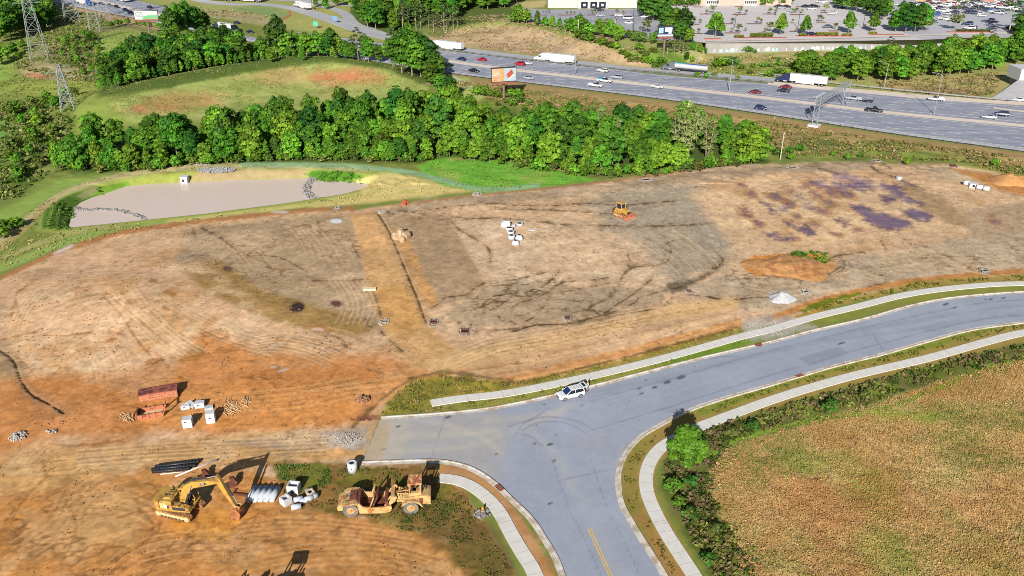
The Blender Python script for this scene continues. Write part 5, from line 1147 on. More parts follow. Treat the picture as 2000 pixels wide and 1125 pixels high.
CARS = {
 'sedan': dict(L=4.7, body=[(-2.33,.72,.42,.86),(-2.2,.86,.28,.95),(-1.2,.91,.24,.97),(.6,.91,.24,.95),(1.5,.9,.24,.86),(2.1,.86,.26,.74),(2.35,.7,.36,.62)],
   cab=[(-1.75,.72,.9,.97),(-1.0,.70,.9,1.38),(.1,.70,.9,1.42),(1.05,.76,.88,.95)], roof=(-.95,.2,1.37,1.45,.66), wb=(-1.4,1.4), w=.80, k='car', r=.34),
 'hatch': dict(L=4.3, body=[(-2.1,.78,.42,.95),(-2.0,.87,.28,1.0),(-1.0,.9,.24,1.0),(.6,.9,.24,.97),(1.4,.88,.24,.88),(1.95,.84,.26,.76),(2.15,.7,.36,.62)],
   cab=[(-2.0,.72,.95,1.05),(-1.5,.72,.95,1.45),(.1,.72,.95,1.48),(1.1,.76,.9,.96)], roof=(-1.45,.2,1.43,1.52,.68), wb=(-1.3,1.3), w=.79, k='car', r=.34),
 'suv': dict(L=4.9, body=[(-2.42,.84,.5,1.05),(-2.3,.95,.36,1.12),(-1.2,.97,.32,1.12),(.7,.97,.32,1.10),(1.6,.95,.32,1.04),(2.2,.9,.36,.92),(2.45,.76,.46,.76)],
   cab=[(-2.3,.80,1.06,1.14),(-1.95,.79,1.06,1.66),(.15,.77,1.06,1.72),(1.15,.84,1.04,1.12)], roof=(-2.0,.25,1.66,1.77,.75), wb=(-1.45,1.45), w=.86, k='suv', r=.40),
 'van': dict(L=5.4, body=[(-2.7,.92,.45,1.2),(-2.6,.98,.32,1.25),(1.2,.98,.32,1.2),(2.2,.95,.34,1.0),(2.7,.8,.44,.8)],
   cab=[(-2.6,.93,1.18,1.28),(-2.5,.9,1.18,2.05),(1.0,.88,1.18,2.05),(1.95,.9,1.1,1.16)], roof=(-2.5,1.0,2.0,2.14,.87), wb=(-1.7,1.7), w=.86, k='suv', r=.38),
}
def car_proto(kind, col):
    d = CARS[kind]; m = paint(col, PC[col]); e = empty({'sedan': 'car', 'hatch': 'car', 'suv': 'suv', 'van': 'van'}[kind])
    b = MB(); b.loft([ring(x, w, z0, z1) for x, w, z0, z1 in d['body']]); x0, x1, z0, z1, w = d['roof']
    b.box(x0, x1, -w, w, z0, z1, .12, .1)
    for s in (-1, 1):
        c = d['cab']; b.tube([(c[2][0], s*c[2][1]*.95, c[2][3]), (c[3][0], s*c[3][1]*.93, c[3][3])], .05, 5); b.tube([(c[1][0], s*c[1][1]*.95, c[1][3]), (c[0][0], s*c[0][1]*.95, c[0][3])], .06, 5)
        b.box(.85, 1.05, s*(w+.18)-.08, s*(w+.18)+.08, 1.0, 1.12)
    b.build('body', m, e)
    g = MB(); g.loft([[(x, -w_, z0_), (x, w_, z0_), (x, w_*.93, z1_), (x, -w_*.93, z1_)] for x, w_, z0_, z1_ in d['cab']]); g.build('window', M_glass, e)
    add_wheels(e, d['k'], [(x, s*d['w']) for x in d['wb'] for s in (-1, 1)], d['r'])
    bx = d['body'][-2]; tx = d['body'][1]
    for s in (-1, 1):
        MB().box(bx[0]+.02, bx[0]+.2, s*.62-.13, s*.62+.13, bx[3]-.2, bx[3]-.05).build('headlight', M_lamp, e)
        MB().box(tx[0]-.1, tx[0]+.02, s*.68-.12, s*.68+.12, tx[3]-.25, tx[3]-.06).build('tail_light', M_tail, e)
    return e
def pickup_proto(col, cover=False, box=None):
    m = paint(col, PC[col]); e = empty('pickup_truck')
    b = MB(); b.loft([ring(x, w, z0, z1, .93) for x, w, z0, z1 in [(-.75,.96,.42,1.12),(.8,.97,.42,1.12),(1.9,.96,.42,1.08),(2.65,.93,.44,1.0),(2.85,.8,.5,.85)]])
    for s in (-1, 1): b.box(-2.85, -.75, s*.9-.07, s*.9+.07, .5, 1.15)
    b.box(-2.9, -2.8, -.95, .95, .55, 1.15); b.box(-2.85, -.7, -.85, .85, .55, .75); b.box(-.55, .35, -.74, .74, 1.78, 1.87, .1, .08); b.build('body', m, e)
    MB().loft([[(x, -w_, z0_), (x, w_, z0_), (x, w_*.92, z1_), (x, -w_*.92, z1_)] for x, w_, z0_, z1_ in [(-.72,.84,1.05,1.14),(-.6,.8,1.05,1.78),(.3,.8,1.05,1.8),(1.2,.86,1.05,1.12)]]).build('window', M_glass, e)
    if cover: MB().box(-2.8, -.75, -.84, .84, 1.1, 1.17).build('bed_cover', M_dark, e)
    if box: MB().box(-2.8, -.8, -.8, .8, .76, 1.55, .05, .05).build('cargo', paint(box, PC[box]), e)
    add_wheels(e, 'suv', [(x, s*.86) for x in (-1.75, 1.85) for s in (-1, 1)], .40)
    for s in (-1, 1):
        MB().box(2.68, 2.84, s*.7-.14, s*.7+.14, .74, .92).build('headlight', M_lamp, e); MB().box(-2.93, -2.89, s*.82-.08, s*.82+.08, .75, 1.1).build('tail_light', M_tail, e)
    return e
def semi_proto(col, trailer='box', tcol='white', stripe=None, day=False):
    """articulated lorry; nose towards +x, about 21 m"""
    m = paint(col, PC[col]); e = empty('semi_truck')
    b = MB(); hx = 10.2
    b.loft([[(x, -w, z0), (x, w, z0), (x, w, z1*.8), (x, w*.85, z1), (x, -w*.85, z1), (x, -w, z1*.8)] for x, w, z0, z1 in [(hx-2.4,1.02,.7,2.1),(hx-1.0,1.0,.6,1.95),(hx-.2,.95,.55,1.7),(hx,.8,.6,1.3)]])
    b.box(hx-4.2, hx-2.4, -1.2, 1.2, .8, 2.9, .0, .06); b.box(hx-6.2, hx-4.2, -1.24, 1.24, .8, 3.2, 0, .06)
    b.prism([(hx-4.2,2.9),(hx-2.6,2.9),(hx-4.2,3.8),(hx-6.2,3.95),(hx-6.2,3.2)], -1.1, 1.1)
    for s in (-1, 1): b.box(hx-2.0, hx-.5, s*1.08-.16, s*1.08+.16, .85, 1.15, .2, .02)
    b.box(hx-.05, hx+.12, -1.15, 1.15, .4, .8); b.build('cab', m, e)
    g = MB(); g.prism([(hx-2.38,2.02),(hx-2.30,2.02),(hx-2.56,2.82),(hx-2.62,2.82)], -1.08, 1.08)
    for s in (-1, 1): g.box(hx-3.7, hx-2.6, s*1.19-.02, s*1.19+.02, 2.0, 2.75)
    g.build('window', M_glass, e)
    ch = MB(); ch.box(hx-9.6, hx-2.0, -.5, .5, .75, 1.05); ch.build('chassis', M_dark, e)
    for s in (-1, 1): MB().cyl((hx-4.9, s*1.05, .8), (hx-3.4, s*1.05, .8), .32, None, 12).build('fuel_tank', M_chrome, e)
    for s in (-1, 1): MB().cyl((hx-6.35, s*1.0, 1.0), (hx-6.35, s*1.0, 4.0), .09, None, 8).build('exhaust_stack', M_chrome, e)
    if trailer == 'box':
        tm = mat('trailer_white', S(234,234,232,.62), .5, noise=.05, nscale=.6)
        tb = MB(); tb.box(-11.0, 4.2, -1.3, 1.3, 1.15, 4.1); o = tb.build('trailer', tm, e, bevel=.05)
        for s in (-1, 1): MB().box(-6, 1.5, s*1.24-.02, s*1.24+.02, .5, 1.15).build('side_skirt', tm, e)
        if stripe:
            MB().box(1.0, 3.4, -1.318, -1.302, 2.7, 3.0).build('stripe', paint(stripe, PC[stripe]), o)
            MB().box(1.0, 3.4, 1.302, 1.318, 2.7, 3.0).build('stripe', paint(stripe, PC[stripe]), o)
    else:
        tb = MB(); tb.cyl((-10.5, 0, 2.35), (4.0, 0, 2.35), 1.15, None, 18); tb.cyl((-10.9, 0, 2.35), (-10.5, 0, 2.35), .8, 1.15, 18); tb.cyl((4.0, 0, 2.35), (4.4, 0, 2.35), 1.15, .8, 18)
        tk = tb.build('tank', mat('tank_steel', (.42,.43,.44), .4, .2, noise=.15), e)
        MB().box(-10.4, -1, -.55, .55, 3.36, 3.6).build('top_rail', paint('blue', PC['blue']), tk); MB().box(-1, 3.8, -.55, .55, 3.36, 3.62).build('top_rail', paint('teal', PC['teal']), tk)
        MB().box(-10.6, 3.9, -1.0, 1.0, 1.0, 1.25).build('tank_frame', M_dark, e)
    add_wheels(e, 'truck', [(hx-1.1, s*1.02) for s in (-1, 1)], .52)
    add_wheels(e, 'dual', [(x, s*.93) for x in (hx-7.2, hx-8.5, -8.0, -9.3) for s in (-1, 1)], .52)
    return e
VP = {}
def vehicle(kind, col, **kw):
    key = (kind, col, tuple(sorted(kw.items())))
    if key not in VP:
        e = pickup_proto(col, **kw) if kind == 'pickup' else semi_proto(col, **kw) if kind == 'semi' else car_proto(kind, col); VP[key] = [e, tree_of(e), False]
    v = VP[key]
    if not v[2]: v[2] = True; return v[0]
    return copy_tree(v[0], v[1])
def put(e, p, rz, label, cat, group=None, s=1.0):
    e.location = p; e.rotation_euler = (0, 0, rz); e.scale = (s, s, s)
    for k in ('label', 'category', 'group'):
        if k in e: del e[k]
    return tag(e, label, cat, group)
def hwy_dir(x, y):
    best = min(range(len(hm)-1), key=lambda i: (hm[i][0]-x)**2+(hm[i][1]-y)**2)
    return math.atan2(hm[best+1][1]-hm[best][1], hm[best+1][0]-hm[best][0])
HG = 'vehicles on the highway'
NEARC = [('sedan','silver',1033,155,'silver sedan just right of the orange billboard, near carriageway','car'),
 ('pickup','white',1163,170,'white pickup in the near lane, left of a white van with a teal load','pickup truck'),
 ('sedan','white',1284,172,'white sedan alone in the near carriageway below the concrete median','car'),
 ('hatch','navy',1486,214,'dark blue hatchback in the near carriageway left of the sign gantry','car'),
 ('pickup','black',1707,219,'black pickup just right of the sign gantry','pickup truck'),
 ('sedan','black',926,141,'black car left of the orange billboard','car'),
 ('sedan','black',198,9,'black car just ahead of the blue cabbed truck','car'),('sedan','grey',214,12,'grey car second in the line ahead of the blue cabbed truck','car'),
 ('hatch','black',228,15,'black hatchback between two cars left of the white and green billboard','car'),('sedan','navy',245,21,'navy car in the line just above left of the white and green billboard','car'),
 ('suv','black',256,28,'black SUV nearest the left edge of the white and green billboard','SUV'),
 ('sedan','navy',489,65,'dark car ahead of the white truck with black cab','car'),('sedan','white',420,53,'white car behind the white truck with black cab','car')]
FARC = [('sedan','navy',901,118,'small blue car on the far lanes above the round tree clump','car'),('sedan','red',941,119,'bright red car on the far lanes right of the small blue car','car'),
 ('suv','red',1015,128,'red SUV directly above the orange billboard','SUV'),('sedan','white',1030,126,'white car beside the red SUV above the orange billboard','car'),('suv','white',1177,141,'white SUV on the far lanes under the slope','SUV'),
 ('suv','silver',1205,154,'silver SUV on the far lanes close to the median','SUV'),('sedan','maroon',1474,183,'dark red car beside the median','car'),
 ('sedan','maroon',1534,173,'dark red car beneath the blue cabbed truck','car'),('sedan','black',1530,180,'black car alongside a dark red car under the blue cabbed truck','car'),('sedan','silver',1601,194,'pale silver car partly behind the sign gantry','car'),
 ('pickup','silver',1667,196,'silver pickup with dark bed towing a small trailer right of the gantry','pickup truck'),('pickup','white',1828,197,'white pickup beside a tall lamp post on the far lanes','pickup truck'),
 ('sedan','silver',1931,232,'silver sedan at the right end of the highway beside the median','car'),('suv','navy',1955,227,'dark blue SUV overtaking a silver sedan at the right','SUV'),('sedan','white',1988,198,'white car under the concrete abutment at the right edge','car'),
 ('sedan','black',292,16,'black car on the far lanes above the white and green billboard','car'),('sedan','navy',462,47,'navy car on the far lanes right of the tall dark trees','car')]
for lst, add in ((NEARC, 0), (FARC, math.pi)):
    for kind, col, u, v, lab, cat in lst:
        x, y = G(u, v); put(vehicle(kind, col), (x, y, .09), hwy_dir(x, y)+add, lab, cat, HG, .93)
x, y = G(1181, 161); put(vehicle('pickup', 'white', box='teal'), (x, y, .09), hwy_dir(x, y), 'white pickup carrying a teal load close to the median', 'pickup truck', HG, .97)
x, y = G(1694, 200); a = hwy_dir(x, y); e = empty('utility_trailer', (x, y, .09), a+math.pi, 'low dark utility trailer towed behind the silver pickup', 'trailer')
mb = MB(); mb.box(-1.8, 1.4, -.9, .9, .45, .6); mb.tube([(1.4, .6, .5), (2.6, 0, .5)], .05); mb.tube([(1.4, -.6, .5), (2.6, 0, .5)], .05)
mb.build('bed', M_dark, e)
gt = MB(); 
for y_ in (-.85, 0, .85): gt.tube([(-1.8, y_, .6), (-1.9, y_, 1.7)], .04)
gt.tube([(-1.9, -.85, 1.7), (-1.9, .85, 1.7)], .04); gt.build('ramp_gate', M_dark, e); add_wheels(e, 'car', [(-.3, .95), (-.3, -.95)], .34)
def semi_at(u, v, col, lab, add=0, **kw):
    x, y = G(u, v); put(vehicle('semi', col, **kw), (x, y, .09), (hwy_dir(x, y)+add), lab, 'truck', 'trucks on the highway', .86)
semi_at(869, 96, 'white', 'white articulated truck entering from behind the round tree clump', math.pi)
semi_at(1082, 122, 'white', 'white articulated truck with white cab below the cut slope', math.pi)
semi_at(1335, 140, 'grey', 'dark cabbed tanker truck with teal and blue top rails', math.pi, trailer='tank')
semi_at(1562, 164, 'navy', 'articulated truck with navy cab and white trailer beside the roadside wood', math.pi, stripe='silver')
semi_at(166, 9, 'blue', 'articulated truck with bright blue cab at the upper left', 0)
semi_at(447, 61, 'black', 'articulated truck with black cab and white trailer between trees', 0)
x, y = G(590, 16); put(vehicle('semi', 'white', stripe='grey'), (x, y, .1), hd(560,12,640,34)+math.pi, 'white articulated truck alone on the upper slip road', 'truck', None, .9)
x, y = G(236, 2); put(vehicle('semi', 'silver'), (x, y, .1), hwy_dir(x, y)+math.pi, 'white articulated truck cut by the top edge at the upper left', 'truck', None, .9)
for u, v, c, lab in ((395,-1,'red','red cabbed truck parked at the left of the truck row'),(428,1,'teal','teal cabbed truck parked in the middle of the truck row'),(482,3,'white','white truck parked at the right end of the truck row')):
    x, y = G(u, v); put(vehicle('semi', c, stripe='silver' if c != 'white' else 'navy'), (x, y, .1), hd(400,3,500,9)+math.pi, lab, 'truck', 'trucks parked in a row at the top')
# parked cars on the raised ground; a few pixels each, so one mesh per car
def single_mesh(kind, col):
    key = ('one', kind, col)
    if key in VP: return VP[key]
    e = car_proto(kind, col); parts = tree_of(e); mb = MB(); mats_ = []
    def rec(o, M):
        Mo = M @ o.matrix_basis
        if o.data.materials[0] not in mats_: mats_.append(o.data.materials[0])
        mb.mi = mats_.index(o.data.materials[0]); mb.M = Mo
        mb.add([v.co for v in o.data.vertices], [tuple(p.vertices) for p in o.data.polygons])
        for c, t in tree_of(o): rec(c, Mo)
    for o, t in parts: rec(o, Matrix.Identity(4))
    mb.M = Matrix.Identity(4); o = mb.build('parked_car', mats_); me = o.data; bpy.data.objects.remove(o)
    for p_, t in parts:
        for q_, _ in t: bpy.data.objects.remove(q_)
        bpy.data.objects.remove(p_)
    bpy.data.objects.remove(e); VP[key] = me; return me
CN = {'white': 'white', 'silver': 'silver', 'grey': 'grey', 'black': 'black', 'navy': 'dark blue', 'blue': 'bright blue', 'red': 'red'}
def parked(kind, col, u, v, rz, where, group, label=None):
    p = PZ(u, v, LOTZ+.09); o = link('parked_car', single_mesh(kind, col), None, p, rz)
    return tag(o, label or f'{CN[col]} {"SUV" if kind == "suv" else "car"} parked {where}', 'car', group)
Z6 = '30,75w 190,85k 370,75k 440,85w 520,75k 590,85n 640,95n 700,70k 770,85w 850,95w 600,130w 560,125w 720,125k 760,132n 1070,65k 1120,68k 1180,85w 930,125k 960,130k 1110,130k 1150,140n 1200,150n 1080,122k 760,170w 840,160w 800,175w 900,205n 860,215s 960,200k 1140,190k 1190,200n 1230,205n 680,222b 570,215g 1330,212w 1360,240w 1310,95w 1350,100w 1370,65w 1490,80k 1550,95w 1590,105w 1620,112k 1650,120w 1690,118k 1730,125w 1290,128k 1330,135k 1380,140k 1420,150k 1460,160n 1500,170b 1530,178w 1580,155n 1620,205s 1670,195n 1580,200k 1880,60n 1850,55k 1920,95w 1890,75n 1760,45k 1900,150w 1940,150w 1980,182n 1920,240n 780,285w 820,292w 850,298w 640,328n 1540,325n 1150,368n 1180,432w 1220,425n 1520,425n 1450,75w 1570,70w 1640,75w 1700,60k 880,72w 1000,60k 1230,60w 1290,98w 1820,110w 650,75k 500,60w 420,60n'
cmap = {'w': 'white', 'k': 'black', 'n': 'navy', 's': 'silver', 'g': 'grey', 'b': 'blue'}
for t in Z6.split():
    a, b = t.split(','); c = cmap[b[-1]]; u, v = 1740+int(a)*.13, int(b[:-1])*.13
    parked(rr_.choice(('sedan', 'sedan', 'suv', 'hatch')), c, u, v+1, R(rr_.choice((150, 330))), 'in the crowded car park at the upper right', 'cars in the crowded car park', f'{CN[c]} car or SUV parked in the crowded car park at the upper right')
for k in range(46):
    c = rr_.choice(('white', 'white', 'silver', 'black', 'navy', 'grey', 'white', 'red')); u = 1796+rr_.random()*200; v = 4.5+rr_.choice((0, 2.2, 4.6, 7.2, 10))+rr_.uniform(-.3, .3)
    parked(rr_.choice(('sedan', 'suv', 'hatch')), c, u, v, R(rr_.choice((150, 330))), '', 'cars in the crowded car park', f'{CN[c]} car or SUV parked in the crowded car park at the upper right')
for a, b, c, lab in ((150,108,'black',0),(205,135,'silver',0),(280,112,'black',0),(350,168,'silver',0),(570,110,'black',0),(650,105,'black',0),(655,148,'white',0),(710,110,'black',0),(780,38,'white',0),(955,215,'white','white car parked alone near the middle of the pale car park'),(890,415,'grey','dark grey car parked alone beside the conical trees'),(640,530,'black','black car beside the hedge of the pale car park'),(1040,115,'navy',0),(1080,125,'navy',0),(820,45,'white',0)):
    parked('sedan', cmap.get(c, c), 1500+a*.13, b*.13, R(rr_.choice((5, 185))), 'at the back of the pale car park', 'cars in the pale car park', lab or f'{CN[c]} car parked at the back of the pale car park')
for a, b, k, c, lab in ((1000,165,'suv','black','black SUV parked nearest the white store'),(1020,245,'sedan','silver','silver car parked on the lot below the black SUV'),(1300,245,'sedan','white','white car parked left of the white van'),(1440,290,'van','white','white van parked on the dark asphalt lot'),(1450,358,'sedan','white','white car parked below the white van'),(1690,268,'sedan','white','white car at the right edge of the dark asphalt lot')):
    parked(k, c, 1040+a*.13, b*.13, R(rr_.choice((4, 184))), '', 'cars before the white store', lab)
# ------------------------------------------------------------------ the white SUV by the kerb and its driver
def near_suv():
    m = paint('white', PC['white'], .3); m2 = mat('suv_white', S(238,238,240,.68), .3, noise=.02); e = empty('suv')
    b = MB()
    b.loft([ring(x, w, z0, z1) for x, w, z0, z1 in [(-2.5,.86,.5,1.0),(-2.4,.97,.38,1.12),(-1.9,1.0,.34,1.16),(-.6,1.0,.32,1.14),(.8,1.0,.32,1.12),(1.5,.98,.33,1.08),(2.1,.95,.36,1.0),(2.4,.88,.42,.88),(2.52,.7,.5,.72)]])
    b.box(-2.05, .3, -.74, .74, 1.70, 1.80, .12, .10); b.build('body', m2, e, bevel=.03)
    for s in (-1, 1):
        p = MB(); p.tube([(.25, s*.73, 1.74), (1.25, s*.88, 1.12)], .06, 6); p.tube([(-2.0, s*.72, 1.74), (-2.35, s*.86, 1.15)], .09, 6); p.tube([(-.55, s*.76, 1.72), (-.55, s*.92, 1.12)], .05, 6); p.build('pillar', m2, e)
        MB().tube([(-1.8, s*.62, 1.85), (0, s*.62, 1.85)], .03, 6).build('roof_rail', M_chrome, e)
        MB().box(.85, 1.08, s*1.08-.1, s*1.08+.1, 1.1, 1.28, .03, .02).build('mirror', m2, e, bevel=.03)
        MB().box(2.15, 2.42, s*.72-.14, s*.72+.14, .78, .92).build('headlight', M_lamp, e); MB().box(-2.5, -2.36, s*.84-.1, s*.84+.1, .8, 1.1).build('tail_light', M_tail, e)
        for x in (-.55, .55): MB().box(x-.12, x+.08, s*1.0-.02, s*1.0+.02, .98, 1.02).build('door_handle', M_chrome, e)
    for x in (-.65, -1.25): MB().box(x-.03, x+.03, -.66, .66, 1.815, 1.845).build('roof_bar', M_chrome, e)
    MB().prism([(1.22,1.12),(1.28,1.12),(.32,1.76),(.26,1.76)], -.78, .78).build('windshield', mat('blue_glass', (.01,.025,.09), .08, noise=.02), e)
    for s in (-1, 1): MB().loft([[(x, s*w0, z0), (x, s*(w0-.04), z0), (x, s*(w1-.04), z1), (x, s*w1, z1)] for x, w0, z0, w1, z1 in [(1.08,.93,1.14,.90,1.17),(.2,.95,1.14,.78,1.68),(-1.7,.95,1.14,.78,1.68),(-2.15,.9,1.18,.80,1.55)]]).build('window', M_glass, e)
    MB().box(2.46, 2.55, -.5, .5, .56, .78).build('grille', M_dark, e)
    MB().box(-2.30, -2.2, -.75, .75, 1.1, 1.68).build('tailgate_opening', M_dark, e)
    g = MB(); g.prism([(-2.08,1.76),(-2.95,1.92),(-2.97,1.99),(-2.08,1.84)], -.8, .8); tg = g.build('tailgate', m2, e); MB().prism([(-2.25,1.87),(-2.72,1.935),(-2.72,1.95),(-2.25,1.885)], -.62, .62).build('window', M_glass, tg)
    add_wheels(e, 'suv', [(x, s*.9) for x in (-1.5, 1.5) for s in (-1, 1)], .40)
    return e
x, y = G(1114, 775); put(near_suv(), (x, y, .05), hd(1162,754,1087,772), 'white SUV with its tailgate raised, parked at the kerb', 'SUV', None, .84)
def skin_fig(name, verts, edges, radii, m, parent, root=0, sub=2):
    me = bpy.data.meshes.new(name); me.from_pydata(verts, edges, []); o = bpy.data.objects.new(name, me); COL.objects.link(o)
    md = o.modifiers.new('skin', 'SKIN'); md.use_smooth_shade = True
    for i, r_ in enumerate(radii): me.skin_vertices[0].data[i].radius = r_ if isinstance(r_, tuple) else (r_, r_); me.skin_vertices[0].data[i].use_root = (i == root)
    o.modifiers.new('sub', 'SUBSURF').levels = sub
    dg = bpy.context.evaluated_depsgraph_get(); new = bpy.data.meshes.new_from_object(o.evaluated_get(dg)); bpy.data.objects.remove(o)
    new.materials.clear(); new.materials.append(m); return link(name, new, parent)
M_skin = mat('skin', S(206,160,132), .6, noise=.05); M_hair = mat('dark_hair', (.015,.012,.01), .7); M_vest = mat('white_shirt', S(236,238,226), .8, noise=.06, nscale=8); M_trs = mat('grey_trousers', S(132,132,138), .85, noise=.1, nscale=8); M_shoe = mat('dark_shoes', (.03,.028,.025), .6)
x, y = G(1147.5, 764); pe = empty('person', (x, y, .035), hd(1148,765,1120,772), 'person in a white shirt and grey trousers standing behind the white SUV', 'person')
V = [(0,0,.95),(0,0,1.15),(0,0,1.38),(0,0,1.50),(.01,0,1.60),(.02,0,1.70),(.01,0,1.76), (0,.10,.90),(.02,.11,.50),(0,.11,.09),(.13,.12,.05), (0,-.10,.90),(.0,-.12,.50),(-.03,-.12,.09),(.10,-.13,.05),
     (0,.19,1.40),(.03,.24,1.14),(.17,.20,.98),(.25,.18,.94), (0,-.19,1.40),(.04,-.24,1.14),(.20,-.19,1.0),(.28,-.16,.97)]
Ed = [(0,1),(1,2),(2,3),(3,4),(4,5),(5,6),(0,7),(7,8),(8,9),(9,10),(0,11),(11,12),(12,13),(13,14),(2,15),(15,16),(16,17),(17,18),(2,19),(19,20),(20,21),(21,22)]
Ra = [.12,.11,.13,.055,.075,.09,.06,.085,.058,.042,.035,.085,.058,.042,.035,.055,.042,.032,.03,.055,.042,.032,.03]
skin_fig('body', V, Ed, Ra, M_skin, pe)
skin_fig('shirt', [V[i] for i in (0,1,2)]+[V[15],(.015,.22,1.24),V[19],(.02,-.22,1.24)], [(0,1),(1,2),(2,3),(3,4),(2,5),(5,6)], [(.165,.14),(.14,.125),(.16,.13),.075,.065,.075,.065], M_vest, pe)
skin_fig('trousers', [V[0],V[7],V[8],V[9],V[11],V[12],V[13]], [(0,1),(1,2),(2,3),(0,4),(4,5),(5,6)], [.135,.105,.078,.065,.105,.078,.065], M_trs, pe)
skin_fig('hair', [(-.02,0,1.71),(-.01,0,1.77)], [(0,1)], [.098,.085], M_hair, pe)
for s in (1, -1): MB().loft([[(x_, s*.115-w, 0), (x_, s*.115+w, 0), (x_, s*.115+w*.7, h_), (x_, s*.115-w*.7, h_)] for x_, w, h_ in ((-.08,.04,.1),(.02,.05,.12),(.14,.05,.08),(.2,.03,.04))]).build('shoe', M_shoe, pe)
for s in (1, -1):
    for k in range(4): MB().cyl((.26+.005*k, s*(.17-.022*k)+.0, .95), (.32-.008*abs(k-1), s*(.165-.024*k), .90), .009, .007, 5).build('finger', M_skin, pe)
    MB().cyl((.25, s*.13, .95), (.29, s*.10, .94), .011, .008, 5).build('thumb', M_skin, pe)
# ------------------------------------------------------------------ shared site materials
M_cy = mat('machine_yellow', S(228,180,84,.52), .5, noise=.10, nscale=1.5, dirt=S(188,136,76,.5), dirtamt=.3, dscale=1.0)
M_cyd = mat('worn_cream_yellow', S(232,194,128,.55), .65, noise=.12, nscale=2, dirt=S(176,112,64), dirtamt=.35, dscale=1.1)
M_rust = mat('rusty_steel', S(140,80,56,.6), .85, noise=.25, nscale=3, dirt=S(96,52,38), dirtamt=.5, dscale=2)
M_mud = mat('muddy_track', S(178,128,76), .95, noise=.25, nscale=5, dirt=S(110,76,48), dirtamt=.5, dscale=4)
M_mudl = mat('dried_mud', S(216,182,132), .95, noise=.15, nscale=4)
M_org = mat('orange_steel', S(226,140,100,.52), .7, noise=.12, nscale=1.5, dirt=S(160,84,66,.55), dirtamt=.3, dscale=1.6)
M_cast = mat('precast_concrete', S(222,224,228,.62), .85, noise=.07, nscale=2, dirt=S(190,186,178), dirtamt=.2, dscale=1.2)
M_castg = mat('grey_precast', S(206,212,222,.62), .85, noise=.08, nscale=2)
M_blk = mat('black_plastic', (.016,.017,.02), .45, noise=.2, nscale=6)
M_pvc = mat('white_plastic_pipe', S(232,226,222), .5, noise=.06)
M_rock = mat('rock_grey', S(150,148,146), .9, noise=.3, nscale=3, dirt=S(100,94,88), dirtamt=.4, dscale=2)
M_rockw = mat('rock_pale', S(190,184,178), .9, noise=.3, nscale=4, dirt=S(146,134,120), dirtamt=.5, dscale=2.5)
M_wood = mat('raw_wood', S(222,186,140), .9, noise=.2, nscale=5); M_steelp = mat('galvanised_steel', S(182,188,196,.5), .55, .1, noise=.1, nscale=2)
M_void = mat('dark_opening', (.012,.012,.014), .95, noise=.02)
def hs(m, parent, name, p, r=None): return p.build(name, m, parent)
# ------------------------------------------------------------------ excavator
x, y = G(354, 998); z0 = h1(x, y)
ex = empty('excavator', (x, y, z0), R(-8), 'yellow excavator with its bucket resting on the bare dirt', 'excavator')
tr = R(-9)
for s in (-1, 1):
    mb = MB(); mb.M = Matrix.Rotation(tr, 4, 'Z')
    prof = [(-2.15,.06),(2.15,.06),(2.42,.28),(2.48,.58),(2.30,.86),(2.0,.95),(-2.0,.95),(-2.30,.86),(-2.48,.58),(-2.42,.28)]
    mb.prism(prof, s*1.28-.32, s*1.28+.32)
    for k in range(22):
        xx = -2.1+k*.2; mb.box(xx-.03, xx+.03, s*1.28-.34, s*1.28+.34, .94, .985); mb.box(xx-.03, xx+.03, s*1.28-.34, s*1.28+.34, .02, .07)
    tk = mb.build('track', M_mud, ex)
    fm = MB(); fm.M = Matrix.Rotation(tr, 4, 'Z'); fm.box(-1.9, 1.9, s*1.28+s*.33-.02, s*1.28+s*.33+.02, .34, .72)
    fm.cyl((2.0, s*1.62, .52), (2.0, s*1.66, .52), .34, None, 12); fm.cyl((-2.0, s*1.62, .52), (-2.0, s*1.66, .52), .34, None, 12); fm.build('track_frame', M_mudl, tk)
    rl = MB(); rl.M = Matrix.Rotation(tr, 4, 'Z')
    for k in range(7): rl.cyl((-1.5+k*.5, s*1.6, .22), (-1.5+k*.5, s*1.64, .22), .14, None, 8)
    rl.build('roller', M_dark, tk)
uc = MB(); uc.box(-1.1, 1.1, -1.0, 1.0, .45, .9); uc.cyl((0, 0, .85), (0, 0, 1.12), .75, None, 16); uc.build('undercarriage', M_dark, ex)
dk = MB(); dk.box(-2.0, 2.05, -1.42, 1.42, 1.10, 1.32); dk.build('deck', M_cy, ex, bevel=.03)
cw = MB(); cw.slab([(-1.75,-1.45),(-1.75,1.45),(-2.25,1.42),(-2.62,1.05),(-2.75,.4),(-2.75,-.4),(-2.62,-1.05),(-2.25,-1.42)], 1.14, 2.42); cw.build('counterweight', M_cy, ex, bevel=.07)
hd_ = MB(); hd_.box(-1.74, -.15, -1.40, 1.38, 1.33, 2.48, .05, .06); hd_.box(-1.5, -.45, -.85, .75, 2.46, 2.62, .08, .06); hood = hd_.build('engine_hood', M_cy, ex, bevel=.05)
MB().box(-1.35, -1.1, -.35, -.22, 2.62, 2.66).box(-1.0, -.88, -.35, -.22, 2.62, 2.66).box(-.8, -.68, -.35, -.22, 2.62, 2.66).build('vent', M_dark, hood)
MB().box(-1.68, -.75, -1.43, -1.405, 1.45, 2.3).build('side_door', mat('pale_panel', S(240,210,146,.55), .5), hood)
MB().box(-1.1, -.78, -1.452, -1.432, 1.62, 2.0).build('badge', M_pvc, hood); MB().box(-.77, -.55, -1.45, -1.432, 1.55, 1.9).build('badge', M_dark, hood)
MB().cyl((-1.0, .95, 2.45), (-1.0, .95, 3.0), .09, None, 10).build('exhaust_pipe', M_dark, ex)
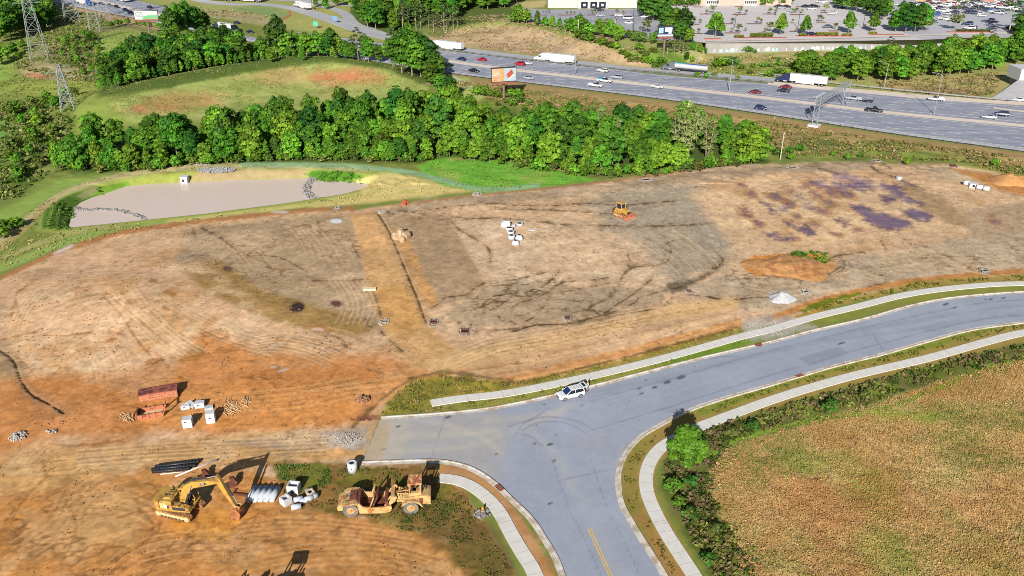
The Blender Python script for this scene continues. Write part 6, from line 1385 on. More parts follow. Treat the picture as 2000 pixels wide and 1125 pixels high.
tb_ = MB(); tb_.box(-.12, .75, -1.40, -.62, 1.33, 1.95, .02, .02); tb_.build('tool_box', M_cy, ex, bevel=.03)
MB().box(-.1, 1.5, -1.435, -1.42, 1.36, 1.78).build('side_vent', M_dark, ex)
fp = MB(); fp.prism([(.75,1.33),(1.95,1.33),(1.95,1.62),(1.5,1.82),(.75,1.82)], -1.4, -.70); fp.build('fuel_cover', M_cy, ex, bevel=.03)
rl = MB()
for pts_ in ([(.1,-1.35,1.95),(.1,-1.35,2.7),(1.4,-1.35,2.55),(1.5,-1.35,1.82)], [(-.1,-.6,2.5),(-.1,-.6,3.1),(-1.2,-.6,3.1),(-1.2,-.6,2.6)], [(.7,-1.35,1.9),(.7,-1.35,2.62)]): rl.tube(pts_, .035, 6)
rl.build('handrail', M_dark, ex)
cb = MB(); y0, y1 = .48, 1.42; fr = [(-.1,1.33),(1.75,1.33),(1.85,1.9),(1.35,2.95),(.0,2.98)]
for yy in (y0, y1):
    for a, b in zip(fr, fr[1:]+fr[:1]): cb.tube([(a[0], yy, a[1]), (b[0], yy, b[1])], .06, 6)
cb.box(-.08, 1.4, y0-.03, y1+.03, 2.93, 3.06, .08, .06); cb.box(-.1, 1.75, y0, y1, 1.33, 1.6); cab = cb.build('cab', M_cy, ex)
MB().prism([(-.04,1.6),(1.72,1.6),(1.80,1.9),(1.32,2.92),(.02,2.92)], y0+.02, y1-.02).build('window', M_glass, cab)
BX = .35
boom = [(BX-.05,1.45),(BX+.55,1.55),(BX+1.15,3.05),(BX+2.05,4.0),(BX+5.1,5.0),(BX+5.6,5.2),(BX+5.52,5.48),(BX+5.0,5.5),(BX+1.85,4.85),(BX+.85,4.2),(BX+.2,3.0)]
bo = MB(); bo.prism(boom, -.30, .30); bm_ = bo.build('boom', M_cy, ex, bevel=.04)
bd = MB(); bd.prism([(BX+3.0,4.52),(BX+3.85,4.79),(BX+3.76,5.09),(BX+2.91,4.82)], -.325, -.308); lg = bd.build('logo', M_dark, bm_)
ft = bpy.data.curves.new('lettering', 'FONT'); ft.body = 'CAT'; ft.size = .34; ft.extrude = .004
fo = bpy.data.objects.new('lettering', ft); COL.objects.link(fo); fo.matrix_world = Matrix.Translation((BX+3.02, -.332, 4.60)) @ Matrix.Rotation(R(-17.5), 4, 'Y') @ Matrix.Rotation(R(90), 4, 'X')
dg = bpy.context.evaluated_depsgraph_get(); fm_ = bpy.data.meshes.new_from_object(fo.evaluated_get(dg)); mw = fo.matrix_world.copy(); bpy.data.objects.remove(fo)
fm_.transform(mw); fm_.materials.clear(); fm_.materials.append(M_pvc); link('lettering', fm_, lg)
SX0, SZ0 = BX+5.45, 5.22; SX1, SZ1 = BX+7.0, 1.55
dxs, dzs = SX1-SX0, SZ1-SZ0; Ls = math.hypot(dxs, dzs); ux, uz = dxs/Ls, dzs/Ls; nxs, nzs = -uz, ux
sp = lambda t, w: (SX0+ux*t+nxs*w, SZ0+uz*t+nzs*w)
st = MB(); st.prism([sp(-.95,.28), sp(-.9,-.05), sp(0,-.34), sp(1.3,-.38), sp(Ls+.1,-.16), sp(Ls+.1,.14), sp(1.2,.22), sp(0,.34)], -.24, .24); stk = st.build('stick', M_cy, ex, bevel=.04)
bk = MB(); bp_ = [(SX1-.25,1.5),(SX1+.2,1.62),(SX1+.62,1.1),(SX1+.66,.55),(SX1+.40,.12),(SX1-.15,.0),(SX1-.62,.05),(SX1-.5,.16),(SX1-.1,.18),(SX1+.25,.30),(SX1+.45,.62),(SX1+.40,1.0),(SX1+.1,1.3)]
bk.prism(bp_, -.62, .62); bk.prism([bp_[i] for i in (0,1,2,3,4,5,6)], -.66, -.61); bk.prism([bp_[i] for i in (0,1,2,3,4,5,6)], .61, .66)
for k in range(5): bk.prism([(SX1-.6,.04),(SX1-.9,.03),(SX1-.6,.13)], -.6+k*.27, -.46+k*.27)
bk.build('bucket', mat('earthy_bucket', S(214,136,80,.55), .8, noise=.25, nscale=3, dirt=S(110,66,46), dirtamt=.5), ex)
ln = MB(); ln.tube([(SX1-.15,-.3,1.95),(SX1+.55,-.3,1.75),(SX1+.35,-.3,1.3)], .09, 6); ln.tube([(SX1-.15,.3,1.95),(SX1+.55,.3,1.75),(SX1+.35,.3,1.3)], .09, 6); ln.cyl((SX1,-.4,1.5),(SX1,.4,1.5),.12); ln.build('bucket_linkage', M_cyd, ex)
def ram(a, b, y_, r, parent, m1=None):
    a = Vector((a[0], y_, a[1])); b = Vector((b[0], y_, b[1])); c = a.lerp(b, .6); mb = MB(); mb.cyl(a, c, r, None, 10); o = mb.build('hydraulic_cylinder', m1 or M_dark, parent); MB().cyl(c, b, r*.55, None, 8).build('piston_rod', M_chrome, o)
for s in (-.42, .42): ram((BX+.75,1.5), (BX+1.9,4.45), s, .11, ex)
ram((BX+2.0,5.0), sp(-.8,.1), 0, .12, ex); ram(sp(.5,.55), sp(Ls-.4,.42), 0, .11, ex)
hz = MB(); hz.tube([(BX+.9,.12,4.4),(BX+1.8,.14,5.05),(BX+3.2,.14,5.4),(BX+4.9,.14,5.66)], .035, 5); hz.tube([(BX+.9,-.12,4.4),(BX+1.8,-.14,5.02),(BX+3.2,-.14,5.36)], .035, 5); hz.build('hydraulic_hose', M_dark, ex)
sk = MB()
rk = random.Random(3)
for k in range(14): a_, b_2 = rk.uniform(-.4, 1.2), rk.uniform(-.45, .55); sk.box(1.0+a_*.5, 1.12+a_*.5, b_2, b_2+.14, 1.0+rk.uniform(0, .6), 1.7+rk.uniform(-.2, .3))
sk.build('swing_machinery', M_dark, ex)
# ------------------------------------------------------------------ scraper
def scraper():
    e = empty('scraper'); rw = 0.92; XR, XF = -3.65, 3.6
    def big_wheel(x, s):
        y_ = s*1.22; w = MB(); w.cyl((0, -.34, 0), (0, .34, 0), rw, rw, 22); t = w.build('wheel', mat('grey_tyre', S(112,108,108), .95, noise=.2, nscale=4, dirt=S(150,126,100), dirtamt=.4), e, (x, y_, rw), bevel=.09)
        k = MB(); k.cyl((0, s*.30, 0), (0, s*.36, 0), rw*.56, rw*.52, 16); k.cyl((0, s*.2, 0), (0, s*.42, 0), rw*.2, None, 10); k.build('rim', M_cyd, t)
        g = MB()
        for i in range(20):
            a = i*math.pi/10; c, s_ = math.cos(a), math.sin(a); g.M = Matrix.Rotation(a, 4, 'Y'); g.box(rw-.02, rw+.05, -.33, .33, -.05, .05)
        g.build('tread', M_tyre, t)
    for x in (XR, XF):
        for s in (-1, 1): big_wheel(x, s)
    # bowl
    for s in (-1, 1):
        b = MB(); y0_, y1_ = (s*1.42-.08, s*1.42+.08)
        b.prism([(-2.6,.42),(.35,.30),(1.1,.55),(1.3,1.0),(1.25,1.35),(.2,1.25),(-.6,1.2),(-2.1,1.35),(-2.5,1.85),(-2.85,1.9),(-2.75,1.2)], y0_, y1_); b.build('bowl_side', M_cyd, e)
        r_ = MB(); r_.prism([(-1.9,.5),(.3,.38),(.9,.62),(-.6,.9),(-1.8,1.0)], s*1.52-.05, s*1.52+.05); r_.build('bowl_rib', M_cyd, e)
        a = MB(); a.prism([(.7,.95),(1.7,1.7),(2.0,2.35),(1.7,2.6),(1.25,2.3),(.9,1.5),(.35,1.2)], s*1.05-.13, s*1.05+.13); a.build('draft_arm', M_cyd, e, bevel=.04)
    b = MB(); b.box(-2.55, .4, -1.34, 1.34, .36, .5); b.build('bowl_floor', M_rust, e)
    b = MB(); b.prism([(-2.75,.5),(-2.4,.5),(-2.5,2.0),(-2.85,2.05)], -1.3, 1.3); b.build('ejector', M_rust, e)
    b = MB(); b.prism([(.25,.45),(.65,.5),(1.05,1.2),(.85,1.9),(.45,2.0),(.65,1.3)], -1.3, 1.3); b.build('apron', M_rust, e, bevel=.04)
    b = MB(); b.prism([(-1.4,1.2),(-1.25,1.2),(-.75,2.5),(-.9,2.55)], -1.32, -1.16); b.prism([(-1.4,1.2),(-1.25,1.2),(-.75,2.5),(-.9,2.55)], 1.16, 1.32); b.box(-.92, -.76, -1.3, 1.3, 2.42, 2.58); b.build('elevator_frame', M_cyd, e)
    b = MB(); b.prism([(-1.2,.75),(-1.05,.7),(-.35,2.35),(-.5,2.4)], -1.0, 1.0)
    for k in range(7): b.box(-1.2+.11*k, -1.0+.11*k, -1.0, 1.0, .8+.24*k, .9+.24*k)
    b.build('elevator', M_rust, e)
    # rear frame and engine
    b = MB(); b.box(-4.9, -2.7, -.62, .62, .75, 1.45, .1, .05); b.prism([(-5.25,.75),(-4.6,.75),(-4.3,1.5),(-4.7,1.65),(-5.3,1.25)], -1.25, 1.25); b.build('rear_frame', M_cyd, e, bevel=.05)
    b = MB(); b.box(-3.9, -2.8, -1.0, .95, 1.5, 2.15, .12, .1); b.build('rear_engine', M_rust, e, bevel=.05)
    for s in (-1, 1): b = MB(); b.prism([(-4.75,1.5),(-4.3,1.85),(-3.3,2.02),(-2.75,1.9),(-2.75,1.75),(-3.3,1.88),(-4.25,1.72)], s*1.25-.35, s*1.25+.35); b.build('fender', M_cyd, e)
    # gooseneck
    b = MB(); b.box(1.15, 1.75, -1.15, 1.15, 1.9, 2.45, .08, .06); b.prism([(1.4,2.1),(2.7,2.3),(3.1,1.7),(3.35,1.15),(3.05,1.05),(2.6,1.75),(1.5,1.75)], -.42, .42); b.build('gooseneck', M_cyd, e, bevel=.06)
    for s in (-.75, .75): ram((1.2,2.3), (.5,1.1), s, .1, e, M_cyd)
    # tractor
    b = MB(); b.box(2.5, 5.6, -.7, .7, .65, 1.15); b.build('tractor_frame', M_dark, e)
    b = MB(); b.prism([(4.05,1.1),(6.0,.95),(6.05,2.15),(5.75,2.32),(4.1,2.25)], -1.02, 1.02); eh = b.build('engine_hood', M_cyd, e, bevel=.06)
    b = MB(); b.box(4.6, 5.1, -1.05, -1.025, 1.2, 2.0); b.build('rust_patch', M_rust, eh)
    for k in range(5): MB().box(6.035, 6.06, -.8, .8, 1.15+k*.18, 1.24+k*.18).build('grille_bar', M_dark, eh)
    b = MB(); b.box(5.35, 5.5, .2, .35, 2.3, 3.0); b.build('exhaust_pipe', M_dark, e)
    for s in (-1, 1): b = MB(); b.prism([(2.5,1.35),(2.85,1.75),(3.4,2.0),(4.1,2.0),(4.75,1.7),(5.05,1.15),(4.95,1.08),(4.6,1.5),(4.0,1.86),(3.4,1.86),(2.95,1.62),(2.6,1.28)], s*1.22-.38, s*1.22+.38); b.build('fender', M_cyd, e)
    b = MB(); b.box(2.75, 4.1, -1.0, .95, 1.9, 2.1); b.build('platform', M_cyd, e)
    b = MB(); rk = random.Random(8)
    for k in range(22): xx, yy = rk.uniform(2.0, 3.6), rk.uniform(-.9, .6); b.box(xx, xx+rk.uniform(.1, .3), yy, yy+rk.uniform(.1, .3), 1.7, rk.uniform(2.1, 2.55))
    b.box(1.9, 3.7, -1.0, .7, 1.55, 1.75); b.tube([(2.0,-.5,2.45),(2.6,-.7,2.6),(3.2,-.6,2.5)], .05); b.tube([(2.2,-.2,2.5),(2.9,-.3,2.72),(3.4,-.2,2.5)], .05); b.build('hydraulics', M_cyd, e)
    b = MB(); cx0, cx1 = 3.5, 4.85
    for xx in (cx0, cx1):
        for yy in (-.72, .72): b.box(xx-.07, xx+.07, yy-.07, yy+.07, 2.05, 3.95)
    b.box(cx0-.05, cx1+.05, -.76, .76, 2.15, 2.55); b.build('cab_frame', M_cyd, e)
    b = MB(); b.box(cx0-.2, cx1+.2, -.92, .92, 3.95, 4.12, .04, .04); b.build('cab_roof', mat('rust_roof', S(196,112,72,.55), .8, noise=.2, dirt=S(226,190,126), dirtamt=.4, dscale=1.5), e, bevel=.03)
    b = MB(); b.box(cx0+.25, cx0+.75, -.3, .3, 2.3, 2.55); b.box(cx0+.2, cx0+.34, -.3, .3, 2.5, 3.1); b.build('seat', M_dark, e)
    b = MB(); b.cyl((cx1-.3, 0, 2.5), (cx1-.45, 0, 2.95), .03); b.cyl((cx1-.45, -.0, 2.93), (cx1-.47, 0, 2.97), .2, None, 14); b.build('steering_wheel', M_dark, e)
    b = MB(); b.box(cx1-.3, cx1+.02, -.62, .62, 2.5, 2.75); b.build('dashboard', M_cyd, e)
    return e
sc1 = scraper(); x, y = G(747, 990); hs_ = hd(694, 995, 803, 990)
put(sc1, (x, y, h1(x, y)-.05), hs_, 'rusty cream yellow scraper with open cab standing in weeds', 'scraper')
sc2 = copy_tree(sc1, tree_of(sc1)); x2, y2 = x-13.75, y-16.6; put(sc2, (x2, y2, h1(x2, y2)-.05), hs_, 'scraper just below the bottom edge showing only its shadow', 'scraper')
# ------------------------------------------------------------------ bulldozer
x, y = G(1216, 422); dz = empty('bulldozer', (x, y, h1(x, y)), R(-52), 'yellow bulldozer with its blade lowered on the grey dirt', 'bulldozer'); dz.scale = (1.05,)*3
for s in (-1, 1):
    b = MB(); b.prism([(-1.7,.05),(1.5,.05),(1.75,.35),(1.6,.8),(.2,.92),(-1.0,1.0),(-1.85,.8),(-1.95,.4)], s*.95-.25, s*.95+.25)
    for k in range(14): b.box(-1.6+k*.24, -1.52+k*.24, s*.95-.27, s*.95+.27, .9 if k > 6 else .96, 1.02)
    t = b.build('track', M_mud, dz); MB().box(-1.3, 1.2, s*1.21-.02, s*1.21+.02, .3, .62).build('track_frame', M_mudl, t)
    b = MB(); b.box(-1.6, .2, s*.95-.3, s*.95+.3, 1.05, 1.3, .03, .03); b.build('fender', M_cy, dz)
    MB().box(-.2, 2.2, s*1.3-.09, s*1.3+.09, .3, .52).build('push_arm', M_org, dz)
b = MB(); b.prism([(.0,1.0),(1.7,.9),(1.75,1.65),(1.5,1.85),(.0,1.95)], -.5, .5); b.build('engine_hood', M_cy, dz, bevel=.04)
MB().box(1.76, 1.8, -.42, .42, 1.0, 1.6).build('grille', M_dark, dz)
b = MB(); b.box(-1.9, .0, -.65, .65, .8, 1.5); b.build('body', M_cy, dz, bevel=.03)
b = MB(); 
for xx in (-1.3, .1):
    for yy in (-.6, .6): b.box(xx-.06, xx+.06, yy-.06, yy+.06, 1.5, 2.95)
b.box(-1.5, .3, -.8, .8, 2.95, 3.1, .06, .06); b.box(-1.3, .1, -.62, .62, 1.5, 1.8); cbd = b.build('cab', M_cyd, dz)
MB().box(-1.25, .06, -.57, .57, 1.8, 2.93).build('window', M_glass, cbd)
b = MB(); b.prism([(2.1,.1),(2.3,.05),(2.2,.6),(2.35,1.15),(2.25,1.2),(2.05,.6)], -1.6, 1.6); b.build('blade', M_org, dz)
for s in (-.35, .35): ram((1.4,1.5), (2.1,.7), s, .07, dz)
b = MB(); b.cyl((1.0,.2,1.85),(1.0,.2,2.6),.06); b.build('exhaust_pipe', M_dark, dz)
b = MB(); b.prism([(-2.0,.6),(-1.9,.6),(-1.9,1.2),(-2.6,1.3),(-2.7,.3),(-2.6,.3),(-2.5,1.1),(-2.0,1.0)], -.5, .5); b.build('ripper', M_dark, dz)
# ------------------------------------------------------------------ trench boxes, pipes, precast pieces
def cbox(name, u, v, L, W, Hh, rz, label, cat='concrete box', group=None, hole=None, m=None, wall=.15, open_top=True, dz_=0):
    p = P(u, v); e = empty(name, (p.x, p.y, p.z+dz_-.03), rz, label, cat, group); m = m or M_cast
    b = MB()
    if open_top:
        b.box(-L/2, L/2, -W/2, -W/2+wall, 0, Hh); b.box(-L/2, L/2, W/2-wall, W/2, 0, Hh); b.box(-L/2, -L/2+wall, -W/2+wall, W/2-wall, 0, Hh); b.box(L/2-wall, L/2, -W/2+wall, W/2-wall, 0, Hh); b.box(-L/2+wall, L/2-wall, -W/2+wall, W/2-wall, 0, .15)
    else: b.box(-L/2, L/2, -W/2, W/2, 0, Hh)
    b.build('shell', m, e, bevel=.02)
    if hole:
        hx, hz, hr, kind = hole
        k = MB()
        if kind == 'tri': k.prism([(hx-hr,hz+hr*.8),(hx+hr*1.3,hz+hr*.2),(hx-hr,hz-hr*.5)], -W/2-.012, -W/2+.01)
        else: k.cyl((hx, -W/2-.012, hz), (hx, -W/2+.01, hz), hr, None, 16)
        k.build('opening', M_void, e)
    return e
# tall orange shield lying on its side with a long panel
p = P(311, 774); ts = empty('trench_shield', p, hd(272,782,347,770), 'long low orange trench shield with a rust streaked top', 'trench shield'); ts.scale = (.92, .92, .85)
b = MB(); b.box(-2.95, 2.95, -.95, 1.05, 1.30, 1.42); b.build('top_panel', mat('rusted_orange', S(190,108,84,.6), .8, noise=.2, nscale=1, dirt=S(96,48,44), dirtamt=.6, dscale=.9), ts)
b = MB(); b.box(-2.9, 2.9, -.95, -.83, .02, 1.29); b.build('side_panel', M_org, ts); b = MB(); b.box(-2.9, 2.9, .93, 1.05, .02, 1.29); b.build('side_panel', M_org, ts)
for xx in (-2.7, 2.7): b = MB(); b.tube([(xx,-.8,.2),(xx,.9,1.2)], .07); b.tube([(xx,.9,.2),(xx,-.8,1.2)], .07); b.build('brace', M_org, ts)
for zz in (.40, .85): b = MB(); b.box(-2.9, 2.9, -1.02, -.953, zz-.07, zz+.05); b.build('rail', mat('pale_orange', S(234,168,130,.5), .8), ts)
for k in range(6): MB().box(-2.3+k*.9, -2.14+k*.9, -1.0, -.953, .55 if k % 2 else .12, .68 if k % 2 else .25).build('bracket', M_dark, ts)
p = P(297, 809); t2 = empty('trench_box', p, hd(270,812,325,803), 'open orange trench box with pale floor beside a long shield', 'trench box')
for yy, hh in ((-.95, .95), (.95, .95)): b = MB(); b.box(-1.85, 1.55, yy-.07, yy+.07, .0, hh*.75); b.build('side_panel', M_org, t2)
b = MB(); b.prism([(1.6,0),(2.1,1.5),(2.25,1.75),(2.05,1.75),(1.45,0)], -1.0, -.8); b.prism([(1.6,0),(2.1,1.5),(2.25,1.75),(2.05,1.75),(1.45,0)], .8, 1.0); b.box(1.95, 2.12, -.9, .9, 1.35, 1.6); b.build('end_frame', M_org, t2)
b = MB(); b.box(-1.9, -1.75, -.9, .9, .0, 1.1); b.tube([(-1.8,-.9,1.0),(-1.1,.9,.4)], .06); b.build('end_panel', M_rust, t2)
b = MB(); b.box(-1.7, 1.5, -.85, .85, .05, .12); b.build('floor_panel', mat('pale_plank', S(226,188,140), .9, noise=.15), t2)
for k in range(3): MB().box(-1.2+k*.9, -1.12+k*.9, -1.05, -1.02, .05, .9).build('rib', M_rust, t2)
cg = 'white precast boxes left of the street'
cbox('concrete_box', 368, 832, 1.3, 1.05, 1.4, R(10), 'large upright white concrete box nearest the dirt track', 'concrete box', cg, (-.15, 1.02, .17, 'tri'), open_top=False)
cbox('concrete_box', 413, 823, 1.2, 1.05, 1.65, R(12), 'tallest white concrete box beside the wood scraps', 'concrete box', cg, (.0, .88, .18, 'tri'), open_top=False)
cbox('concrete_box', 363, 797, 1.25, .85, .65, R(14), 'low white concrete box with a leaning lid nearest the trench box', 'concrete box', cg, (-.1, .36, .17, 'tri'), open_top=False)
cbox('concrete_box', 391, 794, 1.35, .9, .85, R(10), 'white concrete box second from the trench box', 'concrete box', cg, (-.15, .46, .18, 'tri'), open_top=False)
b = MB(); b.box(-.7, .7, -.45, .45, 0, .15); o = b.build('concrete_slab', M_cast, None, P(374, 794)+Vector((0,0,.35)), R(-25)); o.rotation_euler.y = R(25); tag(o, 'tilted white concrete slab leaning between two low boxes', 'concrete slab')
b = MB(); b.box(-.6, .6, -.4, .4, 0, .35); o = b.build('concrete_slab', M_castg, None, P(408, 798), R(20)); tag(o, 'small grey concrete slab on the dirt above the tallest box', 'concrete slab')
# five concrete pipes in a row
for k in range(5):
    u0, v0 = 484+k*11.1, 984-k*.3; x0, y0 = G(u0+1.5, v0-2); x1, y1 = G(u0+15.5, 957)
    r_ = .40; zz = h1(x0, y0); b = MB(); d_ = Vector((x1-x0, y1-y0, 0)); b.pipe((0,0,r_), (d_.x, d_.y, r_), r_, r_*.72, 20)
    o = b.build('concrete_pipe', M_castg, None, (x0, y0, zz-.03)); 
    w_ = ['leftmost', 'second', 'middle', 'fourth', 'rightmost'][k]
    tag(o, f'{w_} of the five grey concrete pipes lying side by side by the excavator', 'concrete pipe', 'five concrete pipes side by side')
    c = MB(); c.cyl((d_.x*.02, d_.y*.02, r_), (d_.x*.03, d_.y*.03, r_), r_*.735, None, 18); 
cbox('concrete_box', 575, 961, 1.45, 1.2, 1.35, R(-6), 'open white concrete box with a round hole behind the cube box', 'concrete box', 'precast pieces beside the concrete pipes', (0, .55, .3, 'o'), open_top=True)
cbox('concrete_box', 559, 983, 1.15, 1.15, 1.0, R(48), 'cube shaped concrete box set cornerwise beside the concrete pipes', 'concrete box', 'precast pieces beside the concrete pipes', None, open_top=True, wall=.2)
for u, v, a, L, r_, lab in ((583,979,R(28),1.1,.34,'short grey pipe ring left of the stacked rings'),(594,982,R(30),1.0,.34,'short grey pipe ring leaning on another behind the loose ring'),(604,978,R(34),1.1,.36,'short grey pipe ring in the middle of the pile'),(613,974,R(36),1.0,.36,'short grey pipe ring at the right end of the pile'),(579,994,R(18),1.2,.36,'loose grey pipe ring lying nearest the bare dirt')):
    p = P(u, v); b = MB(); b.pipe((-L/2*math.cos(a), -L/2*math.sin(a), r_), (L/2*math.cos(a), L/2*math.sin(a), r_), r_, r_*.75, 18); tag(b.build('pipe_ring', M_castg, None, p), lab, 'pipe ring', 'short pipe rings')
b = MB(); b.pipe((0,0,0), (0,0,.25), .75, .32, 4); o = b.build('concrete_cover', mat('dirty_slab', S(186,174,156), .9, noise=.2), None, P(606, 965)+Vector((0,0,.25)), R(35)); o.rotation_euler.x = R(18); tag(o, 'dirty square concrete cover with a round hole behind the pipe rings', 'concrete cover')
# black corrugated and white plastic pipes
for (u0, v0, u1, v1, r_, m_, lab) in ((304,914,390,904,.24,M_blk,'black corrugated pipe farthest back in the pipe heap'),(296,920,384,911,.24,M_blk,'black corrugated pipe in the middle of the pipe heap'),(298,924,372,917,.22,M_blk,'black corrugated pipe nearest the excavator'),(313,927,357,922,.07,M_pvc,'thin white pipe lying along the black pipes'),(343,934,424,901,.10,M_pvc,'long white plastic pipe lying across the black pipes')):
    a, c = P(u0, v0), P(u1, v1); d_ = c-a; b = MB(); b.pipe((0,0,r_), (d_.x, d_.y, r_), r_, r_*.8, 14)
    if m_ is M_blk:
        L = d_.length; n = int(L/.18); dn = d_.normalized()
        for k in range(n): q0 = dn*(.1+k*.18); b.pipe((q0.x,q0.y,r_), (q0.x+dn.x*.08,q0.y+dn.y*.08,r_), r_*1.09, r_*.98, 12)
    zz = .5 if (m_ is M_pvc and r_ > .08) else 0
    o = b.build('drain_pipe', m_, None, a+Vector((0,0,zz*.35))); tag(o, lab, 'pipe', 'plastic pipes behind the excavator')
for u, v, m_, lab in ((398,933,M_rust,'rusty bucket attachment on the ground behind the excavator boom'),(452,948,M_rust,'rusty steel attachment lying right of the excavator stick')):
    p = P(u, v); b = MB(); b.prism([(-.6,0),(.5,0),(.75,.5),(.5,.95),(.1,.8),(.3,.4),(-.2,.25),(-.7,.3)], -.5, .5); b.box(-.1, .4, -.3, .3, .8, 1.2)
    tag(b.build('bucket_attachment', m_, None, p, R(30)), lab, 'machine attachment')
b = MB(); b.box(-1.1, 1.1, -.15, .15, 0, .25); b.box(-1.1, -.9, -.15, 1.0, 0, .2); b.box(.9, 1.1, -.15, 1.0, 0, .2); tag(b.build('steel_frame', M_rust, None, P(470, 968), R(-8)), 'low steel frame on the dirt between the stick and the concrete pipes', 'steel frame')
# manhole and chimney pieces
p = P(689, 920); mh = empty('manhole_riser', p, 0, 'white round manhole riser standing by the end of the street', 'manhole')
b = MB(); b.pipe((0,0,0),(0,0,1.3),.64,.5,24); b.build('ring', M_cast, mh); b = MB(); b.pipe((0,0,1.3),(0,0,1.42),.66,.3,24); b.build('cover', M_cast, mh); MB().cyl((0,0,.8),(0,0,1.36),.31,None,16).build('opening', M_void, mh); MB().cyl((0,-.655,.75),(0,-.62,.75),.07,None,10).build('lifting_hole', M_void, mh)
# precast pieces in the middle of the pad
cbox('concrete_box', 988, 442, 2.0, 1.3, 1.1, R(-4), 'square white concrete box with open front in the middle of the pad', 'concrete box', 'white precast pieces on the pad', open_top=True, wall=.22)
for u, v, r_, hgt, lab in ((995,452,.75,1.0,'white concrete ring next to the open box on the pad'),(998,460,.72,1.1,'second white ring in the line on the pad'),(999,467,.72,1.0,'last white ring in the line on the pad'),(1003,443,.4,.5,'small white ring right of the open box on the pad'),(1015,440,.75,.6,'low white ring standing apart at the upper right on the pad'),(1014,468,.85,1.1,'white concrete cone right of the line on the pad'),(1007,477,.85,.9,'white concrete cone nearest the street on the pad')):
    p = P(u, v); b = MB(); e = empty('manhole_ring', p, 0, lab, 'manhole ring', 'white precast pieces on the pad')
    cone = 'cone' in lab
    if cone: b.loft([[(r_*k*math.cos(t), r_*k*math.sin(t), z_) for t in [i*math.pi/9 for i in range(18)]] for k, z_ in ((1,0),(1,hgt*.4),(.55,hgt))], smooth=True)
    else: b.pipe((0,0,0),(0,0,hgt),r_,r_*.78,20)
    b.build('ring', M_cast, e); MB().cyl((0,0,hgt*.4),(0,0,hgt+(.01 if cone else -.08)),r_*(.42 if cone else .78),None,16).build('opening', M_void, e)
b = MB(); b.slab([(-.9,-.3),(.3,-.5),(.9,.2),(.1,.5),(-.7,.3)], 0, .14); tag(b.build('concrete_slab', M_cast, None, P(1040, 449)), 'thin white slab lying alone right of the precast pieces on the pad', 'concrete slab')
b = MB(); b.box(-1.2, 1.2, -.4, .4, 0, .35); tag(b.build('stone_slab', mat('pale_slab', S(236,212,178), .9), None, P(722, 566), R(2)), 'pale slab on the edge of the compacted fill strip', 'slab')
rg = 'white precast pieces at the right of the pad'
cbox('concrete_box', 1899, 366, 1.9, 1.4, 1.2, R(-10), 'white concrete box with a dark hole at the far right of the pad', 'concrete box', rg, (0, .6, .32, 'o'), open_top=False)
for u, v, lab in ((1887,362,'small dark ended ring left of the white box at the right'),(1912,370,'white ring just right of the white box at the far right'),(1925,373,'last white ring right of the white box at the far right')):
    b = MB(); p = P(u, v); b.pipe((-.7,0,.6),(.7,0,.6),.6,.45,16); tag(b.build('manhole_ring', M_cast, None, p, R(-25)), lab, 'manhole ring', rg)
b = MB(); b.box(-.5,.5,-.4,.4,0,.8); tag(b.build('concrete_block', M_cast, None, P(1755,351), R(10), bevel=.03), 'small white concrete block alone near the dark puddles', 'concrete block')
# ------------------------------------------------------------------ rocks: one mesh per heap
def rock_heap(name, u, v, ru, rv, n, size, m, label, cat, h=.5, ring_=False, seed=1, group=None):
    r = random.Random(seed); p = P(u, v); sx = ru/ppm(u, v); sy = rv/(ppm(u, v)*math.sin(TH+math.atan((v-562)/F))); b = MB()
    for k in range(n):
        a = r.uniform(0, 6.28); d = math.sqrt(r.random()) if not ring_ else r.uniform(.75, 1.05); xx, yy = math.cos(a)*sx*d, math.sin(a)*sy*d; s = size*r.uniform(.5, 1.2); zz = h*(1-min(1, d)**1.5)*r.uniform(.6, 1) if not ring_ else 0
        pts_ = [(xx+s*.5*math.cos(t)*r.uniform(.7, 1.2), yy+s*.5*math.sin(t)*r.uniform(.7, 1.2)) for t in [i*1.047+r.uniform(-.2, .2) for i in range(6)]]
        h2 = s*r.uniform(.5, .9)
        b.loft([[(q0, q1, -.1) for q0, q1 in pts_], [(q0, q1, zz+h2*.6) for q0, q1 in pts_], [(xx+(q0-xx)*.5, yy+(q1-yy)*.5, zz+h2) for q0, q1 in pts_]])
    return tag(b.build(name, m, None, p), label, cat, group)
def rock_line(name, px, width, size, m, label, cat, seed, z):
    r = random.Random(seed); L = resample(smooth_line(GL(px, z)), size*.55); o0 = L[0]; b = MB()
    for q0 in L:
        for k in range(max(1, int(width/size))):
            xx, yy = q0[0]-o0[0]+r.uniform(-width/2, width/2), q0[1]-o0[1]+r.uniform(-width/2, width/2); s = size*r.uniform(.6, 1.3)
            pts_ = [(xx+s*.5*math.cos(t)*r.uniform(.7, 1.2), yy+s*.5*math.sin(t)*r.uniform(.7, 1.2)) for t in [i*1.047+r.uniform(-.2, .2) for i in range(6)]]; h2 = s*r.uniform(.35, .7)
            b.loft([[(a, c, -.5) for a, c in pts_], [(a, c, h2*.6) for a, c in pts_], [(xx+(a-xx)*.5, yy+(c-yy)*.5, h2) for a, c in pts_]])
    return tag(b.build(name, m, None, (o0[0], o0[1], z)), label, cat)
rock_line('rock_baffle', [(147,406),(170,410),(205,409),(240,414),(265,421),(285,430)], 1.1, .55, M_rock, 'low curved rock baffle across the left end of the muddy pond', 'rock baffle', 3, ZW)
rock_line('rock_baffle', [(612,348),(603,358),(598,368),(600,378),(608,386),(622,391)], 1.9, .6, M_rock, 'curved rock baffle across the right end of the muddy pond', 'rock baffle', 4, ZW)
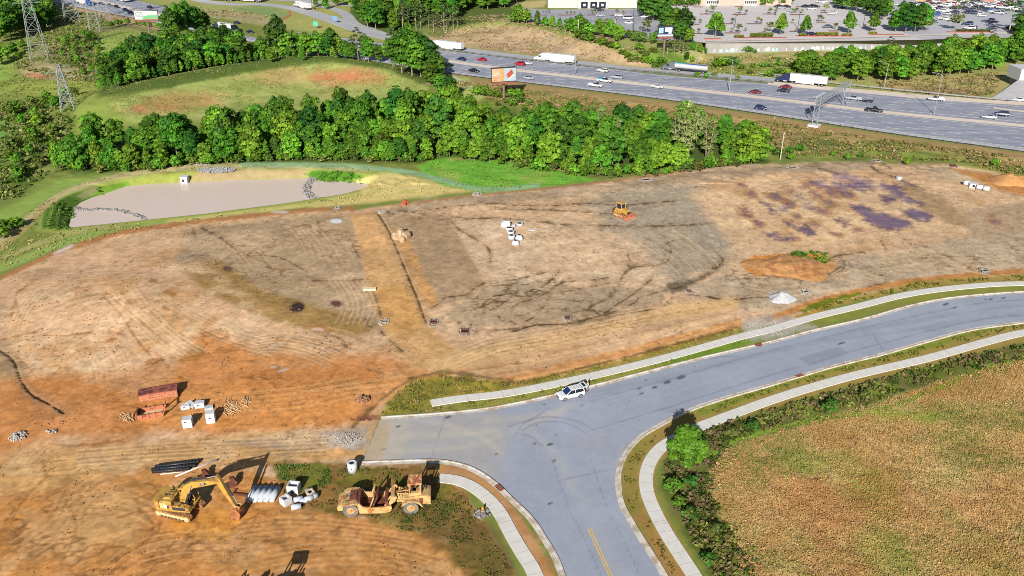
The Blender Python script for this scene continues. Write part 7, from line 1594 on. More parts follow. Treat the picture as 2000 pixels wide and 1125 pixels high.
rock_heap('riprap_apron', 422, 332, 38, 5, 520, .32, mat('riprap_white', S(186,186,190,.5), .9, noise=.3, nscale=3), 'white riprap apron on the grassed bank above the pond', 'riprap', .05, False, 5)
rock_heap('riprap_apron', 393, 321, 16, 3, 90, .35, M_rockw, 'small grey stone apron at the foot of the wood above the pond', 'riprap', .2, False, 51)
ring_l = [(750,629,11,7,M_rockw,'white stone ring inlet beside the compacted fill strip'),(846,630,11,8,M_rust,'rusty framed inlet at the foot of the dark rill'),(908,648,15,9,M_rust,'larger rusty framed inlet right of the dark rill foot'),(1572,571,11,6,M_rockw,'stone ringed inlet next to the white gravel heap'),(1921,530,12,6,M_rock,'dark stone ringed inlet near the right edge'),(746,414,8,4,M_rockw,'small stone inlet at the top of the compacted fill strip'),(660,407,8,4,M_rock,'dark stone inlet on the bank right of the pond'),(932,380,9,4,M_rockw,'stone inlet on the pad rim above the dark grey dirt'),(1262,352,14,4,M_rock,'wide stone inlet on the pad rim under the wood'),(1548,328,12,3.5,M_rockw,'pale stone inlet on the pad rim near the wooden pole'),(1712,315,11,3,M_rock,'dark stone inlet at the top of the pad rim'),(1861,324,11,4,M_rust,'rusty inlet with pale stone at the upper right of the pad'),(1108,622,9,5,M_rust,'reddish inlet frame in the middle of the long rill'),(1345,570,7,4,M_rust,'faint reddish inlet on the grey dirt')]
for i, (u, v, a, b_, m_, lab) in enumerate(ring_l):
    p = P(u, v); e = empty('storm_inlet', p, 0, lab, 'storm inlet', 'storm inlets on the pad'); k = ppm(u, v); r_ = a/k
    hp = rock_heap('stone_ring', u, v, a*.95, b_*.95, 40, .30, m_ if m_ is not M_rust else M_rock, None, None, .1, True, 20+i); hp.parent = e; hp.location = (0, 0, 0)
    f = MB(); q = r_*.45
    for s in (-1, 1): f.box(-q, q, s*q-.05, s*q+.05, 0, .3); f.box(s*q-.05, s*q+.05, -q, q, .2, .3)
    for sx_ in (-1, 1):
        for sy_ in (-1, 1): f.box(sx_*q-.06, sx_*q+.06, sy_*q-.06, sy_*q+.06, 0, .45)
    f.build('frame', M_rust if m_ is M_rust else mat('dusty_frame', S(150,140,128), .9, noise=.2), e); MB().box(-q*.9, q*.9, -q*.9, q*.9, .02, .08).build('grate', M_void, e)
rock_heap('boulder', 785, 464, 11, 9, 9, 2.0, mat('boulder_tan', S(190,160,128), .95, noise=.2, nscale=1.2, dirt=S(150,120,92), dirtamt=.4), 'brown clump of boulders on the grey fill right of the strip', 'boulders', .5, False, 7)
rock_heap('rubble_pile', 790, 398, 7, 4, 16, .7, mat('red_rubble', S(176,92,60), .9, noise=.2), 'small red rubble heap on the pad rim', 'rubble', .4, False, 8)
rock_heap('rubble_pile', 36, 853, 18, 9, 90, .28, M_rockw, 'white rubble heap with brush on the orange dirt at the left', 'rubble', .5, False, 9)
rock_heap('rubble_pile', 100, 843, 12, 4, 20, .3, M_rockw, 'low streak of pale rubble right of the left heap', 'rubble', .1, False, 91)
rock_heap('stone_pile', 708, 782, 14, 6, 40, .45, mat('brown_spoil', S(150,108,80), .95, noise=.25), 'dark spoil heap at the foot of the weedy bank', 'spoil heap', .6, False, 10)
for a_ in ((1500, 642, 52, 14, 420, .13, M_rockw, 12), (668, 856, 40, 12, 300, .13, M_rockw, 13), (700, 820, 26, 3, 90, .16, M_rust, 14)):
    o = rock_heap('crushed_stone', *a_[:7], None, None, .0, False, a_[7]); o['kind'] = 'stuff'
# orange dirt stockpile and other earth
def earth_heap(name, u, v, ru, rv, h, m, label, cat, seed):
    r = np.random.default_rng(seed); p = P(u, v); k = ppm(u, v); sx = ru/k; sy = sx*.75; n = 40; t = np.linspace(0, 2*np.pi, n, endpoint=False); V_, F_ = [], []
    for j, q in enumerate(np.linspace(1, 0, 12)):
        rr2 = q*(1+.12*np.sin(t*3+seed)+.08*np.sin(t*5+1)); xx = rr2*sx*np.cos(t); yy = rr2*sy*np.sin(t)
        zz = h*(1-q)**.85*(1+.25*fbm(xx+seed*9, yy, 2.2, 3, seed))-.15*(j == 0); V_ += list(zip(xx, yy, zz))
    F_ = [(j*n+i, j*n+(i+1) % n, (j+1)*n+(i+1) % n, (j+1)*n+i) for j in range(11) for i in range(n)]
    o = link(name, npmesh(name, V_, F_, [m], True), None, p-Vector((0,0,.1))); return tag(o, label, cat)
earth_heap('dirt_stockpile', 1972, 355, 46, 9, 2.6, mat('orange_earth', S(212,158,98,.6), .97, noise=.16, nscale=.9, dirt=S(190,124,64), dirtamt=.3, dscale=.5), 'heap of orange earth at the upper right of the pad', 'dirt pile', 3)
earth_heap('gravel_pile', 1526, 583, 27, 10, 1.5, mat('white_gravel', S(206,208,214,.62), .95, noise=.25, nscale=3, dirt=S(170,168,168), dirtamt=.4, dscale=2.5), 'heap of white gravel beside the sidewalk on the pad', 'gravel pile', 2)
earth_heap('dirt_mound', 1542, 524, 92, 22, 1.0, mat('clay_orange', S(210,152,92), .97, noise=.25, nscale=.8, dirt=S(176,116,66), dirtamt=.4, dscale=.6), 'low orange clay mound with weeds on top', 'dirt pile', 5)
# brush and wood scraps
def scraps(u, v, ru, rv, n, L, m, label, seed, h=.5):
    r = random.Random(seed); p = P(u, v); k = ppm(u, v); b = MB()
    for i in range(n):
        a = r.uniform(-.7, .7)+R(120); xx, yy = r.gauss(0, ru/k*.5), r.gauss(0, rv/k*.9); l = L*r.uniform(.4, 1.2); z_ = r.uniform(0, h*.5)
        b.cyl((xx-math.cos(a)*l/2, yy-math.sin(a)*l/2, z_*.3), (xx+math.cos(a)*l/2, yy+math.sin(a)*l/2, z_), r.uniform(.02, .06), None, 5)
    return tag(b.build('wood_scrap_pile', m, None, p), label, 'wood scraps')
scraps(452, 794, 20, 12, 46, 2.0, M_wood, 'splayed pile of pale wood scraps right of the white boxes', 21); scraps(480, 785, 7, 6, 12, 1.8, M_wood, 'small fan of pale wood at the right of the scrap pile', 22)
scraps(248, 816, 12, 9, 24, 1.6, M_wood, 'tangle of pale branches left of the trench box', 23, .8); scraps(380, 815, 12, 5, 20, 1.0, M_wood, 'low heap of wood chips behind the large white box', 24, .3)
# marker by the west sidewalk, curb inlets, drop structure
p = P(943, 1002); e = empty('marker_post', p, 0, 'orange topped marker on a stone patch beside the west sidewalk', 'marker'); MB().cyl((0,0,0),(0,0,.7),.1,None,10).cyl((0,0,.7),(0,0,.95),.2,.05,10).build('post', mat('orange_cap', S(232,140,50), .6), e)
hp = rock_heap('stone_patch', 941, 1005, 15, 9, 60, .35, M_rock, None, None, .05, False, 31); hp.parent = e; hp.location = (-.1, -.2, 0)
for u, v, lab, ln_ in ((976,951,'red brown curb inlet on the west kerb',g_curbW),(1472,677,'red brown curb inlet on the north kerb',g_curbN),(1555,740,'dark curb inlet on the south kerb',g_curbE)):
    x, y = G(u, v); i = min(range(len(ln_)-1), key=lambda j: (ln_[j][0]-x)**2+(ln_[j][1]-y)**2); a = math.atan2(ln_[i+1][1]-ln_[i][1], ln_[i+1][0]-ln_[i][0])
    e = empty('curb_inlet', (ln_[i][0], ln_[i][1], .0), a, lab, 'curb inlet', 'curb inlets'); MB().box(-.65,.65,-.28,.28,.05,.22).build('frame', mat('inlet_red', S(150,84,66), .9, noise=.2), e, bevel=.02); MB().box(-.5,.5,-.36,-.281,.07,.16).build('opening', M_void, e)
p = P(362, 356); e = empty('outlet_riser', p, 0, 'white square concrete outlet riser on the pond bank', 'outlet'); b = MB(); b.box(-.9,.9,-.9,.9,-1,1.5); b.build('riser', M_cast, e, bevel=.04); MB().box(-.45,.1,-.93,-.89,.4,1.0).build('opening', M_void, e); MB().box(-.95,.95,-.95,.95,1.5,1.62).build('lid', M_cast, e)
# ------------------------------------------------------------------ pylons
def pylon(h, w, arms=3):
    e = empty('power_pylon'); M_ = mat('pylon_steel', S(180,186,188,.55), .6, noise=.1); t = .11
    hw = lambda z: w/2*(1-z/h*.80) if z < h*.75 else w/2*.40*(1-(z-h*.75)/h*2.4)
    lv = [0, h*.2, h*.36, h*.5, h*.62, h*.72, h*.8, h*.88, h*.95]
    for sx_ in (-1, 1):
        for sy_ in (-1, 1):
            b = MB(); pts_ = [(sx_*hw(z), sy_*hw(z), z) for z in lv]; b.tube(pts_, t, 4); b.build('leg', M_, e)
    b = MB()
    for z0_, z1_ in zip(lv[:-1], lv[1:]):
        for s in (-1, 1):
            for ax in (0, 1):
                a, c = hw(z0_), hw(z1_); f = (lambda p, q, z: (p, q, z)) if ax else (lambda p, q, z: (q, p, z))
                b.tube([f(-a, s*a, z0_), f(c, s*c, z1_)], t*.55, 4); b.tube([f(a, s*a, z0_), f(-c, s*c, z1_)], t*.55, 4); b.tube([f(-c, s*c, z1_), f(c, s*c, z1_)], t*.6, 4)
    b.build('lattice', M_, e)
    for k in range(arms):
        z = h*(.68+.11*k); L = w*(.95 if k == 1 else .75); b = MB()
        for s in (-1, 1): b.tube([(0, s*hw(z)*.5, z), (s*L, 0, z+.1)], t*.6, 4); b.tube([(s*hw(z), 0, z+1.1), (s*L, 0, z+.1)], t*.5, 4); b.tube([(s*L, 0, z+.1), (s*L, 0, z-1.1)], t*.45, 4)
        b.build('crossarm', M_, e)
    return e
for u, v, hpx, wpx, lab in ((79,116,150,32,'largest steel lattice pylon, cut by the top edge at the left'),(133,213,88,24,'complete steel lattice pylon nearest the pond'),(143,47,110,28,'pylon beside the corner wood, its top out of frame'),(186,62,120,19,'slim pylon standing on the rise behind the largest one'),(206,41,110,20,'pylon right beside the highway at the upper left')):
    p = P(u, v); k = ppm(u, v, p.z); put(pylon(hpx/k/.96, wpx/k, 3), p-Vector((0,0,.2)), R(20), lab, 'pylon', 'lattice pylons')
# ------------------------------------------------------------------ billboards
M_post = mat('brown_post', S(160,130,112,.5), .8, noise=.15); M_fr = mat('billboard_frame', S(60,54,52), .8); M_cat = mat('red_catwalk', S(180,104,86,.5), .8, noise=.15)
def billboard(u, v, hpx, W, Hh, rz, label, paint_fn):
    p = P(u, v); k = ppm(u, v, p.z); zt = hpx/k/.96; e = empty('billboard', p, rz, label, 'billboard')
    MB().cyl((0,.6,-.5),(0,.6,zt-Hh*.5),.42,None,14).build('post', M_post, e)
    b = MB(); b.box(-W/2, W/2, .15, .45, zt-Hh, zt); pan = b.build('panel', M_fr, e)
    b = MB(); b.box(-W/2-.1, W/2+.1, .45, 1.2, zt-.35, zt+.12); b.box(-W/2, W/2, .7, 1.1, zt-Hh-.2, zt-Hh+.2); b.build('frame', M_fr, e)
    b = MB(); b.box(-W/2, W/2, -.75, .1, zt-Hh-.55, zt-Hh-.4); b.box(-W/2, W/2, -.8, -.72, zt-Hh-.55, zt-Hh-.1); b.build('catwalk', M_cat, e)
    paint_fn(pan, W, Hh, zt); return e
def face(pan, name, x0, x1, z0, z1, m, d=.0): MB().box(x0, x1, .135-d, .149, z0, z1).build(name, m, pan)
def bb_orange(pan, W, Hh, zt):
    w, o, bl = mat('poster_peach', S(240,200,160,.5), .7, noise=.03), mat('poster_orange', S(232,150,84,.5), .7, noise=.05), mat('poster_blue', S(200,222,236,.5), .7, noise=.03); z0 = zt-Hh
    face(pan, 'poster', -W/2+.15, .1, z0+.15, zt-.15, w); face(pan, 'poster', .1, W/2-.1, z0+.15, zt-.15, bl); face(pan, 'poster_strip', -1.3, .09, z0+.16, zt-.16, mat('poster_tan', S(236,184,124,.5), .7), .004)
    for k in range(5): face(pan, 'lettering', -W/2+.5, -W/2+1.9+(k % 3)*.5, z0+.5+k*.55, z0+.75+k*.55, o if k < 3 else mat('poster_pale', S(236,214,196), .7), .008)
    q = MB(); 
    q.prism([(.7,z0+Hh*.5),(1.5,z0+Hh*.2),(3.4,z0+Hh*.55),(2.7,z0+Hh*.88)], .12, .149); q.build('picture', mat('poster_red', S(216,96,70,.5), .6, noise=.2, nscale=1.5), pan); q = MB(); q.prism([(1.45,z0+Hh*.2),(1.6,z0+Hh*.12),(3.5,z0+Hh*.47),(3.38,z0+Hh*.56)], .115, .149); q.build('picture_edge', mat('poster_edge', S(240,234,226), .6), pan)
billboard(985, 196, 60, 8.6, 4.6, hd(960,160,1008,152)*.45, 'orange and pale blue billboard on a single post by the highway', bb_orange)
def bb_white(pan, W, Hh, zt):
    z0 = zt-Hh; face(pan, 'poster', -W/2+.1, W/2-.1, z0+.1, zt-.1, mat('poster_white', S(226,234,232,.5), .7, noise=.03))
    q = MB(); q.prism([(-W*.18,z0+.3),(W/2-.2,z0+.9),(W/2-.2,z0+Hh*.55),(W*.1,z0+Hh*.5),(-W*.12,z0+Hh*.40)], .125, .149); q.build('swoosh', mat('poster_green', S(120,206,140,.5), .7, noise=.1), pan)
    q = MB(); q.prism([(-W*.2,z0+.12),(W/2-.15,z0+.12),(W/2-.15,z0+.8),(-W*.1,z0+.3)], .12, .149); q.build('swoosh', mat('poster_rust', S(190,116,84,.5), .7), pan)
    c = bpy.data.curves.new('lettering', 'FONT'); c.body = 'GS'; c.size = Hh*.72; c.extrude = .01; o = bpy.data.objects.new('lettering', c); COL.objects.link(o)
    o.matrix_world = Matrix.Translation((-W/2+.5, .12, z0+Hh*.34)) @ Matrix.Rotation(R(90), 4, 'X'); dg = bpy.context.evaluated_depsgraph_get(); me = bpy.data.meshes.new_from_object(o.evaluated_get(dg)); me.transform(o.matrix_world.copy()); bpy.data.objects.remove(o)
    me.materials.clear(); me.materials.append(mat('poster_grey', S(140,165,168,.5), .7)); link('lettering', me, pan)
billboard(291, 64, 40, 11.4, 4.2, R(-6), 'white billboard with green swoosh between highway and mown rise', bb_white)
def bb_dark(pan, W, Hh, zt):
    z0 = zt-Hh; face(pan, 'poster', -W/2+.1, W/2-.1, z0+.8, zt-.1, mat('poster_navy', S(26,36,66), .5)); face(pan, 'poster_strip', -W/2+.1, W/2-.1, z0+.1, z0+.8, mat('poster_lilac', S(206,206,226), .6))
    b1, b2 = mat('poster_sky', S(150,190,236), .6, noise=.2, nscale=1), mat('poster_ice', S(214,222,244), .6, noise=.2, nscale=1)
    face(pan, 'picture', -W/2+.5, -.9, z0+1.3, zt-.6, b1, .006); face(pan, 'picture', -.3, W/2-.6, z0+1.9, zt-.5, b2, .006); face(pan, 'picture', 1.2, W/2-.8, z0+1.1, z0+1.8, b2, .006)
billboard(1296, 116, 58, 6.4, 4.0, R(4), 'dark blue billboard on a thin brown post by the car parks', bb_dark)
# ------------------------------------------------------------------ lamp posts, poles, signs, gantry
def lamp(u, v, hpx, label, arm=1, rz=0.0, group='highway lamp posts', z=None, name='lamp_post', m=None):
    p = P(u, v) if z is None else PZ(u, v, z); k = ppm(u, v, p.z); h = hpx/k/.96; e = empty(name, p, rz, label, 'lamp post', group); m = m or M_steelp
    MB().cyl((0,0,-.2),(0,0,h),.16,.09,8).build('pole', m, e)
    for s in ((1,) if arm == 1 else (-1, 1)): MB().tube([(0,0,h-.2),(s*1.2,0,h+.35),(s*2.2,0,h+.4)], .06, 6).build('arm', m, e); MB().box(s*2.2-.1, s*2.2+s*.8+.1, -.18, .18, h+.32, h+.48).build('lamp_head', m, e)
for u, v, h, a, lab in ((1123,147,50,1,'lamp post on the median above the white pickup'),(1424,179,58,2,'lamp post on the median left of the dark red car'),(1726,174,47,1,'lamp post at the foot of the roadside wood'),(1824,223,73,1,'tallest lamp post on the median, near the right end'),(1086,104,24,1,'lamp post on the cut slope behind a white truck'),(1362,127,22,1,'lamp post above the tanker truck'),(455,24,22,1,'lamp post on the slip road island'),(610,22,18,1,'lamp post by the slip road trees')):
    lamp(u, v, h, lab, a, R(150))
for u, v, h in ((1245,22,18),(1236,55,32),(1435,54,22),(1514,30,14),(1558,56,30),(1630,24,10),(1685,56,26),(1256,30,30),(1202,66,26),(1400,14,12),(1785,18,20),(1700,20,14)):
    lamp(u, v, h, 'thin dark lamp pole standing in a car park', 2, R(90), 'car park lamp poles', LOTZ, 'lamp_pole', M_dark)
for u, v, h, lab in ((1524,311,52,'grey wooden utility pole at the right end of the wood'),(1129,70,30,'pale utility pole in the planted tree row'),(1201,68,28,'utility pole right of the planted row gap'),(1513,232,4,'short marker post by the guardrail'),(612,20,22,'pole between the slip road trees')):
    p = P(u, v); k = ppm(u, v, p.z); hh = h/k/.96; e = empty('utility_pole', p, 0, lab, 'pole'); MB().cyl((0,0,-.3),(0,0,hh),.16,.11,8).build('pole', mat('weathered_pole', S(196,186,174), .9, noise=.15), e)
    if h > 10: MB().box(-.7,.7,-.06,.06,hh-.7,hh-.55).build('crossarm', M_post, e)
for u, v, c, lab in ((617,56,(70,190,160),'green road sign on the grass between highway and slip road'),(655,45,(96,150,214),'blue road sign on the slip road island')):
    p = P(u, v); e = empty('road_sign', p, 0, lab, 'road sign', 'road signs'); MB().cyl((-.5,0,0),(-.5,0,2.6),.07).cyl((.5,0,0),(.5,0,2.6),.07).build('post', M_steelp, e); MB().box(-1.1,1.1,-.1,-.04,1.4,3.4).build('panel', mat('sign_%d' % u, S(*c), .5, noise=.03), e)
# sign gantry
x0, y0 = G(1590, 246); x1, y1 = G(1650, 206); L = math.hypot(x1-x0, y1-y0); e = empty('sign_gantry', (x0, y0, 0), math.atan2(y1-y0, x1-x0), 'pale steel sign gantry reaching across the near carriageway', 'gantry')
gh = 7.2
for xx in (0, L):
    for yy in (-.75, .75): MB().cyl((xx, yy, 0), (xx, yy, gh+.9), .12, None, 8).build('leg', M_steelp, e)
    b = MB(); b.tube([(xx,-.75,1),(xx,.75,3.5),(xx,-.75,6)], .06, 5); b.build('brace', M_steelp, e)
b = MB(); n = 18
for yy in (-.75, .75):
    for zz in (gh-.5, gh+.9): b.cyl((-.3, yy, zz), (L+.3, yy, zz), .06, None, 6)
for k in range(n):
    xa, xb = L*k/n, L*(k+1)/n
    for yy in (-.75, .75): b.tube([(xa, yy, gh-.5), ((xa+xb)/2, yy, gh+.9), (xb, yy, gh-.5)], .045, 4)
    for zz in (gh-.5, gh+.9): b.tube([(xa, -.75, zz), (xb, .75, zz), (xb, -.75, zz)], .04, 4)
b.build('truss', M_steelp, e)
for a, c in ((1.5, 5.2), (6.2, 9.0)): MB().box(a, c, .95, 1.05, gh-1.2, gh+1.6).build('sign_panel', M_castg, e)
MB().box(-1.5, 1.5, -1.6, 1.6, -.3, .55).build('footing', M_cast, e, bevel=.05)
# guardrails
M_gr = mat('guardrail_steel', S(170,172,178,.5), .6, .1, noise=.12, nscale=.5); M_gp = mat('guardrail_post', S(70,62,56), .9)
pm_ = MB(); pm_.box(-.09,.09,-.09,.09,-.2,.78); po_ = pm_.build('post', M_gp); post_me = po_.data; bpy.data.objects.remove(po_)
def guard(ln, off, label, step, t0=0, t1=1e9, m=M_gr):
    L = offs(resample(ln, 2.0), off); L = [q for i, q in enumerate(L) if t0 <= i*2.0 <= t1]; o0 = L[0]; e = empty('guardrail', (o0[0], o0[1], 0), 0, label, 'guardrail', 'highway guardrails')
    b = MB(); R_ = [[(x-o0[0], y-o0[1], .50), (x-o0[0], y-o0[1], .86)] for x, y in L]
    A = offs(L, .06); Bq = offs(L, -.06)
    b.loft([[(A[i][0]-o0[0], A[i][1]-o0[1], .5), (A[i][0]-o0[0], A[i][1]-o0[1], .88), (Bq[i][0]-o0[0], Bq[i][1]-o0[1], .88), (Bq[i][0]-o0[0], Bq[i][1]-o0[1], .5)] for i in range(len(L))]); b.build('rail', m, e)
    ps = along(L, .5, step)
    for x, y, a in ps[:100]: link('post', post_me, e, (x-o0[0], y-o0[1]-.0, 0), a)
    return e
uL = lambda ln, u: next((i*2.0 for i, q in enumerate(resample(ln, 2.0)) if proj(q[0], q[1], 0)[0] > u), 0)
guard(g_hn, -.7, 'long steel guardrail along the near edge of the highway', 3.6, uL(g_hn, 850)); guard(g_hn, -.7, 'steel guardrail at the near highway edge, upper left', 6, 0, uL(g_hn, 470))
guard(g_ramp, -4.9, 'dark low rail between the ramp and the far lanes', 4, uL(g_ramp, 860), 1e9, mat('weathered_rail', S(110,112,100), .9, noise=.2, nscale=.3))
far_g = smooth_line(GL([(1480,147),(1540,153),(1612,164),(1740,178),(1840,188),(1937,197),(1990,201)]), 5); guard(far_g, .8, 'steel guardrail below the roadside wood on the far side', 4)
# ------------------------------------------------------------------ retaining wall, abutment, buildings
wl = resample(smooth_line(g_wall, 6), 3); o0 = wl[0]
M_wall = conc_mat('retaining_concrete', S(176,172,168,.5), S(200,196,192,.52), .12)
e = empty('retaining_wall', (o0[0], o0[1], 0), 0, 'long grey concrete retaining wall below the car parks', 'wall')
W_ = [(x-o0[0], y-o0[1]) for x, y in wl]
b = MB(); solid_ribbon(b, W_, -.75, .45, -.5, LOTZ+.15); b.build('wall', M_wall, e)
b = MB(); solid_ribbon(b, W_, -.85, .5, LOTZ+.15, LOTZ+.4); b.build('coping', mat('dark_coping', S(150,148,146), .9, noise=.1), e)
# faded painted patches along the foot of the wall (illegible graffiti)
r = random.Random(4); cols_ = [mat('graffiti_white', S(228,230,230), .9), mat('graffiti_mint', S(176,212,206), .9), mat('graffiti_grey', S(140,142,146), .9)]
fw = offs(W_, -.765)
ln_w = along(fw, 2, .9)
for ci in range(3):
    b = MB()
    for x, y, a in ln_w[:88]:
        u_, _v = proj(x+o0[0], y+o0[1], 0)
        if r.random() < (.75 if 1560 < u_ < 1665 or 1390 < u_ < 1470 else .4):
            if (ci == 2) == (r.random() < .5): 
                b.M = Matrix.Translation((x, y, 0)) @ Matrix.Rotation(a, 4, 'Z'); z_ = r.uniform(.25, .7); ww = r.uniform(.12, .5) if ci != 2 else .07; sh = r.uniform(-.3, .3)
                y_ = -.012-.004*ci
                b.add([(-ww, y_, z_), (ww, y_, z_), (ww+sh, y_, z_+r.uniform(.8, 1.5)), (-ww+sh, y_, z_+r.uniform(.8, 1.5))], [(0,1,2,3)])
    b.M = Matrix.Identity(4)
    if b.v: b.build('graffiti', cols_[ci], e, fix=False)
# ivy on the wall
for u, v, h in ((1452,102,10),(1460,103,12),(1468,102,8),(1475,104,7)): at('h0', u, v, h, 'lime green creeper growing at the foot of the retaining wall', 'creepers on the retaining wall', 1.2, cat='creeper')
# concrete abutment at the right edge
b = MB(); pa = [G(1935,194), G(2010,202), G(2060,206), G(2060,172), G(1985,172)]; zz_ = [.1, .1, .1, 3.2, 3.0]
ab = empty('bridge_abutment', (0,0,0), 0, 'pale concrete slope paving and abutment at the right edge of the highway', 'abutment')
b.add([(x, y, z_) for (x, y), z_ in zip(pa, zz_)]+[(x, y, -.5) for x, y in pa], [(0,1,2,3,4),(0,5,6,1),(1,6,7,2),(2,7,8,3),(3,8,9,4),(4,9,5,0)]); b.build('slope_paving', conc_mat('slope_paving_concrete', S(190,188,194,.6), S(212,210,212,.6), .3), ab)
xa, ya = G(1990, 172); b = MB(); b.box(xa-1, xa+22, ya-.5, ya+8, 2.6, 6.8); b.build('parapet', M_cast, ab, bevel=.05)
b = MB(); b.box(xa+.5, xa+22, ya+.2, ya+8, -.3, 2.6); b.build('pier', M_wall, ab)
# store with white front
def store(u0, u1, v, depth, h, m, label, extras=()):
    x0, y0 = G(u0, v, LOTZ); x1, y1 = G(u1, v, LOTZ); W = x1-x0; e = empty('store_building', ((x0+x1)/2, y0, LOTZ), math.atan2(y1-y0, x1-x0), label, 'building')
    b = MB(); b.box(-W/2, W/2, 0, depth, -.3, h); b.build('wall', m, e); b = MB(); b.box(-W/2-.3, W/2+.3, -.3, depth+.3, h, h+.5); b.build('parapet', m, e)
    return e, W
M_cream = mat('cream_wall', S(226,220,214,.58), .85, noise=.04, nscale=.3); M_pink = mat('pink_wall', S(222,196,178,.55), .85, noise=.05, nscale=.3); M_rr = mat('red_roof_tile', S(190,128,108), .85, noise=.12, nscale=2)
e, W = store(1070, 1244, 15.5, 40, 8, M_cream, 'white store with three glazed bays and a red tiled canopy')
px_ = W/(1244-1070)
b = MB(); b.box((1128-1157)*px_, (1186-1157)*px_, -2.2, 0, -.2, 4.6); b.build('portico', M_cream, e, bevel=.05)
b = MB(); b.prism([((1130-1157)*px_,4.6),((1184-1157)*px_,4.6),((1180-1157)*px_,7.5),((1134-1157)*px_,7.5)], -2.0, -.2); b.build('canopy_roof', M_rr, e)
for a in (1134, 1152, 1169): b = MB(); b.box((a-1157)*px_, (a+13-1157)*px_, -2.26, -2.18, .1, 3.4); w_ = b.build('window', M_glass, e); MB().box((a+4-1157)*px_, (a+9-1157)*px_, -2.3, -2.262, 1.2, 2.4).build('poster', M_castg, w_)
e, W = store(1300, 1545, 10.5, 40, 9, M_pink, 'long pink building with white panels behind bushes'); px_ = W/245
for a, c in ((1378,1404),(1452,1478)):
    b = MB(); b.box((a-1422.5)*px_, (c-1422.5)*px_, -.5, 0, -.1, 7); pn = b.build('entrance_panel', M_cream, e)
    for k in range(6): MB().box((a+2+k*4-1422.5)*px_, (a+4.5+k*4-1422.5)*px_, -.55, -.5, 1.0, 2.4).build('window', M_glass, pn)
e, W = store(1786, 2080, 1.5, 40, 8, mat('tan_front', S(206,176,140), .85, noise=.1, nscale=.2), 'row of shop fronts along the top edge at the right'); px_ = W/294
for k, c in enumerate(((200,160,70),(150,60,60),(206,196,186),(120,140,80),(196,120,90),(180,176,170),(150,70,60),(206,180,130),(110,110,100))): MB().box((1792+k*31-1933)*px_, (1818+k*31-1933)*px_, -.6, 0, .1, 3.6).build('shopfront', mat('front_%d' % k, S(*c), .7, noise=.1), e)
# planted kerb islands and hedges of the car parks
M_mulch = mat('mulch', S(120,82,66), .95, noise=.25, nscale=2); M_red = mat('red_kerb', S(190,104,86), .9, noise=.15)
def island(u0, u1, v, d, m, name, label, group, h=.16):
    x0, y0 = G(u0, v, LOTZ); x1, y1 = G(u1, v, LOTZ); b = MB(); L = x1-x0; b.slab([(0,-d),(d,-d*1.2),(L-d,-d*1.2),(L,-d),(L,d),(L-d,d*1.2),(d,d*1.2),(0,d)], 0, h); tag(b.build(name, m, None, (x0, y0, LOTZ+.05), math.atan2(y1-y0, 1e-6+x1-x0)), label, 'kerb island', group)
for u, v, w in ((1375,28,14),(1439,29,14),(1498,28,14),(1552,29,15),(1608,25,9),(1352,48,11),(1394,47,9),(1468,47,15),(1420,47,9),(1600,44,10),(1425,65,16),(1360,66,10),(1490,65,16),(1625,61,11),(1546,62,7),(1055,30,11),(1098,30,14),(1155,30,14),(1200,31,13),(1178,46,10),(1232,62,14),(1560,13,9),(1440,13,8),(1360,14,10)):
    island(u-w*.6, u+w*1.3, v, .8, M_mulch, 'kerb_island', 'dark mulched island with small trees in a car park', 'mulched islands in the car parks')
for u0, u1, v, lab in ((1376,1408,76.5,'reddish kerbed bed under the big conical tree'),(1436,1536,74,'reddish kerbed bed along the pale car park, left'),(1555,1664,71,'reddish kerbed bed along the pale car park, middle'),(1700,1765,68,'reddish kerbed bed along the pale car park, right'),(1850,1935,63,'red kerbed bed along the crowded car park'),(1962,2000,59,'short red kerbed bed at the right edge')):
    island(u0, u1, v, .9, M_red, 'kerb_bed', lab, None)
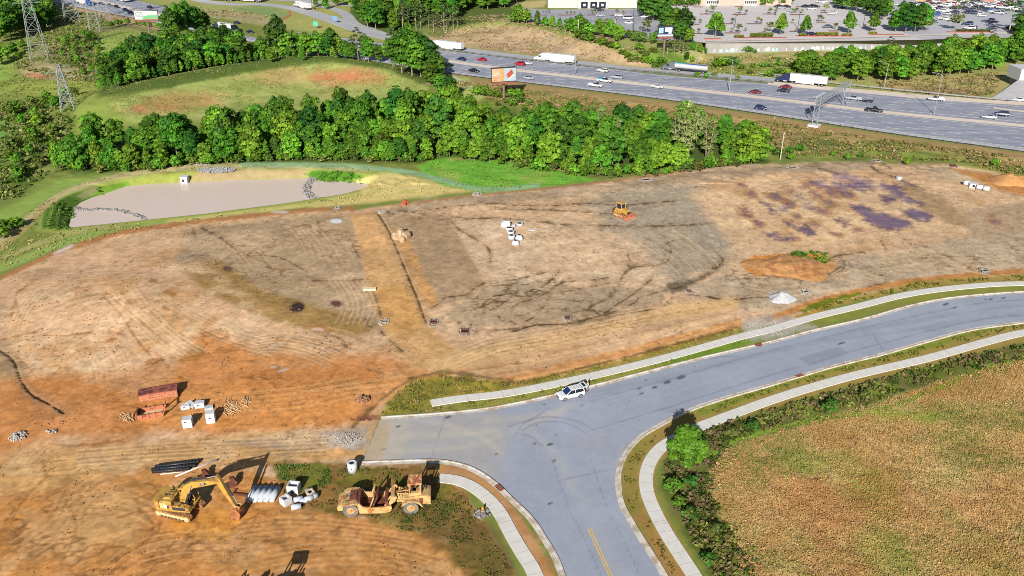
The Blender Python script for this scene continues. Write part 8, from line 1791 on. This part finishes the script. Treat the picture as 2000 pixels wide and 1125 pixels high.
def hedge(u0, u1, v, h, col, label, seed):
    x0, y0 = G(u0, v, LOTZ); x1, y1 = G(u1, v, LOTZ); r = np.random.default_rng(seed); L = x1-x0; n = int(L*90); pts_ = np.stack([r.random(n)*L, (r.random(n)-.5)*1.8, r.random(n)**.5*h], 1)
    nr = r.normal(size=(n, 3))*.5+np.array([0, -.5, .8]); nr /= np.linalg.norm(nr, axis=1)[:, None]; v_, f_ = leaf_cards(pts_, nr, .3, r); c = np.array(col)[None]*(1+.2*r.normal(size=(n, 1)))
    o = link('hedge', npmesh('hedge', v_, f_, [M_scrub], False, np.repeat(np.clip(c, .005, .6), 4, 0), 'leaf'), None, (x0, y0, LOTZ+.15), math.atan2(y1-y0, x1-x0)); tag(o, label, 'hedge', 'clipped hedges of the car park')
for i, (u0, u1, v, h, c, lab) in enumerate(((1465,1509,73,1.5,(130,146,60),'longest clipped hedge left of a conical tree'),(1434,1452,74,1.0,(140,146,60),'short clipped hedge beside the big conical tree'),(1594,1636,70.5,1.4,(146,150,66),'clipped hedge between two conical trees'),(1561,1573,71,.9,(140,150,60),'small clipped hedge under a conical tree'),(1645,1664,70.5,.9,(160,156,80),'short pale hedge at the right of the middle bed'),(1697,1711,67,.9,(170,170,70),'small yellow green hedge under the rightmost conical tree'),(1868,1932,62,.8,(110,120,60),'row of low shrubs in the red kerbed bed'),(1966,1990,58,1.0,(90,110,50),'dark hedge at the right edge'))):
    hedge(u0, u1, v, h, S(*c, FK), lab, 500+i)
# ------------------------------------------------------------------ daylight
AZ, EL = R(10), R(26.5)
w = bpy.data.worlds.new('World'); sc.world = w; w.use_nodes = True
nt = w.node_tree; bg = nt.nodes['Background']
sky = nt.nodes.new('ShaderNodeTexSky'); sky.sky_type = 'NISHITA'; sky.sun_disc = False
sky.sun_elevation = EL; sky.sun_rotation = R(180)+AZ
nt.links.new(sky.outputs['Color'], bg.inputs['Color']); bg.inputs['Strength'].default_value = .05
sun = bpy.data.lights.new('sun', 'SUN'); sun.energy = 5.0; sun.angle = R(.5); sun.color = (1, .955, .88)
so = bpy.data.objects.new('sun', sun); COL.objects.link(so)
so.rotation_euler = Vector((math.sin(AZ)*math.cos(EL), math.cos(AZ)*math.cos(EL), -math.sin(EL))).to_track_quat('-Z', 'Y').to_euler()
sc.view_settings.view_transform = 'Standard'; sc.view_settings.look = 'None'
sc.view_settings.exposure = .63; sc.view_settings.gamma = 1
sc.cycles.use_denoising = False
sc.cycles.pixel_filter_type = 'BLACKMAN_HARRIS'; sc.cycles.filter_width = .95
sc.cycles.max_bounces = 6; sc.cycles.diffuse_bounces = 2; sc.cycles.glossy_bounces = 2; sc.cycles.transmission_bounces = 2
